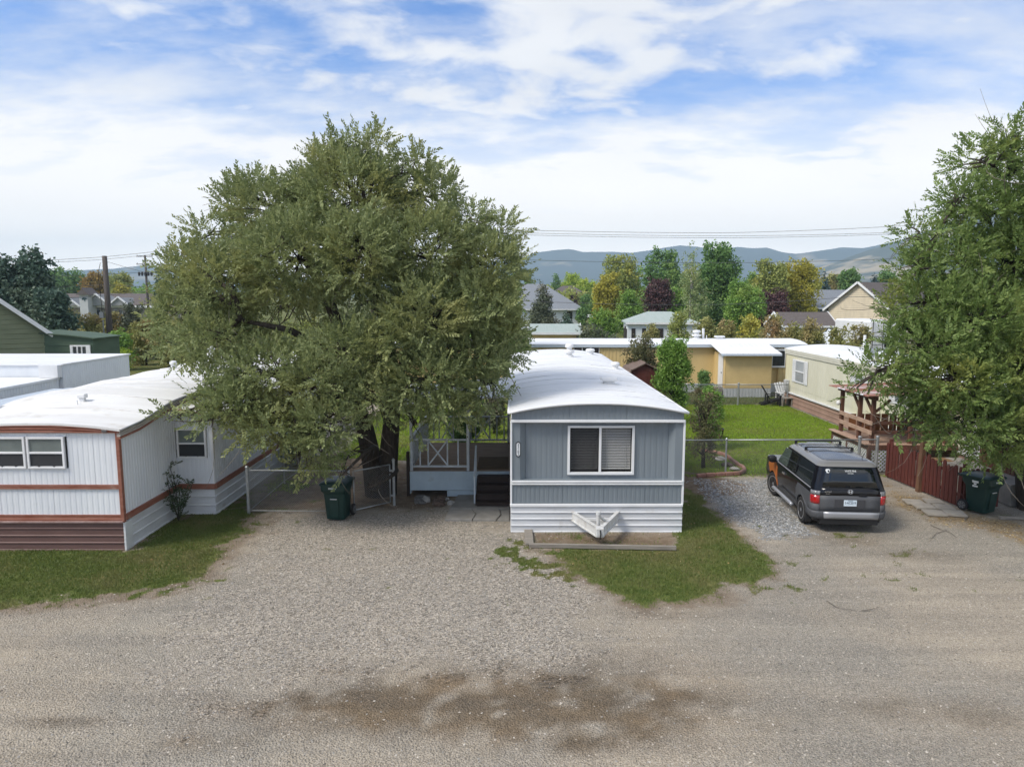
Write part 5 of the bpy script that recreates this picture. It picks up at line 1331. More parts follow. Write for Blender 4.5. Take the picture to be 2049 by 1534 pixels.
for a, c in (((PX,PY0,1.95),(PX+.55,PY0,PZ)),((PX,PY0,1.95),(PX,PY0+.55,PZ)),((PX,24.4,1.95),(PX,24.9,PZ))): bar(pd, 'knee_brace', cedar, a, c, .07,.09, up=(0,1,0))
rp_r = M('rusty_red_metal',(.32,.14,.10),(.42,.22,.17),scale=3,rough=.55)
for i in range(9):
    y = PY0-.30+i*.33
    B().prism([(PX-.35,PZ+.14),(14.95,PZ+.28),(14.95,PZ+.30),(PX-.35,PZ+.165)], lambda x,z,y=y:(x,y+.006,z), lambda x,z,y=y:(x,y+.322,z)).build('roof_panel', (M('clear_corrugated',(.72,.73,.74),rough=.35) if i % 4 in (1,2) else rp_r), pd)
    B().beam((PX-.36,y,PZ+.175),(14.95,y,PZ+.315),.04,.03).build('roof_rib', rp_r, pd)
for x in np.arange(12.6,14.9,.30): bar(pd, 'skirt_board', M('orange_board',(.38,.17,.075),(.29,.125,.055),scale=3,rough=.7), (x,25.9,DZ), (x,25.9,DZ+.62), .27,.02, up=(0,1,0))
gl_ = thing('globe_lamp', 'white round globe lamp hung on the corner post of the covered deck', 'lamp', (PX-.14,PY1,1.98)); B().lathe([(.02,-.085),(.06,-.06),(.085,0),(.06,.06),(.02,.085)], (PX-.14,PY1,1.98), 14).build('globe', white_paint, gl_, smooth=True)
# dark brown siding lean-to and porch near the white door
ln = thing('porch', 'concrete porch and brown slatted wall beside the white door', 'porch', (13.9,21.5,0))
B().box(13.1,14.9,22.3,23.1,.0,.55).build('porch_step', concrete, ln, bev=.01); B().box(14.0,14.9,19.4,22.2,.0,.62).build('porch_base', concrete, ln, bev=.01)
for i in range(22): B().box(14.72,14.76,18.4+i*.16,18.4+i*.16+.14,.63,2.3).build('slat', red_cedar, ln)
bar(ln, 'rail', grey_wood, (14.68,18.4,1.55), (14.68,21.9,1.55), .05,.14)
m2 = thing('door_mat', 'tan mat on the concrete porch in front of the white door', 'mat', (13.9,22.7,.55)); B().box(13.5,14.3,22.45,23.0,.551,.57).build('mat_surface', M('tan_mat',(.20,.12,.06),rough=.9), m2)

# ------------------------------------------------------------------ garden bed with curved edging
ed = thing('garden_edging', 'curved row of pinkish edging blocks round the garden bed', 'edging', (7,22,0))
edge_px = [(1402,902),(1420,905),(1436,908),(1448,911),(1458,917),(1468,925),(1477,932),(1487,937),(1490,944),(1480,949),(1466,950),(1450,951),(1432,952),(1412,953),(1394,955)]
pink_blk = M('pink_edging_block',(.36,.20,.155),(.27,.145,.115),scale=7,rough=.85)
ep = [G(*q) for q in edge_px]
# the far side of the bed lies behind the fence, the near side just in front of it
for a, c in zip(ep[:-1], ep[1:]):
    B().beam(a.lerp(c,.03)+Vector((0,0,.05)), a.lerp(c,.97)+Vector((0,0,.05)), .11, .13).build('edging_block', pink_blk, ed, bev=.02)
for k, (px, py, s, mi, lb) in enumerate(((1443,920,.17,2,'pale rock inside the garden bed'),(1455,932,.20,1,'dark brown rock in the middle of the garden bed'),(1470,940,.15,2,'flat white rock against the edging blocks of the garden bed'),(1428,915,.10,1,'small dark rock near the garden shrub'),(1543,953,.13,0,'dark stone under the chain link fence beside the car'))):
    p = G(px, py); rock('rock', lb, p.x, p.y, s, rk_mats[mi], 60+k, flat=.5)
# ------------------------------------------------------------------ adirondack chairs and table
def adirondack(label, x, y, rz, mat):
    t = thing('garden_chair', label, 'chair', (x,y,0), 'garden chairs on the lawn', rz)
    for i in range(5): 
        a = -.24+i*.12; B().beam((a,-.02,.30),(a*1.25,.42,1.02+.05*(1-abs(i-2)/2)),.10,.02,(0,-1,.5)).build('back_slat', mat, t, local=True)
    for i in range(5): B().beam((-.28,-.50+i*.11,.36-i*.03),(.28,-.50+i*.11,.36-i*.03),.095,.022).build('seat_slat', mat, t, local=True)
    for s in (-1,1):
        B().beam((s*.33,-.56,.55),(s*.33,.18,.55),.13,.03).build('armrest', mat, t, local=True)
        B().beam((s*.30,-.50,0),(s*.30,-.50,.54),.03,.11,(0,1,0)).build('leg', mat, t, local=True); B().beam((s*.28,-.50,.34),(s*.28,.50,.02),.03,.12).build('leg', mat, t, local=True)
        B().beam((s*.33,.16,.10),(s*.33,.16,.54),.03,.08,(0,1,0)).build('leg', mat, t, local=True)
    return t
p = G(1542,811); adirondack('black slatted garden chair on the lawn by the far fence', p.x, p.y+.2, R(80), black_plastic)
p = G(1571,806); adirondack('white slatted garden chair beside the black one', p.x, p.y+.35, R(8), M('white_plastic',(.70,.71,.70),rough=.5))
tbl = thing('side_table', 'small grey table between the garden chairs and the cream home', 'table', (14.45,37.3,0))
p = G(1573,812); tx, ty = p.x, p.y+.1; tbl.location = (tx,ty,0)
for i in range(4): B().box(tx-.30,tx+.30,ty-.28+i*.14,ty-.28+i*.14+.13,.42,.45).build('table_slat', grey_wood, tbl)
for a in (-.25,.25):
    for c in (-.22,.22): B().box(tx+a-.03,tx+a+.03,ty+c-.03,ty+c+.03,0,.42).build('leg', grey_wood, tbl)
tub = thing('plant_pot', 'black plastic plant pot at the foot of the garden shrub', 'pot', (5.9,25.2,0)); p = G(1434,876); tub.location = p
B().lathe([(.22,0),(.28,.38),(.30,.40),(.27,.40),(.24,.30)], (p.x,p.y,0), 16).build('pot_body', black_plastic, tub)
# barn shaped shed behind the blue trailer
bs_ = thing('garden_shed', 'small barn roofed shed with a dark red front behind the young green tree', 'shed', (6.6,36.5,0), rz=0)
sx0, sx1, sy0, sy1 = 5.6, 7.7, 35.2, 37.4
prof = [(sx0,0),(sx0,1.45),(sx0+.35,2.15),((sx0+sx1)/2,2.5),(sx1-.35,2.15),(sx1,1.45),(sx1,0)]
B().prism(prof, lambda x,z:(x,sy0,z), lambda x,z:(x,sy1,z)).build('wall', red_fence, bs_)
brn = M('brown_shingle',(.19,.14,.115),(.145,.105,.085),scale=8,rough=.85)
for (a, c) in zip(prof[1:5], prof[2:6]): B().beam(((a[0]+c[0])/2,sy0-.12,(a[1]+c[1])/2+.04),((a[0]+c[0])/2,sy1+.12,(a[1]+c[1])/2+.04), math.hypot(c[0]-a[0],c[1]-a[1])+.06,.05,(-(c[1]-a[1]),0,(c[0]-a[0]))).build('roof_slope', brn, bs_)
B().box(sx1-.75,sx1-.1,sy0-.03,sy0-.005,.05,1.75).build('door', red_fence, bs_)
# twigs lying on the drive
def twig(label, pts, r):
    P = [G(*q)+Vector((0,0,.012)) for q in pts]; t = thing('fallen_twig', label, 'twig', P[0]); B().tube(P, [r*(1-.6*i/(len(P)-1)) for i in range(len(P))], 5).build('stick', bark_light, t)
twig('thin bent twig lying on the open gravel below the lawn', [(1655,1202),(1672,1214),(1692,1219),(1712,1221)], .011)
twig('short dark twig lying on the gravel to the right of the bent one', [(1724,1222),(1745,1219),(1760,1214)], .010)
twig('pale twig lying among the leaves below the pavers', [(1862,1050),(1880,1058),(1902,1066),(1915,1076)], .010)
twig('short straight twig near the sticker bin', [(1930,1040),(1940,1030)], .012)
twig('curved pale stick in the litter behind the car', [(1895,1060),(1872,1068),(1862,1080)], .009)
ks = thing('kerb_board', 'grey board on the ground to the right of the sticker bin', 'board', (13.6,18.5,0)); a, c = G(2000,1037), G(2075,1038); B().beam(a+Vector((0,0,.03)), c+Vector((0,0,.03)), .10,.07).build('board', grey_wood, ks)
# ------------------------------------------------------------------ parked car
c_black = M('black_car_paint',(.006,.006,.008),rough=.16,spec=.35,coat=.12)
c_grey = M('grey_cladding',(.080,.083,.090),(.070,.073,.079),scale=30,rough=.6)
c_roof = M('grey_roof_trim',(.17,.168,.16),rough=.25,coat=.5)
c_orange = M('orange_panel',(.42,.125,.03),rough=.35,coat=.3)
c_glass = M('tinted_glass',(.006,.008,.009),rough=.03,spec=.8)
c_glass2 = M('front_door_glass',(.075,.10,.085),(.05,.065,.055),scale=2,rough=.05,spec=.8)
c_red = M('red_lens',(.42,.008,.010),(.30,.006,.008),scale=9,rough=.12,spec=.7,coat=.6)
c_clear = M('clear_lens',(.30,.31,.32),(.10,.10,.11),scale=14,rough=.12,coat=.6)
c_silver = M('silver_insert',(.36,.37,.39),rough=.35,metal=.35)
alloy = M('alloy_rim',(.34,.34,.35),rough=.35,metal=.7)
car = thing('parked_car', 'black boxy car with grey cladding and one orange front fender parked on the gravel', 'car', (8.56,19.25,0), None, R(-4.5))
CY0, CY1 = -2.14, 2.14
def halfw(z): return float(np.interp(z, [.25,.40,.62,1.0,1.08,1.66,1.72,1.77], [.82,.875,.90,.90,.885,.735,.69,.60]))
def rear(z): return float(np.interp(z, [.25,.40,.62,.98,1.08,1.66,1.72,1.77], [-2.05,-2.12,-2.13,-2.12,-2.10,-1.93,-1.88,-1.78]))
def front(z): return float(np.interp(z, [.25,.40,.62,.98,1.06], [2.02,2.12,2.14,2.10,2.02])) if z <= 1.06 else float(np.interp(z, [1.06,1.66,1.72,1.77], [1.08,.52,.42,.30]))
def surf(u, z, off=0.0):
    """u 0-1 left side front to rear, 1-2 rear left corner, 2-3 rear, 3-4 corner, 4-5 right side"""
    w, yr_, yf = halfw(z), rear(z), front(z); r = .17
    if u <= 1: p = (-w, yf-.12+(yr_+r-yf+.12)*u); n = (-1,0)
    elif u <= 2: a = (u-1)*math.pi/2; p = (-w+r-r*math.cos(a), yr_+r-r*math.sin(a)); n = (-math.cos(a), -math.sin(a))
    elif u <= 3: p = (-w+r+(2*w-2*r)*(u-2), yr_); n = (0,-1)
    elif u <= 4: a = (u-3)*math.pi/2; p = (w-r+r*math.sin(a), yr_+r-r*math.cos(a)); n = (math.sin(a), -math.cos(a))
    else: p = (w, yr_+r+(yf-.12-yr_-r)*(u-4)); n = (1,0)
    return (p[0]+n[0]*off, p[1]+n[1]*off, z)
def ring(z, top=False):
    pts = [surf(u, z) for u in list(np.linspace(0,1,10))+list(np.linspace(1.2,2,5))+list(np.linspace(2.2,3,5))+list(np.linspace(3.2,4,5))+list(np.linspace(4.12,5,9))]
    w, yf = halfw(z), front(z); pts += [(w-.03,yf-.03,z),(w-.14,yf,z),(0,yf+.03,z),(-w+.14,yf,z),(-w+.03,yf-.03,z)]
    return pts
low = B(); low.loft([ring(z) for z in (.27,.34,.40,.52,.62,.80,.98,1.04)]); body = low.build('body', c_black, car, smooth=True, local=True)
cut = B()
for y in (-1.29,1.285): cut.lathe([(.40,-1.2),(.40,1.2)], (0,y,.33), 32, 'x')
cm = bpy.data.meshes.new('tmp'); cm.from_pydata(cut.v, [], cut.f); co = bpy.data.objects.new('wheel_well_cutter', cm); C.objects.link(co); co.parent = car
bmm = bmesh.new(); bmm.from_mesh(cm); bmesh.ops.recalc_face_normals(bmm, faces=bmm.faces); bmm.to_mesh(cm); bmm.free()
bo = body.modifiers.new('cut', 'BOOLEAN'); bo.object = co; bo.operation = 'DIFFERENCE'; bo.solver = 'EXACT'
bpy.context.view_layer.update()
dg = bpy.context.evaluated_depsgraph_get(); nm_ = bpy.data.meshes.new_from_object(body.evaluated_get(dg)); body.modifiers.clear(); body.data = nm_
bpy.data.objects.remove(co); nm_.set_sharp_from_angle(angle=R(35))
gh = B(); gh.loft([ring(z) for z in (1.045,1.08,1.36,1.64)]); gh.build('cabin', c_black, car, smooth=True, local=True).data.set_sharp_from_angle(angle=R(40))
rfb = B(); rfb.loft([ring(1.645), ring(1.69), ring(1.73), ring(1.765)]); rfb.build('roof_band', c_roof, car, smooth=True, local=True).data.set_sharp_from_angle(angle=R(50))
B().loft([rrect(.58,1.06,.14,1.752,cy=-.70), rrect(.56,1.05,.14,1.778,cy=-.70), rrect(.46,.97,.14,1.792,cy=-.70)]).build('roof_skin', M('dark_roof_gloss',(.055,.058,.065),rough=.22,coat=.3), car, smooth=True, local=True).data.set_sharp_from_angle(angle=R(40))
for y in (-.05,.45):
    B().loft([rrect(.30,.20,.05,1.789,cy=y-.25), rrect(.28,.18,.05,1.796,cy=y-.25)]).build('roof_panel', M('roof_panel_gloss',(.16,.16,.16),rough=.25,coat=.3), car, local=True)
for y in (-.55,.30):
    B().beam((-.60,y,1.845),(.60,y,1.845),.055,.03).build('roof_bar', black_plastic, car, local=True, bev=.008)
    for x in (-.60,.60): B().beam((x,y,1.73),(x,y,1.85),.07,.05,(0,1,0)).build('bar_foot', black_plastic, car, local=True, bev=.01)
B().tube([(.45,-1.55,1.76),(.47,-1.66,1.93)],.008,6).build('antenna', black_plastic, car, local=True)
def patch(name, mat, u0, u1, z0, z1, off=.008, nu=8, nz=3, parent=car):
    b = B(); A = []
    us = np.linspace(u0,u1,nu+1); zs = np.linspace(z0,z1,nz+1)
    o_ = [[surf(u,z,off) for u in us] for z in zs]; i_ = [[surf(u,z,-.015) for u in us] for z in zs]
    vs = [p for r_ in o_ for p in r_]+[p for r_ in i_ for p in r_]; n = nu+1; m = len(vs)//2; fs = []
    for j in range(nz):
        for i in range(nu): q = j*n+i; fs.append((q,q+1,q+n+1,q+n))
    for i in range(nu): fs.append((i,m+i,m+i+1,i+1)); q = nz*n+i; fs.append((q,q+1,m+q+1,m+q))
    for j in range(nz): q = j*n; fs.append((q,q+n,m+q+n,m+q)); q = j*n+nu; fs.append((q,m+q,m+q+n,q+n))
    return b.add(vs,fs).build(name, mat, parent, smooth=True, local=True)
def sidepoly(name, mat, poly, s=-1, off=.007, parent=car, th=.05):
    f = lambda d: (lambda y,z: (s*(halfw(z)+d), y, z))
    o = B().prism(poly, f(off), f(off-th)).build(name, mat, parent, local=True); return o
# rear: tailgate, glass, lamps, bumper
tg = patch('tailgate', c_grey, 2.0, 3.0, .56, .955, .010, 6, 3); 
B().box(-.36,.36,-2.158,-2.135,.66,.665).build('plate_recess_edge', M('dark_cladding',(.05,.05,.055),rough=.6), tg, local=True)
B().box(-.36,.36,-2.150,-2.135,.665,.86).build('plate_recess', M('dark_cladding',(.05,.05,.055)), tg, local=True)
lp = B().box(-.155,.155,-2.166,-2.151,.70,.855).build('number_plate', M('plate_white',(.66,.74,.80),(.55,.66,.74),scale=9,rough=.4), car, local=True, bev=.006)
lettering('5·AC2319', .082, M('plate_ink',(.03,.05,.09),rough=.5), lp, (0,-2.168,.785), (R(90),0,0), sx=.78)
lettering('MONTANA', .026, M('plate_ink',(.03,.05,.09)), lp, (0,-2.168,.842), (R(90),0,0), sx=.9)
ga_ = patch('tailgate_glass', c_glass, 2.02, 2.98, 1.16, 1.62, .012, 6, 3)
patch('upper_tailgate', c_black, 2.0, 3.0, .96, 1.15, .010, 6, 3)
sw = M('sticker_white',(.75,.77,.76))
tilt = math.atan2(.17,.58)
def on_glass(z, d=.014): return rear(z)-d
lettering('WHITE PINE', .070, sw, ga_, (.03,on_glass(1.545),1.545), (R(90)-tilt,0,0), sx=.72)
lettering('BUILDERS', .032, sw, ga_, (.03,on_glass(1.492),1.492), (R(90)-tilt,0,0), sx=1.0)
stt = [(.05*math.cos(a)*(1+.25*math.sin(3*a)), .06*math.sin(a)*(1+.2*math.cos(2*a))) for a in np.linspace(0,6.28,14)[:-1]]
B().prism([(-.52+a,1.545+b_) for a,b_ in stt], lambda x,z:(x,on_glass(z,.013),z), lambda x,z:(x,on_glass(z,.017),z)).build('sticker', sw, ga_, local=True)
B().prism([(-.505+.022*math.cos(a),1.54+.026*math.sin(a)) for a in np.linspace(0,6.28,11)[:-1]], lambda x,z:(x,on_glass(z,.0175),z), lambda x,z:(x,on_glass(z,.019),z)).build('sticker_centre', c_black, ga_, local=True)
chrome = M('chrome_badge',(.62,.63,.65),rough=.2,metal=.8)
hb = B(); fy_ = on_glass(1.06,.020); Hy = lambda z: on_glass(z,.022)
ov = [(.0+.055*math.copysign(abs(math.cos(a))**.7,math.cos(a)), 1.06+.045*math.copysign(abs(math.sin(a))**.7,math.sin(a))) for a in np.linspace(0,6.283,21)]
hb.tube([(x,Hy(z),z) for x,z in ov], .006, 6); hb.beam((-.034,Hy(1.09),1.09),(-.022,Hy(1.03),1.03),.014,.008,(0,1,0)); hb.beam((.034,Hy(1.09),1.09),(.022,Hy(1.03),1.03),.014,.008,(0,1,0)); hb.beam((-.03,Hy(1.06),1.058),(.03,Hy(1.06),1.058),.014,.008,(0,1,0))
hb.build('emblem', chrome, car, local=True)
lettering('ELEMENT', .048, chrome, car, (-.53,on_glass(1.05,.014),1.045), (R(90),0,0), sx=.85)
lettering('EX AWD', .030, chrome, car, (-.54,on_glass(1.0,.014),1.0), (R(90),0,0), sx=.85)
hd = B(); hd.box(.20,.40,-2.150,-2.12,.945,1.0); hd.build('tailgate_handle', c_black, car, local=True, bev=.015)
for a, c in ((1.02,1.99),(3.01,3.98)):
    lamp = patch('tail_light', c_red, a, c, .74, .955, .014, 8, 3); patch('reverse_lens', c_clear, a, c, .96, 1.065, .014, 8, 1, lamp)
patch('corner_cladding', c_grey, .97, 2.0, .50, .735, .012, 8, 2); patch('corner_cladding', c_grey, 3.0, 4.03, .50, .735, .012, 8, 2)
patch('bumper', c_grey, .93, 4.07, .36, .555, .035, 26, 3)
patch('bumper_insert', c_silver, 2.06, 2.99, .37, .545, .050, 6, 3)
B().box(-.70,.70,-2.12,-1.7,.22,.355).build('bumper_underside', black_plastic, car, local=True)
# sides
arch = lambda yc, r, a0, a1, n=14: [(yc+r*math.cos(R(a)), .33+r*math.sin(R(a))) for a in np.linspace(a0,a1,n)]
for s in (-1,1):
    rq = [(-1.97,.40)]+arch(-1.29,.395,180-8,0+8)[0:]+[(-.86,.42),(-.86,.86),(-.98,.985),(-1.97,.985)]
    rq = [(-1.97,.42)]+arch(-1.29,.40,172,8)+[(-.84,.40),(-.84,.80),(-.97,.98),(-1.97,.98)]
    sidepoly('quarter_cladding', c_grey, rq, s, .016)
    ff = [(.86,.40)]+arch(1.285,.40,172,48)+[(1.62,.70),(1.74,.84),(1.66,1.03),(1.02,1.03),(.90,.92)]
    sidepoly('front_fender', c_orange, ff, s, .016)
    sidepoly('sill_cladding', c_grey, [(-.84,.29),(.86,.29),(.86,.42),(-.84,.42)], s, .012)
    B().tube([(s*1.0,-.88,.33),(s*1.01,-.80,.36),(s*1.01,.80,.36),(s*1.0,.88,.33)], .05, 10).build('running_board', c_silver, car, local=True, smooth=True)
    wz = lambda y, top: top
    sidepoly('front_door_window', c_glass2 if s < 0 else c_glass, [(.10,1.13),(.92,1.13),(.60,1.58),(.12,1.60)], s, .008)
    sidepoly('rear_door_window', c_glass, [(-.62,1.13),(.02,1.13),(.03,1.60),(-.58,1.60)], s, .008)
    sidepoly('quarter_window', c_glass, [(-1.86,1.13),(-.74,1.13),(-.72,1.60),(-1.74,1.60)], s, .008)
    sidepoly('window_ledge', c_silver, [(-1.90,1.085),(1.0,1.085),(1.0,1.105),(-1.90,1.105)], s, .014)
    for y in (.06,-.68,.99): sidepoly('door_seam', M('seam_black',(.002,.002,.002),rough=.8), [(y-.006,.45),(y+.006,.45),(y+.006,1.07),(y-.006,1.07)], s, .003)
    sidepoly('door_handle', chrome, [(.14,.90),(.34,.90),(.34,.945),(.14,.945)], s, .035, th=.03); sidepoly('door_handle', c_black, [(-.66,1.20),(-.58,1.20),(-.58,1.36),(-.66,1.36)], s, .02)
    m = B(); m.loft([rrect(.04,.05,.02,0),rrect(.10,.09,.04,.03),rrect(.11,.10,.04,.15),rrect(.06,.06,.03,.20)])
    mo = m.build('wing_mirror', black_plastic, car, smooth=True, local=True); mo.location = (s*1.03,.98,1.06)
    B().beam((s*.88,.98,1.10),(s*1.0,.98,1.10),.05,.04).build('mirror_arm', black_plastic, car, local=True)
    B().box(s*.84-.07,s*.84+.07,-1.74,-1.72,.16,.40).build('mud_flap', black_plastic, car, local=True)
hood = B(); hood.prism([(1.05,1.045),(2.05,1.0),(2.05,1.02),(1.05,1.075)], lambda y,z:(-.78,y,z), lambda y,z:(.78,y,z)); hood.build('bonnet', c_black, car, local=True, bev=.02)
ws = B(); ws.prism([(.53,1.64),(1.07,1.09),(1.085,1.10),(.545,1.655)], lambda y,z:(-halfw(z)+.10,y,z), lambda y,z:(halfw(z)-.10,y,z)); ws.build('windscreen', c_glass, car, local=True)
def make_wheel(parent, x, y, s, steer):
    w = B(); w.lathe([(.20,-.10),(.315,-.105),(.335,-.085),(.340,-.05),(.340,.05),(.335,.085),(.315,.105),(.235,.10),(.225,.08),(.20,.02)], (0,0,0), 36, 'x')
    t = w.build('wheel', rubber, parent, local=True, smooth=True); t.location = (x,y,.34); t.rotation_euler = (0,0,steer); t.data.set_sharp_from_angle(angle=R(40))
    r_ = B(); r_.lathe([(.238,.078),(.236,.098),(.215,.099),(.205,.05),(.0,.045)] if s > 0 else [(.238,-.078),(.236,-.098),(.215,-.099),(.205,-.05),(.0,-.045)], (0,0,0), 36, 'x'); r_.build('rim', M('rim_black',(.012,.012,.013),rough=.3), t, local=True)
    lip = B(); lip.lathe([(.238,s*.085),(.238,s*.104),(.212,s*.104),(.205,s*.085)], (0,0,0), 36, 'x'); lip.build('rim_lip', alloy, t, local=True)
    for k in range(5):
        a = 2*math.pi*k/5+.3
        for da in (-.16,.16):
            B().beam((s*.085,.04*math.cos(a),.04*math.sin(a)),(s*.085,.208*math.cos(a+da),.208*math.sin(a+da)),.022,.03,(1,0,0)).build('spoke', M('spoke_black',(.02,.02,.022),rough=.25,coat=.4), t, local=True)
    B().lathe([(.055,s*.07),(.05,s*.10),(.0,s*.105)], (0,0,0), 14, 'x').build('hub_cap', alloy, t, local=True)
make_wheel(car, -.80, -1.29, -1, 0); make_wheel(car, .80, -1.29, 1, 0); make_wheel(car, -.80, 1.285, -1, R(16)); make_wheel(car, .80, 1.285, 1, R(16))
HAZE = 0.00027
# ------------------------------------------------------------------ houses behind
roof_grey = M('grey_shingle',(.24,.26,.285),(.185,.20,.22),scale=5,stretch=(1,1,3),rough=.9)
roof_brown = M('brown_grey_shingle',(.135,.115,.105),(.10,.085,.08),scale=4,stretch=(1,1,3),rough=.9)
roof_pink = M('pinkish_shingle',(.40,.30,.25),(.33,.245,.20),scale=3,rough=.9)
wall_white = M('white_wall',(.70,.74,.76),(.62,.66,.68),scale=.8,rough=.7)
wall_beige = M('beige_lap_siding',(.66,.57,.42),(.58,.50,.37),scale=2,stretch=(1,1,.3),rough=.7)
wall_green = M('dull_green_siding',(.19,.215,.135),(.155,.18,.11),scale=2,stretch=(.5,.5,2),rough=.7)
wall_dkgreen = M('dark_green_siding',(.055,.080,.075),(.045,.065,.06),scale=2,rough=.7)
wall_grey = M('grey_siding',(.27,.28,.28),(.22,.23,.23),scale=2,rough=.7)
def house(name, label, c, rot, L, W, ze, zr, wall, roof, hip=0.0, over=.4, cat='house', trim=white_paint, laps=0, group=None, windows=()):
    """ridge runs along local x; c = centre on the ground"""
    t = thing(name, label, cat, (c[0],c[1],0), group, rot)
    b = B(); b.box(-L/2,L/2,-W/2,W/2,-.1,ze)
    if hip == 0:
        for s in (-1,1): b.add([(s*L/2,-W/2,ze),(s*L/2,W/2,ze),(s*L/2,0,zr),(s*(L/2-.2),-W/2,ze),(s*(L/2-.2),W/2,ze),(s*(L/2-.2),0,zr)], [(0,1,2),(5,4,3),(0,3,4,1),(1,4,5,2),(2,5,3,0)])
    b.build('wall', wall, t, local=True)
    if laps:                                     # lap siding boards on the end wall facing the camera
        for e in (-1,1):
            z = .2
            while z < zr-.15:
                hw = W/2 if z < ze else W/2*(zr-z)/(zr-ze)
                B().prism([(0,z),(.035,z+.01),(.012,z+laps-.01),(0,z+laps-.01)], lambda d,q,hw=hw,e=e:(e*(L/2+d),-hw,q), lambda d,q,hw=hw,e=e:(e*(L/2+d),hw,q)).build('siding_board', wall, t, local=True); z += laps
    sl = (zr-ze)/(W/2); eo = ze-over*sl; th = .14
    for s in (-1,1):
        k = hip; a = L/2+over
        rb = B(); vs = [(-a,s*(W/2+over),eo),(a,s*(W/2+over),eo),(a-k,0,zr),(-a+k,0,zr)]
        rb.add([(x,y,z+.02) for x,y,z in vs]+[(x,y,z+.02+th) for x,y,z in vs], [(0,1,2,3),(7,6,5,4),(0,4,5,1),(1,5,6,2),(2,6,7,3),(3,7,4,0)]); rb.build('roof_slope', roof, t, local=True)
        B().beam((-a,s*(W/2+over+.04),eo+.06),(a,s*(W/2+over+.04),eo+.06),.08,.20).build('fascia', trim, t, local=True)
        if hip:
            h2 = B(); vs = [(s*a,-W/2-over,eo),(s*a,W/2+over,eo),(s*(a-k),0,zr)]; h2.add([(x,y,z+.021) for x,y,z in vs]+[(x,y,z+.02+th) for x,y,z in vs], [(0,1,2),(5,4,3),(0,3,4,1),(1,4,5,2),(2,5,3,0)]); h2.build('roof_slope', roof, t, local=True)
        else:
            for q in (-1,1): B().beam((s*(a+.02),q*(W/2+over+.05),eo+.08),(s*(a+.02),0,zr+.12),.06,.24).build('rake_board', trim, t, local=True)
    for (face, u, z0, w_, h_) in windows:
        if face in ('y-','y+'):
            s = -1 if face == 'y-' else 1; f = B().box(u-w_/2,u+w_/2,s*W/2-.05,s*W/2+.05,z0,z0+h_).build('window', trim, t, local=True)
            B().box(u-w_/2+.1,u+w_/2-.1,s*(W/2+.056)-.01,s*(W/2+.056)+.01,z0+.1,z0+h_-.1).build('pane', glass_dark, f, local=True)
        else:
            s = -1 if face == 'x-' else 1; f = B().box(s*L/2-.05,s*L/2+.05,u-w_/2,u+w_/2,z0,z0+h_).build('window', trim, t, local=True)
            B().box(s*(L/2+.056)-.01,s*(L/2+.056)+.01,u-w_/2+.1,u+w_/2-.1,z0+.1,z0+h_-.1).build('pane', glass_dark, f, local=True)
    return t
house('house', 'white house with big pale grey hip roof behind the dark juniper', (3.6,146.5), R(2), 19.0, 15, 3.5, 8.0, wall_white, roof_grey, hip=7.4, over=.8, windows=[('y-',7.4,1.2,1.3,1.6),('y-',3.5,1.2,1.6,1.4)])
house('house', 'white two storey house with brown hip roof beyond the grey roofed one', (17.5,225), 0, 12, 10, 5.6, 8.6, wall_white, roof_brown, hip=5, over=.7, windows=[('y-',-2,3.4,1.5,1.4),('y-',3,3.4,1.5,1.4)])
house('house', 'far house with pinkish roof beyond the yellow tree', (30.5,265), 0, 14, 10, 5.0, 7.4, wall_beige, roof_pink, hip=4, over=.6)
house('house', 'pale house with white porch columns half hidden by the yellow tree', (27.5,200), 0, 7, 8, 3.2, 5.0, wall_beige, roof_pink, hip=0, over=.5, windows=[('y-',.2,1,1.2,1.6)])
for x in (24.4,25.6): 
    t = bpy.data.objects['house.003']; B().lathe([(.28,0),(.22,.3),(.2,3.0),(.28,3.2)], (x-27.5,-4.4,0), 10).build('porch_column', white_paint, t, local=True)
gh_ = V(1718,565,85); 
house('house', 'beige sided house with white trimmed gable and brown roof at the right', (47.6,90.6), R(37), 14.5, 7.4, 4.3, 7.3, wall_beige, roof_brown, over=.45, laps=.26, windows=[])
house('house', 'dark green gabled house between the yellow trees and the beige house', (51,118), R(25), 12, 8, 4.0, 6.6, wall_dkgreen, roof_grey, over=.4)
house('garage', 'low grey garage with shingle roof behind the yellow trailer', (32.4,80), R(2), 5.6, 4.8, 2.55, 3.85, wall_grey, roof_brown, over=.25, cat='garage', windows=[('y-',1.2,.9,1.6,.9)])
sh = house('workshop', 'white metal workshop with green roof and dark open door', (16.1,78), R(-5), 7.2, 6.2, 2.95, 3.95, wall_white, M('green_metal_roof',(.33,.40,.36),(.38,.43,.40),scale=2,stretch=(4,.3,1),rough=.45), over=.25, cat='workshop', hip=2.6)
for u, w_, h_ in ((-1.9,.8,2.3),(.2,1.9,2.5),(1.9,.7,2.2)): B().box(-3.66,-3.61,u-w_/2,u+w_/2,.0,h_).build('door', M('dark_opening',(.03,.025,.022),rough=.8), sh, local=True)
for u in (-3.0,-1.9,-.6): B().box(u-(.2 if u<-.7 else .7),u+(.2 if u<-.7 else .7),-3.16,-3.11,.0,2.4).build('door', M('dark_opening',(.03,.025,.022)), sh, local=True)
house('garden_shed', 'small yellow shed with green metal roof peeking over the yellow trailer', (3.9,66), 0, 4.2, 3.2, 2.5, 3.1, yellow_m, M('green_metal_roof',(.22,.32,.27)), over=.3, cat='shed')
cv = thing('camper', 'white flat camper roof beside the green roofed shed', 'camper', (3.0,70,0)); B().box(.9,5.2,69,71.2,.5,2.9).build('body', white_paint, cv, bev=.1); B().box(.8,5.3,68.9,71.3,2.91,3.02).build('roof', white_roof, cv, bev=.04)
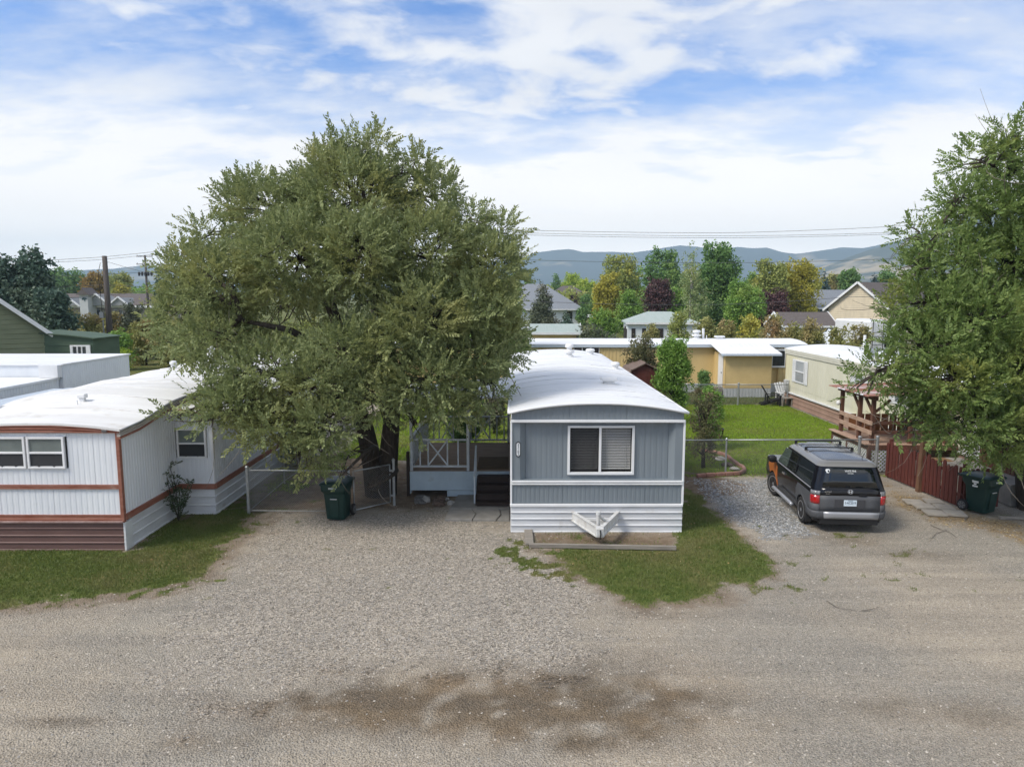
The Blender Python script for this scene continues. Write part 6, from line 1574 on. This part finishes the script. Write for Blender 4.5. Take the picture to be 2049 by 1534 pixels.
# green sided house and lean-to at the far left
gl0 = V(95,668,45); gtop = V(0,585,45)
gh2 = house('house', 'green lap sided house with white rake board at the left edge', (-38.1,42.8), R(132), 8.0, 15.6, 3.55, 10.2, wall_green, roof_brown, over=.35, laps=.30)
sd_ = thing('garden_shed', 'dark green lean-to shed with white framed window beside the green house', 'shed', (-27.6,45.6,0))
dkg = M('shed_green',(.075,.12,.078),(.06,.095,.062),scale=2,stretch=(.4,.4,2),rough=.7)
p0, p1 = V(88,668,45), V(186,678,45)
B().prism([(p0.x-1,0),(p1.x,0),(p1.x,p1.z),((p0.x+p1.x)/2,V(140,672,45).z),(p0.x-1,p0.z+.05)], lambda x,z:(x,45.0,z), lambda x,z:(x,48,z)).build('wall', dkg, sd_)
B().beam((p0.x-1,46.4,p0.z+.10),((p0.x+p1.x)/2,46.4,V(140,672,45).z+.06),3.2,.07).build('roof_slope', dkg, sd_); B().beam(((p0.x+p1.x)/2,46.4,V(140,672,45).z+.06),(p1.x+.2,46.4,p1.z+.03),3.2,.07).build('roof_slope', dkg, sd_)
for i in range(8):
    z = .3+.4*i
    if z < p1.z-.35: B().prism([(0,z),(.03,z+.01),(.01,z+.39),(0,z+.39)], lambda d,q:(p0.x-1,45-d,q), lambda d,q:(p1.x,45-d,q)).build('siding_board', dkg, sd_)
q0, q1 = V(142,690,45), V(186,745,45); wfm = B()
wfm.box(q0.x,q1.x,44.86,44.94,q0.z-.10,q0.z); wfm.box(q0.x,q0.x+.16,44.86,44.94,q1.z,q0.z-.1); wfm.box(q1.x-.26,q1.x,44.86,44.94,q1.z,q0.z-.1)
for k in (1,2): x = q0.x+.16+(q1.x-q0.x-.42)*k/3; wfm.box(x-.035,x+.035,44.87,44.935,q1.z,q0.z-.1)
wfm.box(q0.x,q1.x,44.87,44.935,q0.z-.62,q0.z-.56); wfm.box(q0.x,q1.x,44.86,44.94,q1.z-.1,q1.z)
wo = wfm.build('window', white_paint, sd_); B().box(q0.x+.1,q1.x-.1,44.95,44.965,q1.z,q0.z-.05).build('pane', glass_mid, wo)
# long grey building with gables far left
gb = thing('apartment_building', 'long grey roofed building with small white gables and a sign tower far left', 'building', (-103,150,0))
p0, p1 = V(92,612,150), V(268,612,150); zz = V(100,612,150).z; zrd = V(100,587,150).z
B().box(p0.x-8,p1.x+6,150,162,-.1,zz).build('wall', M('tan_grey_wall',(.33,.30,.27),(.28,.255,.23),scale=.8,rough=.8), gb)
B().prism([(149,zz),(156,zrd),(157,zrd),(163,zz)], lambda y,z:(p0.x-9,y,z), lambda y,z:(p1.x+7,y,z)).build('roof', roof_brown, gb)
for px, w_ in ((145,2.1),(201,2.9),(245,2.1)):
    q = V(px,612,149); hgt = w_*.78
    B().prism([(q.x-w_,zz+.1),(q.x+w_,zz+.1),(q.x,zz+.1+hgt)], lambda x,z:(x,147.6,z), lambda x,z:(x,153,z)).build('gable', wall_grey, gb)
    for s in (-1,1): B().beam((q.x+s*(w_+.25),147.5,zz),(q.x,147.5,zz+.25+hgt),.25,.35,(0,-1,0)).build('gable_trim', white_paint, gb)
B().box(p0.x-8,p1.x+6,148.8,149.1,zz-.35,zz+.1).build('fascia', white_paint, gb)
tw0, tw1 = V(164,590,147), V(183,625,147)
twr = B().box(tw0.x,tw1.x,146,149,-.1,tw0.z).build('sign_tower', M('pale_stucco',(.52,.54,.54),(.46,.48,.48),scale=1,rough=.8), gb)
B().prism([(tw0.x-.5,tw0.z),(tw1.x+.6,tw0.z),(tw1.x-.9,tw0.z+1.5),(tw0.x+.9,tw0.z+1.2)], lambda x,z:(x,145.6,z), lambda x,z:(x,149.4,z)).build('tower_roof', roof_brown, gb)
cx_, cz_ = (tw0.x+tw1.x)/2+.2, tw0.z-.85
B().prism([(cx_-.55,cz_+.1),(cx_-.2,cz_+.35),(cx_+.35,cz_+.25),(cx_+.65,cz_+.05),(cx_+.2,cz_-.05),(cx_+.05,cz_-.5),(cx_-.08,cz_-.1),(cx_-.4,cz_-.15)], lambda x,z:(x,145.93,z), lambda x,z:(x,145.99,z)).build('bird_emblem', M('emblem_dark',(.02,.05,.05),rough=.6), twr)
for px in (190,197,232,240): q = V(px,620,149.9); fw_ = B().box(q.x-.5,q.x+.5,149.9,149.98,zz-2.2,zz-.7).build('window', white_paint, gb); B().box(q.x-.38,q.x+.38,149.86,149.895,zz-2.08,zz-.82).build('pane', glass_mid, fw_)
# white tarp heap, camper with ladder, far vehicles
tp = thing('tarp_cover', 'white crumpled tarp covering a boat behind the cream home', 'tarp', (33,70,0))
r9 = np.random.default_rng(77); q0, q1 = V(1642,642,70), V(1716,660,70); bm = bmesh.new(); bmesh.ops.create_grid(bm, x_segments=26, y_segments=14, size=1)
for v in bm.verts:
    u, w_ = v.co.x, v.co.y; e = (1-abs(u)**3.0)*(1-abs(w_)**3)
    v.co = Vector(((q0.x+q1.x)/2-33+u*(q1.x-q0.x)/2, w_*1.6, (q0.z)*e*(.86+.16*math.sin(u*5)+.05*r9.normal())+.05))
me = bpy.data.meshes.new('tarp'); bm.to_mesh(me); bm.free(); o = link('tarp_sheet', me, M('white_tarp',(.66,.70,.73),(.56,.60,.63),scale=1.5,rough=.5), tp)
cm_ = thing('camper', 'tall white camper with dark rear ladder beside the tree on the right', 'camper', (31,57,0))
q0, q1 = V(1741,642,55), V(1800,690,55); B().box(q0.x,q0.x+2.5,55,61,.5,q0.z).build('body', white_paint, cm_, bev=.12)
lad = B()
for x in (q0.x+.2,q0.x+1.0): lad.tube([(x,54.85,1.0),(x,54.85,q0.z+.05),(x,55.4,q0.z+.15)],.035,6)
for i in range(7): lad.tube([(q0.x+.2,54.85,1.1+i*.32),(q0.x+1.0,54.85,1.1+i*.32)],.022,6)
lad.build('ladder', M('dark_steel',(.06,.06,.065)), cm_); B().box(q0.x+1.2,q0.x+1.9,54.93,54.99,1.9,2.6).build('window', glass_dark, cm_)
def simple_vehicle(name, label, cat, c, rot, paint, L, W, prof, glassprof, wr=.36):
    t = thing(name, label, cat, (c[0],c[1],0), None, rot)
    B().prism(prof, lambda x,z:(x,-W/2,z), lambda x,z:(x,W/2,z)).build('body', paint, t, local=True, bev=.06)
    for s in (-1,1): B().prism(glassprof, lambda x,z,s=s:(x,s*(W/2-.02),z), lambda x,z,s=s:(x,s*(W/2+.012),z)).build('side_window', glass_dark, t, local=True)
    for x in (-L*.30,L*.30):
        for s in (-1,1):
            w = B().lathe([(.06,-.11),(wr,-.11),(wr,.11),(.06,.11)], (x,s*(W/2-.06),wr), 20, 'y').build('wheel', rubber, t, local=True); B().lathe([(wr*.6,0),(wr*.55,s*.02),(.02,s*.03)], (x,s*(W/2+.05),wr), 14, 'y').build('rim', alloy, w, local=True)
    return t
p = V(1166,637,172)
simple_vehicle('pickup_truck', 'white pickup truck parked beyond the white house', 'pickup truck', (p.x,172), 0, white_paint, 5.8, 1.95, [(-2.9,.55),(2.9,.55),(2.9,1.15),(.6,1.18),(.35,1.88),(-1.15,1.9),(-1.75,1.25),(-2.9,1.15)], [(-1.5,1.25),(.35,1.25),(.22,1.75),(-1.1,1.78)])
p = V(1578,664,72)
simple_vehicle('van', 'pale van roof showing above the yellow trailer before the grey garage', 'van', (p.x,72), R(5), M('pale_green_white',(.62,.68,.66),rough=.3), 4.6, 1.9, [(-2.3,.5),(2.3,.5),(2.3,1.3),(1.6,1.4),(1.1,2.35),(-1.6,2.4),(-2.2,1.5)], [(-1.5,1.6),(1.1,1.6),(.95,2.2),(-1.4,2.2)])

# ------------------------------------------------------------------ poles and wires
pole_m = M('pole_timber',(.115,.10,.09),(.075,.065,.06),scale=3,stretch=(4,4,.5),rough=.9)
def utility_pole(label, px, ptop, Y, r, arms=()):
    q = V(px, ptop, Y); t = thing('utility_pole', label, 'utility pole', (q.x,Y,0))
    B().tube([(q.x,Y,-.3),(q.x,Y,q.z*.5),(q.x,Y,q.z)], [r*1.2,r*1.05,r*.85], 10).build('pole_shaft', pole_m, t, smooth=True)
    for z, w_, ins in arms:
        B().beam((q.x-w_,Y-.15,z),(q.x+w_,Y-.15,z),.12,.14).build('crossarm', pole_m, t)
        for k in range(ins): x = q.x-w_*.9+1.8*w_*k/(ins-1); B().lathe([(.05,0),(.09,.06),(.05,.12),(.09,.18),(.03,.25)], (x,Y-.15,z+.07), 8).build('insulator', M('grey_ceramic',(.30,.30,.32),rough=.4), t)
    return t, q
pt, q1 = utility_pole('weathered timber utility pole rising behind the white trailers', 209, 512, 64, .24)
B().tube([(q1.x-.42,63.8,0),(q1.x-.42,63.8,V(209,640,64).z)], .06, 8).build('conduit', galv, pt); B().cbox((q1.x-.45,63.75,V(209,630,64).z),.35,.25,.5).build('meter_box', galv, pt); B().tube([(q1.x-.3,63.8,q1.z-.6),(q1.x-.5,63.7,q1.z-1.6),(q1.x-.42,63.8,V(209,630,64).z)],.025,5).build('drop_cable', black_plastic, pt)
zt = V(290,512,140).z
tt, q2 = utility_pole('far reddish pole with crossarms and transformers left of the elm', 290, 511, 140, .22, arms=((zt-.1,1.6,2),(zt-1.6,1.7,4),(zt-3.4,1.5,5)))
for k in range(5): B().lathe([(.16,-.35),(.2,-.3),(.2,.35),(.12,.42)], (q2.x-1.2+k*.6,139.7,zt-3.5), 10).build('transformer', M('dark_steel',(.06,.06,.065)), tt)
pt3, q3 = utility_pole('timber utility pole hidden within the elm crown', 742, 448, 64, .22)
wire_d = M('dark_wire',(.10,.10,.10),rough=.6)
def wire(label, pts, r=.018, Y=64):
    P = [V(px,py,Y) for px,py in pts]
    # straight spans get a light sag
    out = []
    for a, c in zip(P[:-1], P[1:]):
        for i in range(8): out.append(a.lerp(c, i/8)-Vector((0,0,1))*(a-c).length*.006*4*(i/8)*(1-i/8))
    out.append(P[-1]); o_ = B(); o_.tube(out, r, 5, cap=True)
    o = o_.build('power_line', wire_d); tag(o, label, 'power line', 'overhead wires'); return o
wire('topmost thin overhead wire from the timber pole across the whole sky', [(-60,526),(209,514),(742,449),(1450,466),(1900,446),(2200,430)])
wire('middle overhead wire of the upper three above the hills', [(-60,530),(209,519),(742,454),(1450,472),(1900,460),(2200,445)], .016)
wire('lowest overhead wire of the upper three above the hills', [(742,458),(1450,476),(1900,463),(2200,450)], .016)
wire('single overhead wire crossing the hill face at tree top height', [(-60,556),(209,549),(742,508),(1450,526),(1900,512),(2200,505)], .018)
wire('low service wire crossing in front of the birch and purple trees', [(-60,578),(209,570),(742,584),(1150,606),(1450,609),(1700,594),(2200,575)], .020)
wire('low cable crossing the grey building gables on the left', [(-60,603),(209,592),(742,520)], .022)
t = wire('sloping service wire from the timber pole to the far crossarm pole', [(209,522),(290,545)], .015)

# ------------------------------------------------------------------ trees and shrubs behind
L_yel = leafmat('yellow_leaf',(.36,.34,.05),(.50,.45,.07),(.24,.28,.06),tl=.35,c3s=.25)
L_olive = leafmat('olive_leaf',(0.249,0.306,0.087),(0.395,0.424,0.118),(0.600,0.526,0.087),tl=.3,c3s=.25,c3lo=.55,c3hi=.75)
L_dark = leafmat('dark_green_leaf',(0.101,0.208,0.065),(0.199,0.330,0.096),(0.288,0.415,0.101),tl=.3,c3s=.3)
L_green = leafmat('mid_green_leaf',(0.146,0.278,0.053),(0.253,0.397,0.079),(0.346,0.438,0.094),tl=.32,c3s=.3)
L_lime = leafmat('lime_leaf',(0.288,0.420,0.044),(0.442,0.553,0.066),(0.553,0.553,0.089),tl=.4,c3s=.4)
L_purple = leafmat('purple_leaf',(0.082,0.040,0.045),(0.132,0.060,0.057),(0.101,0.082,0.060),tl=.2)
L_birch = leafmat('birch_leaf',(0.243,0.331,0.127),(0.344,0.407,0.191),(0.431,0.431,0.179),tl=.3)
L_blue = leafmat('blue_spruce_needle',(0.052,0.098,0.098),(0.088,0.142,0.142),(0.079,0.115,0.098),tl=.1)
L_junip = leafmat('juniper_needle',(0.060,0.111,0.078),(0.114,0.179,0.129),(0.161,0.195,0.114),tl=.12,c3s=.4)
L_junip2 = leafmat('brown_juniper',(0.081,0.103,0.060),(0.138,0.157,0.092),(0.195,0.161,0.103),tl=.12,c3s=.4)
L_scrub = leafmat('scrub_leaf',(0.243,0.267,0.090),(0.381,0.369,0.127),(0.431,0.293,0.153),tl=.3,c3s=.35,c3lo=.48,c3hi=.72)
L_rose = leafmat('rose_brown_leaf',(0.106,0.124,0.052),(0.185,0.177,0.079),(0.231,0.124,0.088),tl=.25,c3s=1.0)
L_orange = leafmat('orange_leaf',(0.300,0.212,0.052),(0.389,0.248,0.052),(0.177,0.195,0.052),tl=.3)
FT = far_tree
FT('deciduous_tree','bright yellow autumn tree left of the olive one','tree',1184,1243,547,650,120,L_yel,900,301,leaf=.42,base_z=.6)
FT('deciduous_tree','tall loose olive green tree behind the yellow tree','tree',1198,1282,512,640,138,L_olive,900,302,leaf=.48,nl=13)
FT('deciduous_tree','tall dark green conical tree in the middle of the tree belt','tree',1283,1362,492,640,130,L_dark,1500,303,leaf=.46,nl=24)
FT('deciduous_tree','low round green tree in front of the yellow tree','tree',1230,1297,583,660,104,L_green,800,304,leaf=.34)
FT('deciduous_tree','purple leaved tree left of the birch','tree',1282,1350,560,650,112,L_purple,800,305,leaf=.38)
FT('birch_tree','slender pale trunked birch with thin grey green leaves','tree',1358,1412,500,665,95,L_birch,620,306,shape='column',leaf=.26,trunk=birch_bark,nl=8)
FT('deciduous_tree','tall broad dark green tree right of the birch','tree',1392,1480,488,660,101,L_dark,2000,307,leaf=.40,nl=22)
FT('deciduous_tree','light green bushy tree right of the tall dark one','tree',1448,1528,560,665,88,L_green,1000,308,leaf=.32)
FT('deciduous_tree','yellow green tree behind the purple shrub','tree',1503,1575,518,640,106,L_olive,1100,309,leaf=.38,nl=12)
FT('deciduous_tree','golden yellow tree left of the dark green house','tree',1558,1645,529,640,109,L_yel,1300,310,leaf=.38,nl=12)
FT('deciduous_tree','dark purple shrub tree behind the grey garage','tree',1512,1582,583,650,93,L_purple,700,311,leaf=.32)
for k,(a,c,yt,Y,m_,n_) in enumerate([(1236,1300,535,150,L_green,700),(1345,1400,540,142,L_olive,700),(1465,1520,548,135,L_green,700),(1480,1512,575,120,L_olive,450),(1545,1600,540,140,L_green,650),(1190,1240,575,150,L_lime,450),(1330,1390,575,118,L_green,600),(1440,1470,545,128,L_dark,500),(1600,1650,560,135,L_olive,500)]):
    FT('deciduous_tree',['mid green tree between the yellow tree and the dark conical one','olive tree just behind the birch','green tree between the tall dark one and the yellow green one','small olive tree behind the light green bushy one','green tree between the two yellow trees','lime tree low behind the bright yellow one','green tree low behind the birch trunk','dark tree at the right flank of the tall dark one','olive tree behind the golden yellow one'][k],'tree',a,c,yt,650,Y,m_,n_,500+k,leaf=.46,nl=11,base_z=.4,group='trees of the far belt')
FT('spruce_tree','blue spruce above the dark green house','tree',1634,1664,541,600,150,L_blue,500,312,shape='cone',leaf=.42)
FT('deciduous_tree','brownish round tree between the blue spruce and the dark one','tree',1648,1692,551,612,160,L_scrub,450,313,leaf=.5)
FT('deciduous_tree','dark round tree left of the beige gable','tree',1676,1720,538,600,150,L_dark,500,314,leaf=.5)
FT('spruce_tree','small blue spruce above the beige house roof','tree',1736,1762,545,590,150,L_blue,350,315,shape='cone',leaf=.42)
FT('deciduous_tree','small dark tree right of the spruce above the beige roof','tree',1758,1795,545,590,155,L_dark,350,316,leaf=.5)
FT('deciduous_tree','sunlit lime green tree far behind the brown roof','tree',1120,1168,548,600,250,L_lime,600,317,leaf=.75)
FT('deciduous_tree','low bright lime tree beside the pinkish roof','tree',1150,1192,560,605,245,L_lime,450,318,leaf=.75)
FT('spruce_tree','dark spruce behind the brown roofed house','tree',1100,1126,545,600,235,L_dark,350,319,shape='cone',leaf=.7)
FT('spruce_tree','dark spruce above the grey hip roof','tree',1044,1072,539,600,200,L_dark,350,320,shape='cone',leaf=.6)
FT('shrub','dark round bush in front of the pinkish roofed house','shrub',1159,1190,590,640,180,L_dark,400,321,leaf=.55)
FT('shrub','reddish bush in front of the brown roofed house','shrub',1138,1162,592,625,185,L_purple,250,322,leaf=.5)
FT('shrub','dark clipped bush at the corner of the white house','shrub',1153,1175,618,662,138,L_dark,400,323,leaf=.42,base_z=0)
FT('juniper_tree','dark ragged juniper in front of the grey hip roof','tree',1052,1120,556,668,95,L_junip2,1300,324,shape='cone',leaf=.30,base_z=.3)
FT('juniper_tree','small dark juniper before the white house window','tree',1108,1156,622,672,90,L_junip,500,325,shape='cone',leaf=.28,base_z=.2)
FT('shrub','green tall weeds left of the workshop','shrub',1175,1240,618,668,88,L_green,450,326,leaf=.30,base_z=0)
FT('shrub','low dark weeds behind the yellow trailer roof','shrub',1148,1240,650,678,64,L_junip2,400,340,leaf=.22,base_z=0)
for k,(a,c,yt,Y,m_) in enumerate([(1378,1440,632,64,L_scrub),(1425,1480,640,60,L_scrub),(1330,1385,620,72,L_olive),(1470,1530,630,62,L_olive),(1515,1570,628,60,L_scrub),(1560,1620,648,58,L_scrub),(1600,1660,640,56,L_scrub),(1650,1705,655,52,L_scrub),(1690,1745,650,54,L_scrub),(1285,1325,648,70,L_scrub)]):
    FT('shrub', ['olive brown shrub right behind the white roof vents','brown scrubby bush right of the vents over the yellow roof','olive bush by the right end of the workshop','yellow green bush behind the flat white entry roof','thin scrubby bush left of the grey garage','brown bush before the grey garage door','scrubby bush at the right end of the yellow trailer','bare brown bush in front of the white tarp','brown bush between the tarp and the ladder camper','thin yellow shrub before the workshop door'][k],'shrub',a,c,yt,690,Y,m_,420,350+k,leaf=.20,base_z=0,group='scrub behind the yellow trailer')
def belt(name, label, px0, px1, ytop, Y0, Y1, n, mats, seed):
    r = np.random.default_rng(seed); P = []; 
    for k in range(n):
        px = px0+(px1-px0)*(k+r.random())/n; Y = r.uniform(Y0, Y1); q = V(px, ytop+r.uniform(-10, 16), Y); h = q.z; rx = r.uniform(3.2, 6.0)
        m = int(160*(rx/4.5)); d = r.normal(0, 1, (m, 3)); d /= np.linalg.norm(d, axis=1, keepdims=True); rad = (.5+.5*r.random(m))*(1+.2*np.sin(d[:, 0]*6+k)*np.sin(d[:, 2]*5))
        c = np.stack([q.x+d[:, 0]*rx*rad, Y+d[:, 1]*rx*rad, np.maximum(.3, h*.5+d[:, 2]*h*.5*rad)], -1); P.append(c)
    P = np.concatenate(P); Vv, F = leaves(P, r.normal(0, 1, P.shape), [clump_template(r, 8, .9, .75, .5) for _ in range(4)], r, .7, 1.3)
    o = np_mesh(name, Vv, F, mats); o['kind'] = 'stuff'; o['label'] = label
belt('far_woods', 'far belt of green trees below the hills', 1040, 2500, 578, 180, 240, 60, L_olive, 71)
belt('far_woods', 'far belt of trees beyond the grey building on the left', -80, 420, 574, 215, 270, 24, L_green, 72)
# left side
FT('juniper_tree','big dark juniper behind the green house','tree',-60,128,507,715,62,L_junip,4200,330,leaf=.34,base_z=.2,nl=18)
FT('juniper_tree','dark juniper filling the gap below the big one','tree',50,155,585,720,58,L_junip,2000,331,leaf=.30,base_z=.2)
FT('deciduous_tree','dark green round tree behind the grey building','tree',88,168,538,600,200,L_dark,900,332,leaf=.65,nl=12)
FT('deciduous_tree','orange brown tree left of the timber pole','tree',165,212,545,605,195,L_orange,600,333,leaf=.6)
FT('deciduous_tree','olive tree left of the crossarm pole','tree',216,265,548,605,205,L_olive,600,334,leaf=.6)
FT('deciduous_tree','small yellow tree right of the timber pole','tree',228,262,566,605,190,L_yel,300,335,leaf=.55)
FT('juniper_tree','tall dark juniper showing left of the elm crown','tree',296,356,528,715,66,L_junip,1500,336,shape='cone',leaf=.32,base_z=.2)
for k,(a,c,yt,Y,m_,yb) in enumerate([(105,175,618,72,L_scrub,720),(150,215,628,66,L_scrub,720),(190,262,622,70,L_scrub,720),(240,300,605,70,L_junip2,720),(120,200,662,56,L_scrub,730),(205,275,668,56,L_green,735),(250,330,640,60,L_scrub,720),(195,260,690,50,L_lime,745),(300,420,640,58,L_scrub,730),(400,560,650,58,L_scrub,730),(540,720,640,58,L_olive,730),(680,900,640,60,L_olive,730),(860,1040,640,62,L_green,725)]):
    FT('shrub',['tan scrub below the gables of the grey building','olive scrub left of the timber pole','brown scrub right of the timber pole','dark scrub below the crossarm pole','olive scrub behind the dark green shed','green bush at the foot of the timber pole','scrub left of the elm crown above the drive','yellow green weeds beside the white flat roof','scrub just left of the elm crown','scrub seen through the lower left of the elm','olive scrub behind the elm trunk','olive scrub behind the middle of the elm','green scrub behind the right of the elm'][k],'shrub',a,c,yt,yb,Y,m_,520,370+k,leaf=.22,base_z=0,group='scrub beyond the white trailers')
FT('deciduous_tree','fresh green tree rising behind the right flank of the elm','tree',955,1066,555,760,41,L_green,2100,341,leaf=.16,base_z=1.0)
FT('deciduous_tree','young bright green tree beside the blue trailer roof','tree',1306,1394,678,850,32.5,L_green,1500,342,leaf=.11,base_z=.7,nl=13)
FT('plum_tree','thin brown leaved tree in front of the yellow trailer','tree',1238,1330,668,790,37.5,L_rose,900,343,leaf=.12,base_z=1.0)
FT('shrub','dark thorny shrub beside the garden bed','shrub',1368,1452,775,945,23.9,L_rose,520,344,leaf=.07,nl=12,base_z=.05)
FT('shrub','green leafy shrub right of the thorny one','shrub',1385,1455,770,885,27,L_green,700,345,leaf=.08,nl=12,base_z=.05)
FT('shrub','dark evergreen shrub behind the deck railing','shrub',888,985,795,905,26.0,L_dark,1300,346,leaf=.09,base_z=.4)
FT('shrub','green bush beside the dark shrub behind the deck','shrub',960,1015,800,850,30,L_junip2,500,347,leaf=.10,base_z=.05)
FT('shrub','low green shrub beside the yellow entry steps','shrub',1392,1428,742,790,41,L_dark,350,348,leaf=.10,base_z=.02)
FT('shrub','small dark bush in the side yard behind the chain link fence','shrub',545,610,862,925,24.5,L_dark,500,349,leaf=.08,base_z=.02)
# sapling against the white trailer
sp_ = G(355,1035); r5 = np.random.default_rng(55); ts = thing('sapling','small dark elm sapling growing in the corner of the white trailer','sapling',(sp_.x+.15,sp_.y-.25,0))
b = B(); P0 = []; D0 = []
for k in range(7):
    e = Vector((sp_.x+.15+r5.normal(0,.16),sp_.y-.3+r5.normal(0,.14),.5+.16*k)); pth = curve((sp_.x+.15,sp_.y-.25,.0), e, r5, 4, .0, .08); b.tube(pth,[.014*(1-.6*i/4) for i in range(5)],5)
    for q in pth[2:]:
        for _ in range(3): P0.append(tuple(q)); D0.append((r5.normal(0,.8),r5.normal(0,.8),.5))
b.build('stem', bark, ts); Vv, F = leaves(np.array(P0), np.array(D0), [spray_template(r5, n=16, L=.30, ll=.075, lw=.034)], r5, .8, 1.2)
o = np_mesh('foliage', Vv, F, leafmat('sapling_leaf',(0.043,0.072,0.032),(0.080,0.109,0.051),(0.087,0.102,0.043)), ts); o['kind'] = 'stuff'

# ------------------------------------------------------------------ haze
hz = bpy.data.materials.new('thin_haze'); hz.use_nodes = True; hn = hz.node_tree.nodes; hn.clear()
ho = hn.new('ShaderNodeOutputMaterial'); pvn = hn.new('ShaderNodeVolumePrincipled')
pvn.inputs['Color'].default_value = (.62,.83,1.0,1); pvn.inputs['Density'].default_value = HAZE; pvn.inputs['Anisotropy'].default_value = 0.0
hz.node_tree.links.new(pvn.outputs[0], ho.inputs['Volume'])
hb_ = B().box(-5200,5200,-5200,5200,-1.5,400).build("haze", hz); hb_['kind'] = 'stuff'; hb_['label'] = 'thin blue haze in the air'
